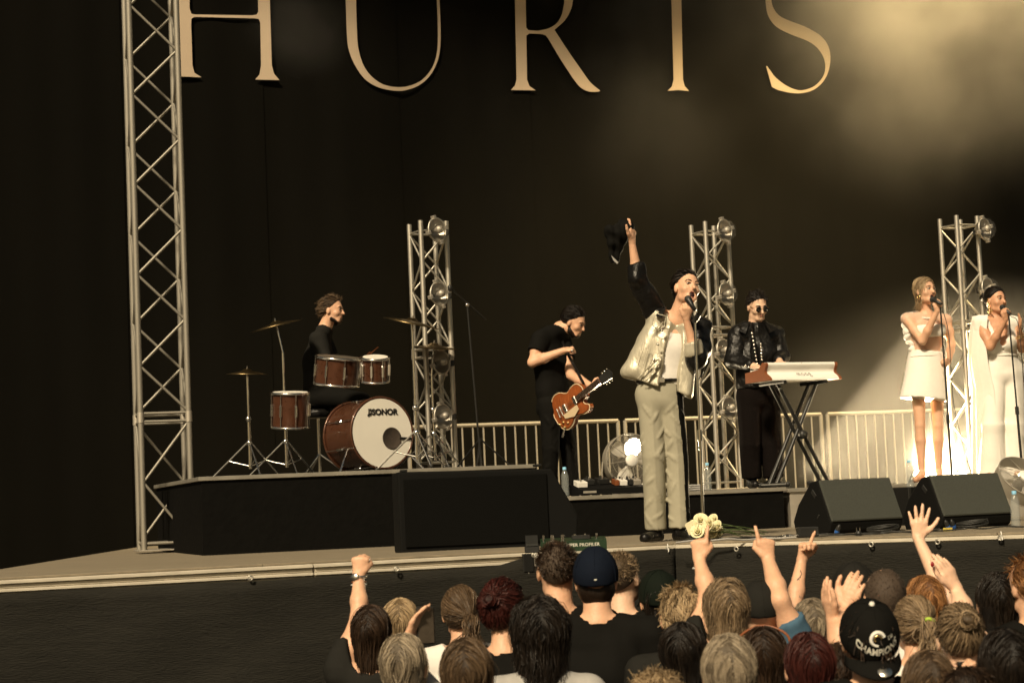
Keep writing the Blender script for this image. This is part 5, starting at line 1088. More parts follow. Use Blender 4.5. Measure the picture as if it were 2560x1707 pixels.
zt, zb2 = at(1712, 800, Y)[2], at(1700, 985, Y)[2]; edge = np.interp(cen[:, 2], [zb2, zt], [at(1735, 985, Y)[0], at(1720, 800, Y)[0]]); yoke = np.interp(cen[:, 0], [at(1610, 770, Y)[0], at(1700, 770, Y)[0]], [at(1610, 775, Y)[2], at(1700, 790, Y)[2]])
jm.polygons.foreach_set('material_index', ((cen[:, 0] > edge) | (cen[:, 2] > yoke)).astype(np.int32))
for (e, bend) in (('R', 0.42), ('L', 0.30)):
    S = Sdf(0.0075, 0.03); sh, el, wr = J['sh' + e], J['el' + e], J['wr' + e]
    S.cap(sh + (el - sh) * 0.02, el, 0.082, 0.064); S.ecap(el, el + (wr - el) * bend, V(0.4, 1, 0.1), 0.060, 0.060, 0.052, 0.052, flat=True); S.cap(el, el + (wr - el) * bend * 0.6, 0.062, 0.055)
    if e == 'L': S.cap(sh * 0.4 + el * 0.6 + V(0.01, 0, -0.03), el + V(-0.01, 0, -0.03), 0.075, 0.06)
    put('jacket_sleeve', S.mesh('jacket_sleeve', wrinkle=0.009, wfreq=38, smooth=1), M['black_leather'], jk)
S = Sdf(0.0065, 0.01); el, wr = J['elL'], J['wrL']; S.ecap(el + (wr - el) * 0.10, el + (wr - el) * 0.42, V(0.4, 1, 0.1), 0.072, 0.070, 0.058, 0.058, flat=True); put('turned_cuff', S.mesh('turned_cuff', wrinkle=0.006, wfreq=40), M['gold_leather'], jk)
for e in (-1, 1):                                 # collar wings
    c0 = J['neck'] + lat * e * 0.075 + V(0, -0.02, 0.05); P = [c0 + V(0, 0.06, 0.005), c0 + V(0, -0.05, 0.005), c0 + V(e * 0.035, -0.115, -0.075), c0 + V(e * 0.075, -0.075, -0.055), c0 + V(e * 0.05, 0.03, -0.03)]
    MB().prism(P, V(e * 0.006, -0.008, 0.004)).put('collar', M['black_leather'], jk)
def on_jacket(px, py): return at(px, py, Y - 0.175)
for (px, py) in ((1655, 825), (1645, 861), (1635, 900)): MB().lathe(on_jacket(px, py), TOCAM, [(0.001, 0.008), (0.009, 0.006), (0.010, 0.0)], 12).put('button', M['silver'], jk)
pk = [on_jacket(x, y) for x, y in ((1636, 782), (1665, 790), (1661, 815), (1646, 826), (1631, 812))]; MB().tube(pk, 0.0035, 6, closed=True).put('pocket_seam', M['gold_leather'], jk)
pk = [on_jacket(x, y) for x, y in ((1612, 857), (1622, 862), (1606, 918), (1596, 912))]; MB().tube(pk, 0.0035, 6, closed=True).put('pocket_seam', M['gold_leather'], jk)
# cloth in the raised hand
S = Sdf(0.0075, 0.02); YC = Y - 0.09; q = lambda x, y, dy=0: at(x - 9, y + 6, YC + dy)
S.cap(q(1578, 560), q(1540, 574, -0.02), 0.042, 0.040); S.cap(q(1540, 574, -0.02), q(1530, 572, 0.03), 0.030, 0.026); S.ecap(q(1572, 560), q(1550, 600), V(1, 0.5, 0), 0.05, 0.03, 0.05, 0.03); S.ecap(q(1552, 590), q(1543, 650, 0.02), V(1, 0.4, 0.1), 0.062, 0.028, 0.030, 0.018); S.cap(q(1565, 548), q(1575, 560), 0.028, 0.03)
cl = put('scarf', S.mesh('scarf', wrinkle=0.016, wfreq=48), M['black_cloth']); tag(cl, 'crumpled black cloth hanging from the singer raised hand', 'cloth')
ct = MB(); ct.prism([q(1537, 633, -0.04), q(1545, 640, -0.045), q(1555, 650, -0.04), q(1552, 654, -0.04), q(1543, 646, -0.045)], V(0, -0.004, 0)); o = ct.put('label_patch', M['grey_cloth']); o.parent = cl
mic(at(1716, 741, Y - 0.20), at(1738, 776, Y - 0.26), 'black microphone held to the singer mouth')

# ---- guitarist
Y = 17.3
J = joints(Y, dict(neck=(1399, 822, 0.0), shR=(1352, 846, -0.13), elR=(1331, 906, -0.20), wrR=(1410, 876, -0.26), shL=(1404, 850, 0.14), elL=(1428, 938, -0.12), wrL=(1482, 968, -0.36),
    hipR=(1374, 1010, -0.09), hipL=(1388, 1010, 0.09), knR=(1378, 1120, -0.10), knL=(1420, 1115, 0.08), anR=(1372, 1215, -0.02), anL=(1432, 1215, 0.10), toeR=(1410, 1230, -0.10), toeL=(1470, 1230, 0.05)))
set_feet(J, RISER); H = at(1436, 806, Y - 0.03); f = nrm(V(0.80, -0.45, -0.42)); sd2 = nrm(np.cross(f, V(0, 0, 1))); u = np.cross(sd2, f)
gt = thing('person', V(J['anR'][0] + 0.1, Y, RISER), 'guitarist in black T-shirt and trousers looking down at his guitar', 'person')
S = Sdf(0.007, 0.02); body_prims(S, J, 1.05); head_prims(S, H, f, u, J['neck'])
hand_prims(S, J['wrR'], nrm(at(1432, 872, Y - 0.27) - J['wrR']), V(0, 0.5, -0.8), V(0.3, -0.3, 0.8), 'fist', 0.95); hand_prims(S, J['wrL'], nrm(at(1503, 955, Y - 0.43) - J['wrL']), V(-0.3, 0.4, 0.8), V(0.2, -0.9, 0.3), 'grip', 0.95)
put('body', S.mesh('body'), M['skin'], gt); face_parts(gt, H, f, u, squint=0.8)
hair(gt, H, f, u, M['h_black'], 'swept', s=1.02, n=700, w=0.005, vol=1.05, line=0.030)
r_ = np.cross(f, u); Rh = np.stack([r_, f, u], 1); S = Sdf(0.0065, 0.015); gg = lambda a, b, c: H + r_ * a + f * b + u * c
S.cap(gg(0, 0.060, -0.098), gg(0, 0.035, -0.105), 0.027, 0.03)
for e in (-1, 1): S.cap(gg(e * 0.05, 0.012, -0.078), gg(e * 0.02, 0.056, -0.098), 0.022, 0.024); S.cap(gg(e * 0.061, -0.005, -0.03), gg(e * 0.05, 0.012, -0.08), 0.012, 0.02)
put('beard', S.mesh('beard', wrinkle=0.002, wfreq=120), M['h_dark'], gt)
shirt(gt, J, M['black_cloth'], g=1.05, sleeve=0.55, infl=0.022, low=0.16, vox=0.009, wr=0.006); trousers(gt, J, M['black_cloth'], infl=0.014, nfold=5); shoes(gt, J, M['black_leather'])
MB().ball(at(1430, 876, Y - 0.33), 0.012).put('ring', M['silver'], gt)
MB().tube([J['neck'] + V(math.cos(x) * 0.068, math.sin(x) * 0.06, 0.012 + 0.01 * math.sin(x)) for x in np.linspace(0, 6.283, 20)[:-1]], 0.003, 6, closed=True).put('necklace', M['silver'], gt)
# guitar
gc = at(1430, 1013, Y - 0.33); gx = nrm(at(1508, 950, Y - 0.64) - gc); gn = nrm(V(-0.10, -0.95, 0.22)); gn = nrm(gn - gx * np.dot(gn, gx)); gy = np.cross(gn, gx)
t = thing('electric_guitar', gc, 'amber brown electric guitar with cream pickguard held by the guitarist', 'guitar'); q = lambda x, y, z=0.0: gc + gx * x + gy * y + gn * z
mgt = mat('amber_maple_top', (0.28, 0.075, 0.02), 0.25, var=0.45, scale=16, stretch=(3, 3, 1), coat=0.6); mck = mat('cream_binding', (0.66, 0.52, 0.33), 0.45, var=0.06); mfb = mat('dark_fretboard', (0.05, 0.025, 0.015), 0.45, var=0.2)
out = rnd([(-0.225, 0.0), (-0.205, 0.10), (-0.14, 0.158), (-0.06, 0.155), (0.0, 0.118), (0.04, 0.108), (0.10, 0.125), (0.165, 0.12), (0.205, 0.075), (0.212, 0.035), (0.212, -0.02), (0.165, -0.038), (0.165, -0.07), (0.205, -0.10), (0.185, -0.135), (0.12, -0.142), (0.05, -0.115), (0.0, -0.115), (-0.06, -0.152), (-0.14, -0.158), (-0.205, -0.10), (-0.225, 0.0)], 4)[:-1]
MB().prism([q(x, y, -0.025) for x, y in out], gn * 0.048).put('body', mgt, t); MB().tube([q(x, y, 0.022) for x, y in out], 0.0045, 6, closed=True).put('binding', mck, t)
ca = lambda x, y: q(x * 0.93, y * 0.93, 0.025 + 0.012 * (1 - (x / 0.225) ** 2)); cen_ = q(0, 0, 0.042); m_ = MB(); n = len(out); m_.add([ca(x, y) for x, y in out] + [q(x * 0.5, y * 0.5, 0.038) for x, y in out] + [cen_], [(i, (i + 1) % n, n + (i + 1) % n, n + i) for i in range(n)] + [(n + i, n + (i + 1) % n, 2 * n) for i in range(n)], True); m_.put('carved_top', mgt, t)
R3 = np.stack([gx, gy, gn], 1)
MB().box(q(0.305, 0.0, 0.035), (0.135, 0.024, 0.011), R3, 0.006).put('neck', mgt, t); fb = MB().box(q(0.28, 0.0, 0.0495), (0.17, 0.0255, 0.003), R3, 0.001).put('fretboard', mfb, t)
for i in range(14): xx = 0.44 - 0.32 * (1 - 0.93 ** i) / (1 - 0.93 ** 14); MB().box(q(xx, 0, 0.0530), (0.0012, 0.024, 0.0008), R3).put('fret', M['silver'], fb)
MB().prism([q(0.44, -0.024, 0.02), q(0.45, -0.036, 0.018), q(0.56, -0.042, 0.005), q(0.58, 0.0, 0.004), q(0.56, 0.042, 0.005), q(0.45, 0.036, 0.018), q(0.44, 0.024, 0.02)], gn * 0.014).put('headstock', M['black_plastic'], t)
for i in range(3):
    for e in (-1, 1): MB().ball(q(0.475 + i * 0.035, e * 0.055, 0.012), (0.009, 0.012, 0.006)).put('tuning_peg', M['silver'], t)
for xx in (-0.045, 0.095): MB().box(q(xx, 0, 0.047), (0.019, 0.036, 0.008), R3, 0.003).put('pickup', M['silver'], t)
for xx in (-0.095, -0.135): MB().box(q(xx, 0, 0.049), (0.006, 0.042, 0.008), R3, 0.002).put('bridge', M['chrome'], t)
MB().prism([q(0.10, -0.042, 0.050), q(0.10, -0.085, 0.047), q(0.02, -0.112, 0.046), q(-0.09, -0.075, 0.047), q(-0.09, -0.042, 0.050)], gn * 0.003).put('pickguard', mck, t)
for (x, y) in ((-0.09, -0.115), (-0.14, -0.085), (-0.15, -0.13), (-0.19, -0.085)): MB().lathe(q(x, y, 0.028), gn, [(0.012, 0.0), (0.011, 0.016), (0.001, 0.017)], 12).put('knob', M['gold'], t)
for y in np.linspace(-0.014, 0.014, 6): rod('string', q(-0.13, y, 0.057), q(0.45, y, 0.056), 0.0008, M['silver'], t, 5)
MB().tube(spline([q(-0.225, 0, 0), q(-0.30, 0.10, -0.06), J['shL'] + V(0, -0.02, 0.05), (J['shL'] + J['shR']) / 2 + V(0.10, -0.06, -0.05), q(0.20, 0.10, -0.03)], 6), 0.012, 6).put('strap', M['black_leather'], t)
rod('jack_plug', q(-0.19, -0.12, 0.0), q(-0.26, -0.17, 0.0), 0.009, M['silver'], t)

# ---- keyboard player
Y = 17.05
J = joints(Y, dict(neck=(1888, 815), shR=(1846, 838, -0.03), elR=(1833, 900, -0.10), wrR=(1893, 918, -0.33), shL=(1936, 838, 0.06), elL=(1953, 893, 0.02), wrL=(1948, 905, -0.24), hipR=(1873, 985), hipL=(1918, 985, 0.05), knR=(1876, 1110, -0.03), knL=(1927, 1110, 0.03), anR=(1880, 1210), anL=(1934, 1210, 0.02), toeR=(1890, 1222, -0.18), toeL=(1945, 1222, -0.16)))
set_feet(J, RISER); H = at(1893, 766, Y - 0.05); f, u = head_frame(20, -20, -3)
kp = thing('person', V(J['anR'][0] + 0.08, Y, RISER), 'keyboard player in studded black leather jacket and round sunglasses', 'person')
S = Sdf(0.007, 0.02); body_prims(S, J); head_prims(S, H, f, u, J['neck'])
for e, sd_ in (('R', V(1, 0, 0)), ('L', V(-1, 0, 0))): hand_prims(S, J['wr' + e], V(0.25, -0.9, -0.2), V(0, 0, -1), sd_, 'relaxed', 0.95)
put('body', S.mesh('body'), M['skin_pale'], kp); face_parts(kp, H, f, u, brow=M['h_black'], glasses=True)
hair(kp, H, f, u, M['h_black'], 'short', s=1.0, n=900, w=0.005, vol=1.04)
r_ = np.cross(f, u); Rh = np.stack([r_, f, u], 1); gg = lambda a, b, c: H + r_ * a + f * b + u * c
sgx = MB().tube([gg(-0.078, 0.0, 0.008), gg(-0.066, 0.085, 0.006)], 0.002, 6).put('sunglasses', M['gold'], kp)
for e in (-1, 1): MB().lathe(gg(e * 0.034, 0.100, -0.002), f, [(0.001, 0.003), (0.024, 0.002), (0.025, -0.002), (0.001, -0.002)], 18).put('lens', mat('dark_lens', (0.006, 0.006, 0.006), 0.12, var=0), sgx)
MB().tube([gg(-0.012, 0.103, 0.002), gg(0.012, 0.103, 0.002)], 0.002, 6).put('bridge', M['gold'], sgx); MB().tube([gg(0.078, 0.0, 0.008), gg(0.066, 0.085, 0.006)], 0.002, 6).put('temple', M['gold'], sgx)
shirt(kp, J, M['black_cloth'], infl=0.014, sleeve=0, vox=0.010, low=0.1)
S = Sdf(0.008, 0.03); body_prims(S, J, 1.05, False, 0.036, ('torso',)); S.ecap(J['neck'] + V(0.03, -0.24, 0.06), J['neck'] + V(0.0, -0.27, -0.5), V(1, 0.3, 0), 0.05, 0.17, 0.085, 0.16, sub=True); S.ecap(J['neck'] + V(0, 0, 0.02), J['neck'] + V(0, 0, 0.15), V(1, 0, 0), 0.085, 0.075, 0.13, 0.12, sub=True)
hc = (J['hipR'] + J['hipL']) / 2; jk = put('jacket', S.mesh('jacket', cuts=[(hc + V(0, 0, 0.05), V(0, 0, -1))], wrinkle=0.008, wfreq=30, smooth=1), M['black_leather'], kp)
for e in 'RL':
    S = Sdf(0.008, 0.03); sh, el, wr = J['sh' + e], J['el' + e], J['wr' + e]; S.cap(sh, el, 0.090, 0.070); S.cap(el, el + (wr - el) * 0.7, 0.070, 0.048); put('jacket_sleeve', S.mesh('jacket_sleeve', wrinkle=0.009, wfreq=36, smooth=1), M['black_leather'], jk)
for e in (-1, 1):
    c0 = J['neck'] + V(e * 0.07, -0.05, 0.02); MB().prism([c0 + V(0, 0.06, 0.01), c0 + V(-e * 0.01, -0.06, 0.0), c0 + V(e * 0.03, -0.12, -0.10), c0 + V(e * 0.085, -0.09, -0.07), c0 + V(e * 0.055, 0.03, -0.03)], V(e * 0.006, -0.01, 0.004)).put('collar', M['black_leather'], jk)
st_ = [(1880 + 1.55 * i, 833 + 9.5 * i) for i in range(9)] + [(1902 + 0.5 * i, 860 + 7.8 * i) for i in range(6)] + [(1864 + 8 * i, 914 + 3.6 * i) for i in range(4)]
for (x, y) in st_:
    Ys = Y - 0.20 if x > 1878 and y < 912 else Y - 0.30
    MB().ball(at(x, y, Ys), (0.011, 0.008, 0.011), n=8, m=6).put('stud', M['silver'], jk)
trousers(kp, J, mat('dark_red_wool', (0.006, 0.0045, 0.004), 0.9, var=0.2, bump=0.2, spec=0.05), infl=0.02, wide=0.014); shoes(kp, J, M['black_leather'])

# ---- woman in crop top and short skirt
Y = 17.0
J = joints(Y, dict(neck=(2318, 788), shR=(2268, 797, -0.03), elR=(2306, 853, -0.16), wrR=(2343, 778, -0.27), shL=(2365, 800, 0.03), elL=(2379, 860, 0.0), wrL=(2372, 903, -0.14), hipR=(2292, 925, 0), hipL=(2340, 925, 0.03), knR=(2300, 1062, -0.03), knL=(2345, 1064, 0.0), anR=(2305, 1180), anL=(2347, 1180, 0.02), toeR=(2290, 1200, -0.14), toeL=(2345, 1200, -0.14)))
zf = RISER - 0.012; set_feet(J, zf); J['anR'][2] += 0.035; J['anL'][2] += 0.035; H = at(2313, 728, Y - 0.03); f, u = head_frame(30, 6, 2)
w1 = thing('person', V(J['anR'][0] + 0.07, Y, zf), 'blonde woman in white crop top and short skirt singing at a stand', 'person')
S = Sdf(0.0065, 0.02); body_prims(S, J, 0.92, True); head_prims(S, H, f, u, J['neck'], s=0.96, fem=True, mouth_open=0.9)
for e in (-1, 1): S.ell((J['shR'] + J['shL']) / 2 + V(e * 0.062, -0.085, -0.10), V(0.062, 0.055, 0.06), k=0.04)
hand_prims(S, J['wrR'], nrm(at(2349, 752, Y - 0.29) - J['wrR']), V(-0.2, 0.8, 0.1), V(-0.8, 0, 0.3), 'grip', 0.88); hand_prims(S, J['wrL'], nrm(at(2362, 915, Y - 0.22) - J['wrL']), V(-0.1, 0.7, 0.6), V(0, -0.1, 1), 'grip', 0.88)
put('body', S.mesh('body'), M['skin'], w1); face_parts(w1, H, f, u, s=0.96, brow=M['h_brown'], lips=M['red_lips'], mouth_open=0.9, squint=0.15)
hair(w1, H, f, u, M['h_blond'], 'long', length=0.13, s=0.98, n=900, part=-0.1, vol=1.02, w=0.005)
sheer = mat('sheer_white_mesh', (0.80, 0.76, 0.70), 0.8, var=0.05, alpha=0.16)
S = Sdf(0.008, 0.03); body_prims(S, J, 0.92, True, 0.012, ('torso',)); hc = (J['hipR'] + J['hipL']) / 2; sc = (J['shR'] + J['shL']) / 2; ax = sc - hc
for e in (-1, 1): S.ell(sc + V(e * 0.062, -0.085, -0.10), V(0.075, 0.068, 0.072), k=0.04)
S.ecap(J['neck'] + V(0, 0, -0.005), J['neck'] + V(0, 0, 0.14), V(1, 0, 0), 0.072, 0.068, 0.12, 0.12, sub=True)
tp_ = put('sheer_top', S.mesh('sheer_top', cuts=[(hc + ax * 0.26, -ax)], wrinkle=0.002), sheer, w1)
S = Sdf(0.007, 0.03)
for e in (-1, 1): S.ell(sc + V(e * 0.062, -0.088, -0.10), V(0.080, 0.074, 0.078), k=0.04)
S.ecap(sc + V(0, 0, -0.04), sc + V(0, 0, -0.16), nrm(J['shL'] - J['shR']), 0.152, 0.122, 0.140, 0.118, flat=True); put('bandeau', S.mesh('bandeau', cuts=[(sc + V(0, 0, -0.055), V(0, 0, 1)), (sc + V(0, 0, -0.16), V(0, 0, -1))], wrinkle=0.002), M['cream_cloth'], w1)
for i in range(5): S = Sdf(0.007, 0.015); c = at(2264 + 4 * i, 812 + 15 * i, Y - 0.01); S.ell(c, V(0.036, 0.030, 0.034)); put('ruffle', S.mesh('ruffle', wrinkle=0.012, wfreq=60), M['cream_cloth'], tp_)
MB().tube([J['neck'] + V(math.cos(x) * 0.078, math.sin(x) * 0.072 - 0.012, -0.004 - 0.028 * max(0, -math.sin(x))) for x in np.linspace(0, 6.283, 24)[:-1]], 0.006, 6, closed=True).put('neckband', M['cream_cloth'], tp_)
S = Sdf(0.0085, 0.02); wst = at(2316, 880, Y + 0.01); hem = at(2309, 998, Y - 0.01); S.ecap(wst, hem, V(1, 0.15, 0), 0.150, 0.125, 0.200, 0.165, flat=True)
skm = put('skirt', S.mesh('skirt', wrinkle=0.005, wfreq=16), M['cream_cloth'], w1); MB().tube([wst + V(math.cos(x) * 0.153, math.sin(x) * 0.128 + math.cos(x) * 0.02, -0.035) for x in np.linspace(0, 6.283, 30)[:-1]], 0.006, 6, closed=True).put('waistband', M['cream_cloth'], skm)
for e in 'RL': S = Sdf(0.007, 0.01); S.cap(J['an' + e] + V(0, 0.0, -0.09), J['toe' + e], 0.036, 0.030); S.cap(J['an' + e] + V(0, 0.03, -0.07), V(J['an' + e][0], J['an' + e][1] + 0.035, zf + 0.01), 0.018, 0.012); put('shoe', S.mesh('shoe', cuts=[(V(0, 0, zf + 0.001), V(0, 0, -1))]), M['skin_tan'], w1)
r_ = np.cross(f, u); MB().tube([H + r_ * 0.082 - u * 0.055 + (f * math.cos(x) + u * math.sin(x)) * 0.016 for x in np.linspace(0, 6.283, 14)[:-1]], 0.0045, 6, closed=True).put('earring', M['gold'], w1)
mic(at(2328, 747, Y - 0.24), at(2354, 760, Y - 0.36), 'black microphone at the mouth of the woman in the short skirt', True)

# ---- woman in jumpsuit and cape
Y = 16.95
J = joints(Y, dict(neck=(2490, 798), shR=(2450, 806, -0.04), elR=(2476, 866, -0.16), wrR=(2513, 800, -0.27), shL=(2536, 808, 0.02), elL=(2556, 872, -0.06), wrL=(2548, 826, -0.22), hipR=(2486, 925), hipL=(2530, 925, 0.02), knR=(2482, 1062, -0.04), knL=(2536, 1062, 0.0), anR=(2480, 1180), anL=(2542, 1180, 0.02), toeR=(2470, 1195, -0.15), toeL=(2545, 1195, -0.15)))
set_feet(J, zf); H = at(2489, 752, Y - 0.02); f, u = head_frame(32, 4, 2)
w2 = thing('person', V(J['anR'][0] + 0.1, Y, zf), 'dark-haired woman in white jumpsuit and long cape with large gold earring', 'person')
S = Sdf(0.0065, 0.02); body_prims(S, J, 0.95, True); head_prims(S, H, f, u, J['neck'], s=0.96, fem=True, mouth_open=0.25)
sc = (J['shR'] + J['shL']) / 2; hc = (J['hipR'] + J['hipL']) / 2; ax = sc - hc
for e in (-1, 1): S.ell(sc + V(e * 0.062, -0.085, -0.17), V(0.065, 0.058, 0.066), k=0.04)
hand_prims(S, J['wrR'], nrm(at(2519, 779, Y - 0.3) - J['wrR']), V(-0.2, 0.8, 0.1), V(-0.8, 0, 0.3), 'grip', 0.88); hand_prims(S, J['wrL'], V(0.1, -0.2, 1), V(-0.9, 0.1, 0.1), V(0, -0.9, 0.2), 'flat', 0.88)
put('body', S.mesh('body'), M['skin_tan'], w2); face_parts(w2, H, f, u, s=0.96, brow=M['h_black'], lips=M['lips'], mouth_open=0.25, squint=0.4)
hair(w2, H, f, u, M['h_black'], 'bun', s=0.99, n=350, tie=H - f * 0.10 + u * 0.05)
S = Sdf(0.008, 0.03); body_prims(S, J, 0.95, True, 0.013, ('torso',)); 
for e in (-1, 1): S.ell(sc + V(e * 0.065, -0.087, -0.17), V(0.078, 0.072, 0.08), k=0.04)
for e in 'RL': S.cap(J['hip' + e], J['kn' + e], 0.098, 0.090, k=0.03); S.ecap(J['kn' + e], J['an' + e] - V(0, 0, 0.07), V(1, 0, 0), 0.086, 0.085, 0.125, 0.11, k=0.03, flat=True); S.cap(J['kn' + e], J['an' + e] * 0.7 + J['kn' + e] * 0.3, 0.085, 0.09, k=0.03)
for q_ in range(6): z = q_ / 5; S.cap(J['neck'] + V(0.01, -0.17, 0.03 - 0.30 * z), J['neck'] + V(0.01, -0.06 - 0.06 * z, 0.03 - 0.30 * z), 0.085 * (1 - z) + 0.012, sub=True)
S.ecap(J['neck'] + V(0, 0, 0.0), J['neck'] + V(0, 0, 0.14), V(1, 0, 0), 0.075, 0.07, 0.12, 0.12, sub=True)
js = put('jumpsuit', S.mesh('jumpsuit', wrinkle=0.004, wfreq=14), M['cream_cloth'], w2)
MB().tube([hc + ax * 0.30 + V(math.cos(x) * 0.142, math.sin(x) * 0.118, 0) for x in np.linspace(0, 6.283, 30)[:-1]], 0.005, 6, closed=True).put('waist_seam', M['cream_cloth'], js)
# cape: pleated sheet from the shoulder to the floor
P, F = [], []; tp0 = J['shR'] + V(0.05, -0.09, 0.055); tp1 = J['shR'] + V(-0.01, 0.13, 0.06); nz_, nx_ = 26, 40
for i in range(nz_):
    z = i / (nz_ - 1)
    for j in range(nx_):
        x = j / (nx_ - 1); a_ = tp0 * (1 - x) + tp1 * x; a_ = a_ + V(-0.075 * math.sin(math.pi * x), -0.02 * math.sin(math.pi * x), 0)
        b_ = V(*at(2500 - 68 * math.sin(math.pi * min(1, x * 0.8)) ** 0.8, 1180, Y - 0.10 + 0.42 * x)[:2], zf + 0.02)
        p = a_ * (1 - z) + b_ * z; bul = math.sin(math.pi * min(1, z * 2.2)) * 0.035 if z < 0.45 else 0
        p = p + V(-bul, 0, 0) + V(0.7, -0.7, 0) * (0.018 * math.sin(x * 30 + 1.5 * z) * (0.15 + z)); P.append(p)
for i in range(nz_ - 1):
    for j in range(nx_ - 1): F.append((i * nx_ + j, i * nx_ + j + 1, (i + 1) * nx_ + j + 1, (i + 1) * nx_ + j))
cp = put('cape', mesh_np('cape', np.array(P), np.array(F)), M['cream_cloth'], w2); cp.modifiers.new('t', 'SOLIDIFY').thickness = 0.005
S = Sdf(0.008, 0.03); S.cap(J['neck'] + V(-0.065, -0.01, -0.015), J['shR'] + V(-0.002, 0, 0.0), 0.045, 0.058); S.cap(J['shR'], J['shR'] + (J['elR'] - J['shR']) * 0.25 + V(-0.02, 0.02, 0), 0.058, 0.05); put('cape_shoulder', S.mesh('cape_shoulder', wrinkle=0.003, wfreq=40), M['cream_cloth'], cp)
r_ = np.cross(f, u); e0 = H + r_ * 0.085 - u * 0.03
er = MB().tube(spline([e0 + u * 0.05, e0 - f * 0.012 + u * 0.02, e0 + f * 0.010, e0 - f * 0.004 - u * 0.03, e0 + f * 0.02 - u * 0.06, e0 - f * 0.004 - u * 0.085, e0 - f * 0.015 - u * 0.06, e0 + f * 0.01 - u * 0.045, e0 + f * 0.035 - u * 0.075], 6), 0.0055, 6).put('earring', M['gold'], w2)
for k_ in (0.0, 0.014): MB().tube([J['wrL'] + V(0, 0, -0.05 - k_) + V(math.cos(x) * 0.034, math.sin(x) * 0.034, 0.006 * math.cos(x)) for x in np.linspace(0, 6.283, 16)[:-1]], 0.0035, 6, closed=True).put('bracelet', M['gold'], w2)
mic(at(2503, 766, Y - 0.22), at(2526, 785, Y - 0.34), 'black microphone at the mouth of the woman in the cape', True)

# ---- drummer
Y = 17.55
J = joints(Y, dict(neck=(812, 822), shR=(796, 848, -0.17), elR=(812, 905, -0.24), wrR=(866, 915, -0.30), shL=(806, 850, 0.19), elL=(835, 908, 0.20), wrL=(880, 905, 0.05), hipR=(790, 990, -0.1), hipL=(795, 990, 0.1), knR=(905, 1000, -0.22), knL=(900, 1000, 0.22), anR=(915, 1100, -0.2), anL=(905, 1100, 0.2), toeR=(960, 1112, -0.25), toeL=(950, 1112, 0.2)))
set_feet(J, DZ); H = at(831, 776, Y - 0.02); f = nrm(V(0.95, -0.30, -0.05)); sd2 = nrm(np.cross(f, V(0, 0, 1))); u = np.cross(sd2, f)
dm = thing('person', V(J['hipR'][0], Y, DZ), 'bearded drummer in a dark shirt seated behind the kit, in profile', 'person')
S = Sdf(0.008, 0.02); body_prims(S, J, 1.05); head_prims(S, H, f, u, J['neck'])
hand_prims(S, J['wrR'], V(0.9, -0.2, 0.1), V(0, 0, -1), V(0, -1, 0), 'fist', 0.95); hand_prims(S, J['wrL'], V(0.9, -0.2, 0.1), V(0, 0, -1), V(0, 1, 0), 'fist', 0.95)
put('body', S.mesh('body'), M['skin'], dm); face_parts(dm, H, f, u); hair(dm, H, f, u, M['h_brown'], 'short', n=900, w=0.006, vol=1.05, front=1.1)
gg = lambda a, b, c: H + np.cross(f, u) * a + f * b + u * c; S = Sdf(0.007, 0.015); S.cap(gg(0, 0.064, -0.098), gg(0, 0.040, -0.11), 0.026)
for e in (-1, 1): S.cap(gg(e * 0.05, 0.015, -0.078), gg(e * 0.02, 0.058, -0.098), 0.02)
put('beard', S.mesh('beard', wrinkle=0.002, wfreq=120), M['h_dark'], dm); shirt(dm, J, M['char_cloth'], g=1.05, sleeve=0.9, infl=0.02, wr=0.006); trousers(dm, J, M['black_cloth']); shoes(dm, J, M['black_leather'])
t = thing('drum_stool', V(J['hipR'][0], Y, DZ), 'round black stool under the drummer', 'stool'); zz = J['hipR'][2] - 0.115
MB().lathe(V(J['hipR'][0], Y, 0), (0, 0, 1), [(0.001, zz), (0.16, zz), (0.17, zz - 0.03), (0.16, zz - 0.07), (0.001, zz - 0.07)], 24).put('seat', M['black_leather'], t); rod('post', V(J['hipR'][0], Y, DZ), V(J['hipR'][0], Y, zz - 0.07), 0.014, M['chrome'], t)
for i in range(3): x = 2.094 * i; rod('leg', V(J['hipR'][0], Y, DZ + 0.2), V(J['hipR'][0] + 0.25 * math.cos(x), Y + 0.25 * math.sin(x), DZ + 0.01), 0.010, M['chrome'], t)
for (a, b, lb) in (('wrR', (925, 880, -0.5), 'right'), ('wrL', (945, 868, -0.3), 'left')):
    e = at(b[0], b[1], Y + b[2]); s0 = J[a] + V(0.06, 0, -0.02); tag(MB().tube([s0 - nrm(e - s0) * 0.08, s0, e], [0.007, 0.007, 0.004], 8).put('drum_stick', M['wood_red']), f'wooden drum stick in the drummer {lb} hand', 'drum stick')
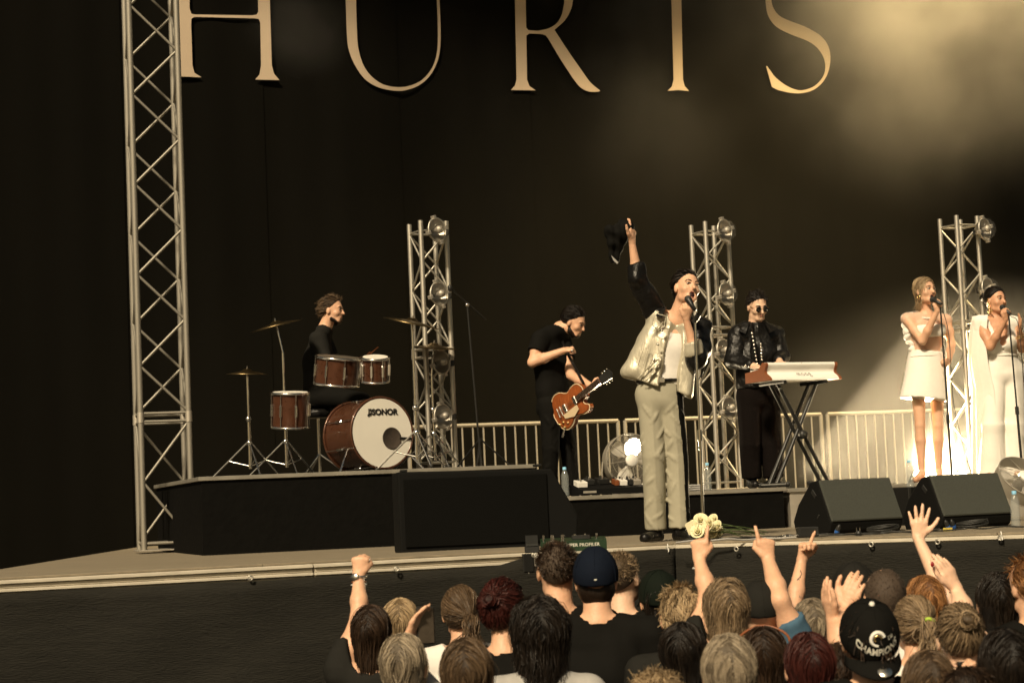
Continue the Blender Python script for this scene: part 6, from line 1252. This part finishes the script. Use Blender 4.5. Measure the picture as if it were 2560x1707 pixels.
# ------------------------------------------------------------------ the crowd
def crowd(label, head, Y, yaw=0, pitch=0, roll=0, hair_kw=None, hm=None, skin='skin', top='black_cloth', fem=False, g=1.0, hs=1.0, arms=None, sleeve=0.5, sw=None, legs='denim', vox=None, group=None, nofem=False, low=0.1):
    """head: photograph pixel of the head centre; arms: {'R': (elbow px, wrist px, fingertip px, style, palm normal, thumb side)}"""
    H = at(head[0], head[1], Y); f, u = head_frame(yaw, pitch + 9, roll, away=True); k = H[2] / 1.64; b = V(math.sin(math.radians(yaw * 0.5)), math.cos(math.radians(yaw * 0.5)), 0); lt = V(b[1], -b[0], 0)   # lt: towards the picture's right = the person's right
    sw = sw or (0.165 if fem else 0.19); nk = H + V(0, 0, -0.175 * k) - b * 0.035; J = dict(neck=nk)
    for e, s_ in (('R', 1), ('L', -1)):
        J['sh' + e] = nk + lt * s_ * sw * k + V(0, 0, -0.055 * k); J['hip' + e] = V(nk[0], nk[1], 0.95 * k) + lt * s_ * 0.085; J['kn' + e] = V(nk[0], nk[1], 0.51 * k) + lt * s_ * 0.10 + b * 0.03; J['an' + e] = V(nk[0], nk[1], 0.085) + lt * s_ * 0.11; J['toe' + e] = V(nk[0], nk[1], 0.028) + lt * s_ * 0.13 + b * 0.16
        J['el' + e] = J['sh' + e] + lt * s_ * 0.05 + V(0, 0, -0.28 * k) + b * 0.02; J['wr' + e] = J['el' + e] + b * 0.18 - lt * s_ * 0.06 + V(0, 0, -0.14)
    t = thing('person', V(nk[0], nk[1], 0), label, 'person', 'people in the crowd'); S = Sdf(vox or (0.0065 if arms else 0.010), 0.02)
    for e, A in (arms or {}).items():
        el, wr, tip, style, pn, ts = A[:6]; dy = A[6] if len(A) > 6 else (0.12, 0.2)
        J['el' + e] = at(el[0], el[1], Y + dy[0]); J['wr' + e] = at(wr[0], wr[1], Y + dy[1])
        s_ = 1 if e == 'R' else -1; J['sh' + e] = J['sh' + e] + V(0, 0, 0.05) + (J['el' + e] - J['sh' + e]) * V(1, 1, 0) * 0.15
        d = nrm(J['el' + e] - J['sh' + e]); mx = 0.34                    # a reachable shoulder
        if np.linalg.norm(J['el' + e] - J['sh' + e]) > mx: J['sh' + e] = J['el' + e] - d * mx if np.linalg.norm(J['el' + e] - J['sh' + e]) < 0.45 else J['sh' + e]
    body_prims(S, J, g, fem); head_prims(S, H, f, u, nk, s=hs, fem=fem)
    for e in 'RL':
        if arms and e in arms:
            A = arms[e]; tip = at(A[2][0], A[2][1], Y + (A[6][1] if len(A) > 6 else 0.2)); hand_prims(S, J['wr' + e], tip - J['wr' + e], V(*A[4]), V(*A[5]), A[3], 0.95 if fem else 1.03)
        else: hand_prims(S, J['wr' + e], J['wr' + e] - J['el' + e], -lt * (1 if e == 'R' else -1), b, 'relaxed')
    put('body', S.mesh('body'), M[skin], t)
    shirt(t, J, M[top], 'top', g, fem, sleeve, 0.015, low, 0.012 if not arms else 0.010, 0.005); trousers(t, J, M[legs], g=g, fem=fem, vox=0.018); shoes(t, J, M['black_leather'])
    if hair_kw is not None: hair(t, H, f, u, M[hm], s=hs, **hair_kw)
    return t, J, H, f, u
def cap_on(t, H, f, u, m, s=1.0, label=None, backwards=False, brim=True, button=True):
    """baseball cap; backwards: the peak points away from the face"""
    r = np.cross(f, u); ff = -f if backwards else f; C = H + u * 0.030 * s - f * 0.010 * s; R = np.stack([r, f, u], 1); S = Sdf(0.007, 0.012)
    S.ell(C, V(0.090, 0.112, 0.108) * s, R); o = put('cap', S.mesh('cap', cuts=[(C - u * 0.030 * s, -u)], wrinkle=0.0015, wfreq=40), m, t)
    g = lambda a, b, c: C + (r * a + ff * b + u * c) * s
    if brim:
        P, F = [], []
        for i in range(6):
            for j in range(13):
                x = (j / 12 - 0.5) * 2.3; q = i / 5; rr = 1 + 0.62 * q * math.cos(x * 0.62) ** 1.2; P.append(g(math.sin(x) * 0.089 * (1 + 0.06 * q), math.cos(x) * 0.110 * rr, -0.024 - 0.020 * q - 0.022 * math.sin(x) ** 2))
        for i in range(5):
            for j in range(12): F.append((i * 13 + j, i * 13 + j + 1, (i + 1) * 13 + j + 1, (i + 1) * 13 + j))
        b = put('peak', mesh_np('peak', np.array(P), np.array(F)), m, o); b.modifiers.new('t', 'SOLIDIFY').thickness = 0.004
    if button: MB().ball(C + u * 0.108 * s, (0.009, 0.009, 0.005)).put('button', m, o)
    for i in range(6):
        x = i * math.pi / 3 + 0.5; MB().tube([C + (r * math.cos(x) * 0.0905 * math.sin(a) + f * math.sin(x) * 0.1125 * math.sin(a) + u * 0.1085 * math.cos(a)) * s for a in np.linspace(0.08, 1.75, 10)], 0.0016, 5).put('seam', m, o)
    return o, C, g
UPH = 'long'
# left-hand group
crowd('woman with long dark hair raising a fist with a silver watch', (930, 1588), 8.5, 4, 0, 0, dict(style='long', length=0.34, n=1000, vol=1.08), 'h_dark', fem=True, top='char_cloth', arms={'L': ((898, 1535), (897, 1440), (905, 1352), 'fist', (0.1, 0.9, 0.1), (1, 0.1, 0))})
tW = [o for o in COL.objects if o.name.startswith('person')][-1]
wc = at(897, 1441, 8.5 + 0.2); cir = lambda c, r, z, n=18: [c + V(math.cos(x) * r, math.sin(x) * r, z) for x in np.linspace(0, 6.283, n + 1)[:-1]]
wt = MB().tube(cir(wc, 0.031, 0.0), 0.007, 6, closed=True).put('watch', M['silver'], tW); MB().lathe(wc + V(-0.012, -0.028, 0.0), (-0.35, -0.9, 0.1), [(0.001, 0.010), (0.015, 0.010), (0.018, 0.006), (0.018, -0.002)], 18).put('watch_face', M['silver'], wt)
MB().tube(cir(wc, 0.031, -0.022), 0.003, 6, closed=True).put('bracelet', M['wood_red'], tW); MB().tube(cir(wc, 0.033, -0.034), 0.003, 6, closed=True).put('bracelet', M['white_plastic'], tW)
crowd('woman with streaked blonde hair beside the raised fist', (1002, 1562), 9.3, 0, 0, 0, dict(style='long', length=0.2, n=700), 'h_blond', fem=True, top='black_cloth')
tp_, Jp, Hp, fp, up = crowd('woman in pale coat holding up a phone beside the bun-haired woman', (1010, 1668), 7.4, 8, 0, 0, dict(style='long', length=0.22, n=800), 'h_grey', fem=True, top='grey_cloth', sleeve=1.8, arms={'R': ((1010, 1660), (1018, 1598), (1050, 1528), 'flat', (0.9, -0.3, 0.1), (-0.2, 0.9, 0.4), (0.25, 0.3))})
pc = at(1064, 1563, 7.4 + 0.32); t = thing('phone', pc, 'black phone with bright screen held up in the left of the crowd', 'phone'); Rq = rotz(0.35)
MB().box(pc, (0.036, 0.0045, 0.072), Rq, 0.004).put('case', M['black_plastic'], t); mscr = mat('phone_screen', (0.05, 0.04, 0.03), 0.2, var=0.6, scale=40, emit=(0.5, 0.33, 0.16), estr=0.03); MB().box(pc + Rq @ V(0, -0.0052, 0), (0.031, 0.0008, 0.066), Rq).put('screen', mscr, t)
for i in range(3): MB().box(pc + Rq @ V(0.008, 0.006, 0.05 - i * 0.018), (0.006, 0.003, 0.006), Rq, 0.002).put('camera', M['black_metal'], t)
crowd('person with smooth brown hair and ponytail in a white shirt', (1153, 1533), 9.0, 6, 0, 0, dict(style='ponytail', length=0.22, n=900, tie=at(1180, 1545, 8.86)), 'h_brown', top='white_cloth', sw=0.16, fem=True)
tE, Je, He, fe, ue = crowd('woman with dark wine-red hair bun and bare neck in a black top', (1262, 1530), 8.3, 35, 0, 0, dict(style='bun', n=1300, tie=at(1235, 1497, 8.2), vol=1.03, messy=0.012), 'h_wine', top='black_cloth', fem=True, hs=1.06, low=0.1)
crowd('head of greying brown hair low in front of the white shirt', (1168, 1692), 6.6, 2, 0, 0, dict(style='long', length=0.2, n=1100, vol=1.05), 'h_brown', fem=True, top='grey_cloth')
crowd('person with thick tousled black hair in a pale grey top', (1349, 1592), 7.6, -4, 0, 0, dict(style='long', length=0.22, n=1300, vol=1.5, messy=0.02), 'h_black', top='grey_cloth', hs=1.08)
crowd('tall man with faded short dark hair and thin neck chain', (1393, 1428), 8.75, -2, 0, 0, dict(style='cropped', n=1300, w=0.004), 'h_dark', top='black_cloth', hs=1.05, skin='skin')
tt, JJ, HH, ff, uu = crowd('man in plain navy baseball cap and black T-shirt', (1490, 1452), 8.6, 3, 0, 0, None, None, top='black_cloth', g=1.12, sw=0.22, hs=1.05)
o, C, gg2 = cap_on(tt, HH, ff, uu, M['navy_cloth'], 1.10); MB().ball(C - ff * 0.122, (0.008, 0.004, 0.005), np.stack([np.cross(ff, uu), ff, uu], 1)).put('emblem', inkw, o)
S = Sdf(0.008, 0.02); rr = np.cross(ff, uu); S.ell(HH - ff * 0.035 - uu * 0.03, V(0.080, 0.072, 0.075), np.stack([rr, ff, uu], 1)); put('hair', S.mesh('hair', wrinkle=0.003, wfreq=90), M['h_dark'], tt)
crowd('fair-haired man with shaved temples looking right past the navy cap', (1556, 1447), 9.25, 28, 0, 0, dict(style='cropped', n=1000, w=0.004), 'h_light', top='black_cloth', skin='skin_pale')
tt, JJ, HH, ff, uu = crowd('person in dark green cap beside the short blond head', (1647, 1502), 9.2, -8, 0, 0, dict(style='long', length=0.12, n=600), 'h_black', top='black_cloth', hs=1.02); o, C, gg2 = cap_on(tt, HH, ff, uu, M['green_cap'], 1.06)
MB().tube(spline([C - ff * 0.10 + uu * (0.03 + 0.012 * math.sin(x * 3.14)) + np.cross(ff, uu) * (x - 0.5) * 0.09 for x in np.linspace(0, 1, 6)], 3), 0.004, 6).put('strap', M['black_leather'], o)
crowd('man with short ginger-blond hair standing below the green cap', (1704, 1545), 8.3, 2, 0, 0, dict(style='short', n=1900, w=0.004, messy=0.003), 'h_blond', top='char_cloth', hs=1.04)
crowd('woman with glossy black hair and thin hoop earring', (1712, 1638), 7.5, 20, 0, 0, dict(style='long', length=0.3, n=1000), 'h_black', top='char_cloth', fem=True)
crowd('woman with tousled light brown bob pointing up, bracelet on her wrist', (1813, 1528), 8.1, -6, 4, 0, dict(style='long', length=0.13, n=1500, vol=1.16, messy=0.012), 'h_light', fem=True, top='char_cloth', arms={'L': ((1769, 1480), (1748, 1400), (1750, 1322), 'point', (0.35, 0.9, 0.1), (1, -0.2, 0.1), (0.14, 0.24))})
tB = [o for o in COL.objects if o.name.startswith('person') and o.type == 'EMPTY'][-1]; MB().tube(cir(at(1751, 1419, 8.33), 0.031, 0.0), 0.0035, 6, closed=True).put('bracelet', M['white_plastic'], tB)
crowd('woman with long straight ash-blonde hair and dark parting', (1824, 1686), 6.4, 0, 2, 0, dict(style='long', length=0.42, n=2200, vol=1.10, part=0.0, messy=0.003, w=0.0036), 'h_grey', fem=True, top='char_cloth')
tt, JJ, HH, ff, uu = crowd('man in charcoal cap and blue T-shirt pointing up with bent arm', (1903, 1530), 8.8, 0, 0, 0, None, None, top='blue_cloth', hs=1.0, sleeve=0.6, g=1.05, arms={'R': ((1950, 1500), (1921, 1400), (1907, 1305), 'point', (-0.2, 0.9, 0.1), (-1, 0, 0.2), (-0.10, 0.06))}); cap_on(tt, HH, ff, uu, M['char_cloth'], 1.04)
tt, JJ, HH, ff, uu = crowd('woman with dark brown hair and sunglasses pushed onto her head', (1912, 1652), 7.4, 8, 0, 0, dict(style='long', length=0.25, n=1300, messy=0.01), 'h_dark', fem=True, top='char_cloth')
MB().tube(spline([HH + np.cross(ff, uu) * a + ff * b + uu * c for a, b, c in ((-0.10, -0.06, 0.04), (-0.085, 0.03, 0.09), (0, 0.06, 0.12), (0.085, 0.03, 0.09), (0.10, -0.06, 0.04))], 5), 0.005, 6).put('sunglasses', M['wood_red'], tt)
tt, JJ, HH, ff, uu = crowd('grey-blonde woman pointing up with a tattooed forearm', (2028, 1568), 8.9, -4, 0, 0, dict(style='long', length=0.16, n=1200, vol=1.03), 'h_grey', fem=True, top='black_cloth', sleeve=0, arms={'L': ((1984, 1518), (2004, 1402), (2024, 1316), 'point', (0.6, -0.7, 0.1), (1, 0.3, 0), (0.12, 0.22))})
mtat = mat('tattoo_ink', (0.10, 0.075, 0.06), 0.6, var=0.3, scale=60)
el, wr = JJ['elL'], JJ['wrL']; dd = nrm(wr - el); sd_ = nrm(np.cross(dd, V(0, -1, 0)))
def on_arm(a, x): c = el + (wr - el) * a; r0 = np.interp(a, [0, 0.35, 1], [0.039, 0.041, 0.0265]) * 0.88 + 0.0022; return c + (V(0, -1, 0) * math.cos(x) + sd_ * math.sin(x)) * r0
for (pts, w) in (([(0.80, -0.1), (0.72, 0.15), (0.62, -0.1), (0.50, 0.0)], 0.005), ([(0.66, 0.1), (0.58, -0.3), (0.5, 0.1)], 0.006), ([(0.50, -0.9), (0.47, -0.4), (0.46, 0.1), (0.48, 0.7)], 0.003), ([(0.30, 0.3), (0.24, 0.35)], 0.003), ([(0.29, 0.5), (0.23, 0.55)], 0.003), ([(0.12, -0.7), (0.06, -0.3), (0.02, -0.6)], 0.006)): MB().tube(spline([on_arm(a, x) for a, x in pts], 5), w * 0.55, 5).put('tattoo', mtat, tt)
crowd('head of very dark wine-red hair in front of the tattooed woman', (2023, 1672), 7.0, 0, 0, 0, dict(style='long', length=0.3, n=1300, vol=1.06), 'h_wine', fem=True, top='wine_cloth')
crowd('person in white T-shirt clapping raised hands behind the champions cap', (2094, 1690), 7.6, -5, 0, 0, dict(style='short', n=700), 'h_dark', top='white_cloth', sleeve=0.75, arms={'L': ((2107, 1640), (2084, 1552), (2056, 1458), 'flat', (0.9, 0.3, 0.1), (-0.7, -0.4, 0.3), (0.10, 0.2)), 'R': ((2098, 1580), (2107, 1528), (2138, 1455), 'flat', (0.4, 0.9, -0.1), (-0.6, 0.2, 0.7), (0.15, 0.30))})
tt, JJ, HH, ff, uu = crowd('person in plain black cap behind the clapping hands', (2136, 1486), 9.2, 4, 0, 0, None, None, top='black_cloth'); cap_on(tt, HH, ff, uu, M['char_cloth'], 1.12)
tt, JJ, HH, ff, uu = crowd('person in backwards black champions cap with round sticker', (2170, 1600), 6.9, -3, 22, 0, dict(style='short', n=500), 'h_dark', top='black_cloth', hs=1.05)
o, C, gg2 = cap_on(tt, HH, ff, uu, M['black_cloth'], 1.12, backwards=True); rr = np.cross(ff, uu); s_ = 1.12
def on_cap(x, y, off=0.0035):                       # front panel of a cap worn backwards faces the camera
    a = x / 0.098; h = y; ca_ = math.sqrt(max(0.05, 1 - (h / (0.108 * s_)) ** 2)); return C + (rr * math.sin(a) * 0.090 * s_ - ff * math.cos(a) * 0.112 * s_) * ca_ + uu * h - ff * off
lay_text('CHAMPIONS', 0.034, lambda x, y: on_cap(-x * -0.80, -0.018 + y - 3.2 * x * x * -1 * 0.9 if False else 0.002 + y + 2.6 * x * x), inkw, o, thick=0.0010)
lay_text('LVI', 0.018, lambda x, y: on_cap(x + 0.052, 0.050 + y), inkw, o)
e_ = []; 
for i in range(18): a = 0.3 + i / 17 * 4.4; e_.append(on_cap(0.026 * math.cos(a), 0.056 + 0.020 * math.sin(a), 0.004))
MB().tube(e_, [0.0085 - 0.0065 * abs(i / 17 - 0.35) for i in range(18)], 6).put('emblem', M['white_plastic'], o); MB().tube([on_cap(0.013 * math.cos(a), 0.058 + 0.010 * math.sin(a), 0.004) for a in np.linspace(0, 4, 10)], 0.0035, 6).put('emblem', M['gold'], o)
pkc = gg2(0.012, 0.150, -0.040) + uu * 0.004; MB().lathe(gg2(0.015, 0.150, -0.0335), nrm(uu - ff * 0.25), [(0.001, 0.004), (0.024, 0.0035), (0.025, 0.002)], 22).put('sticker', M['silver'], o); MB().lathe(C + uu * 0.108 * s_, uu, [(0.001, 0.010), (0.008, 0.008), (0.010, 0.0)], 12).put('button', M['white_plastic'], o)
crowd('man with shaved head and white T-shirt', (2212, 1497), 8.4, 3, 0, 0, dict(style='cropped', n=600, w=0.003, L=0.004), 'h_stub', top='white_cloth', hs=1.06, skin='skin')
crowd('ginger girl raising one arm with an open spread hand', (2312, 1510), 8.8, -8, 0, 0, dict(style='long', length=0.16, n=1200), 'h_red', fem=True, top='black_cloth', sleeve=0, skin='skin_pale', arms={'R': ((2366, 1495), (2296, 1348), (2300, 1236), 'open', (0.0, 0.9, 0.1), (1, 0, 0.1), (0.05, 0.22))})
crowd('girl with brown ponytail in a lime green hair band', (2286, 1566), 8.0, 10, 0, 0, dict(style='ponytail', length=0.24, n=1200, tie=at(2322, 1556, 7.86)) | dict(tm=M['lime']), 'h_light', fem=True, top='white_cloth', hs=0.98)
crowd('woman with light brown loose bun raising a hand with red nails', (2400, 1596), 7.3, 4, 0, 0, dict(style='bun', n=1400, tie=at(2417, 1548, 7.2), messy=0.01), 'h_light', fem=True, top='black_cloth', sleeve=0, skin='skin_pale', arms={'R': ((2412, 1535), (2392, 1474), (2350, 1392), 'flat', (-0.6, 0.7, 0.0), (-0.8, -0.4, -0.2), (0.18, 0.26))})
tN = [o for o in COL.objects if o.name.startswith('person') and o.type == 'EMPTY'][-1]; MB().tube(cir(at(2394, 1480, 7.56), 0.030, 0.0), 0.0025, 6, closed=True).put('bracelet', M['silver'], tN); MB().ball(at(2331, 1410, 7.5), (0.007, 0.006, 0.011)).put('nail', mat('red_nail', (0.25, 0.01, 0.015), 0.3, var=0), tN)
crowd('woman with long straight black hair and pale parting', (2493, 1508), 8.3, 0, 0, 0, dict(style='long', length=0.5, n=1500, vol=1.12, messy=0.003), 'h_black', fem=True, top='black_cloth')
crowd('ginger person at the crowd edge beside the black-haired woman', (2572, 1468), 8.2, -25, 0, 0, dict(style='short', n=900), 'h_red', top='black_cloth')
crowd('head of black hair under a dark hood near the phones', (2515, 1675), 6.3, 0, 0, 0, dict(style='long', length=0.3, n=1000, vol=1.12), 'h_black', top='black_cloth')
crowd('person in light blue top below the bun-haired woman', (2322, 1722), 6.6, 0, 0, 0, dict(style='long', length=0.25, n=1000), 'h_brown', fem=True, top='ltblue_cloth')
crowd('frizzy fair-haired person between blonde woman and black-haired woman', (1640, 1792), 6.5, 0, 0, 0, dict(style='curly', n=1500, vol=1.05, w=0.004, L=0.06), 'h_blond', top='char_cloth')
tQ, *_ = crowd('person low in the crowd lifting a phone to film', (2420, 1765), 6.2, 5, 0, 0, dict(style='short', n=500), 'h_dark', top='black_cloth', sleeve=1.8, arms={'R': ((2470, 1790), (2462, 1730), (2452, 1690), 'grip', (-0.9, -0.1, 0.1), (0, -0.6, 0.6), (0.15, 0.22))})
for (px, py, Y_, w, h, lb, gl) in ((2420, 1662, 6.9, 0.072, 0.014, 'dark phone held flat above the light blue shoulder', 0), (2447, 1684, 6.4, 0.080, 0.038, 'phone with glowing orange screen at the crowd bottom', 1)):
    pc = at(px, py, Y_); t = thing('phone', pc, lb, 'phone'); Rq = rotz(-0.1); MB().box(pc, (w / 2, 0.0045, h), Rq, 0.004).put('case', M['black_plastic'], t)
    if gl: MB().box(pc + V(0, -0.0055, -0.002), (w / 2 - 0.006, 0.0008, h - 0.008), Rq).put('screen', mat('film_screen', (0.05, 0.03, 0.02), 0.2, var=0, emit=(0.9, 0.28, 0.12), estr=0.7), t)
    else: MB().box(pc + V(0, -0.0055, 0.0), (0.012, 0.0012, 0.004), Rq).put('camera', M['black_metal'], t)
# ------------------------------------------------------------------ lamps that are lit, one added behind the fan, and the smoke they show
fa = at(1952, 1208, 18.6)
flood(1952, 1208, 18.6, RISER, fa + V(3, 0.9, 0.75), 5500, 64, 'glowing floor light behind the keyboard stand', blend=0.12)
fb_ = at(2302, 1192, 17.9)
flood(2302, 1192, 17.9, RISER - 0.012, fb_ + V(0.5, -2.0, 0.9), 3500, 110, 'glowing floor light behind the bare-legged woman', blend=0.6)
fc_ = at(1588, 1122, 17.75)
flood(1588, 1122, 17.75, RISER, fc_ + V(0.3, -2.0, 0.35), 120, 90, 'glowing lamp added behind the metal fan in place of its lit blade', blend=0.6, r=0.10)  # added lamp, its lens imitates the brightly lit fan blade
rl = V(5.9, 20.0, STAGE + 8.2)
t = thing('roof_spotlight', rl, 'black spotlight hung from the roof pointing down at the backdrop', 'stage light')
tg = at(2270, 210, 21.2); f = nrm(tg - rl)
MB().lathe(rl, f, [(0.001, -0.35), (0.12, -0.33), (0.15, -0.1), (0.16, 0.05), (0.15, 0.05), (0.14, 0.0)], 24).put('housing', M['black_metal'], t)
MB().lathe(rl, f, [(0.001, 0.01), (0.135, 0.005)], 24).put('lens', mglow, t)
rod('yoke', rl + V(0, 0, 0.1), rl + V(0, 0, 1.2), 0.02, M['black_metal'], t)
s = spot('roof_beam', rl + f * 0.08, tg, 9000, 78, 1.0, color=(1.0, 0.74, 0.36), radius=0.12); s.parent = t; s.location = tuple(f * 0.08)
def smoke(name, c, r, dens, scale, thr, label, seed=0.0, col=(0.92, 0.88, 0.80), core=0.35):
    m = bpy.data.materials.new(name); m.use_nodes = True; N = m.node_tree.nodes; L = m.node_tree.links; N.clear()
    out = N.new('ShaderNodeOutputMaterial'); pv = N.new('ShaderNodeVolumePrincipled'); pv.inputs['Color'].default_value = (*col, 1); pv.inputs['Anisotropy'].default_value = 0.1
    tc = N.new('ShaderNodeTexCoord'); mp = N.new('ShaderNodeMapping'); mp.inputs['Location'].default_value = (seed, seed * 0.7, 0); L.new(tc.outputs['Object'], mp.inputs[0])
    nz = N.new('ShaderNodeTexNoise'); nz.inputs['Scale'].default_value = scale; nz.inputs['Detail'].default_value = 3; nz.inputs['Roughness'].default_value = 0.55; L.new(mp.outputs[0], nz.inputs['Vector'])
    mr = N.new('ShaderNodeMapRange'); mr.interpolation_type = 'SMOOTHSTEP'; mr.inputs[1].default_value = thr; mr.inputs[2].default_value = thr + 0.36; mr.inputs[3].default_value = dens * 0.25; mr.inputs[4].default_value = dens
    L.new(nz.outputs['Fac'], mr.inputs[0])
    vm = N.new('ShaderNodeVectorMath'); vm.operation = 'MULTIPLY_ADD'; vm.inputs[1].default_value = (2, 2, 2); vm.inputs[2].default_value = (-1, -1, -1); L.new(tc.outputs['Generated'], vm.inputs[0])
    ln = N.new('ShaderNodeVectorMath'); ln.operation = 'LENGTH'; L.new(vm.outputs[0], ln.inputs[0])
    fo = N.new('ShaderNodeMapRange'); fo.interpolation_type = 'SMOOTHSTEP'; fo.inputs[1].default_value = 0.98; fo.inputs[2].default_value = core; fo.inputs[3].default_value = 0; fo.inputs[4].default_value = 1; L.new(ln.outputs['Value'], fo.inputs[0])
    mu = N.new('ShaderNodeMath'); mu.operation = 'MULTIPLY'; L.new(mr.outputs[0], mu.inputs[0]); L.new(fo.outputs[0], mu.inputs[1])
    L.new(mu.outputs[0], pv.inputs['Density']); L.new(pv.outputs[0], out.inputs['Volume'])
    b = MB().ball(c, r, None, 24, 16).put(name, m); stuff(b); b['label'] = label; return b
cA = at(2360, -40, 21.0); smoke('stage_smoke', cA, (3.0, 1.5, 2.8), 0.18, 0.85, 0.30, 'amber lit smoke bank high before the backdrop', core=0.05)
cB = at(2440, 1080, 20.2); smoke('stage_smoke', cB, (2.8, 2.2, 1.7), 0.065, 0.5, 0.25, 'pale lit smoke low behind the two women', seed=3.0, core=0.55)
cE = fb_ + V(0.35, 0.1, 0.10); smoke('stage_smoke', cE, (0.9, 0.8, 0.7), 0.14, 0.9, 0.2, 'bright smoke round the floor light behind the bare legs', seed=2.0, core=0.1)
cC = at(1640, 160, 21.6); smoke('stage_smoke', cC, (1.5, 0.8, 2.2), 0.055, 0.9, 0.36, 'thin wisp of smoke before the letter T', seed=5.0, core=0.0)
cD = at(760, 60, 21.0); smoke('stage_smoke', cD, (0.75, 0.7, 0.7), 0.09, 0.9, 0.36, 'thin wisp of smoke between the letters H and U', seed=8.0)
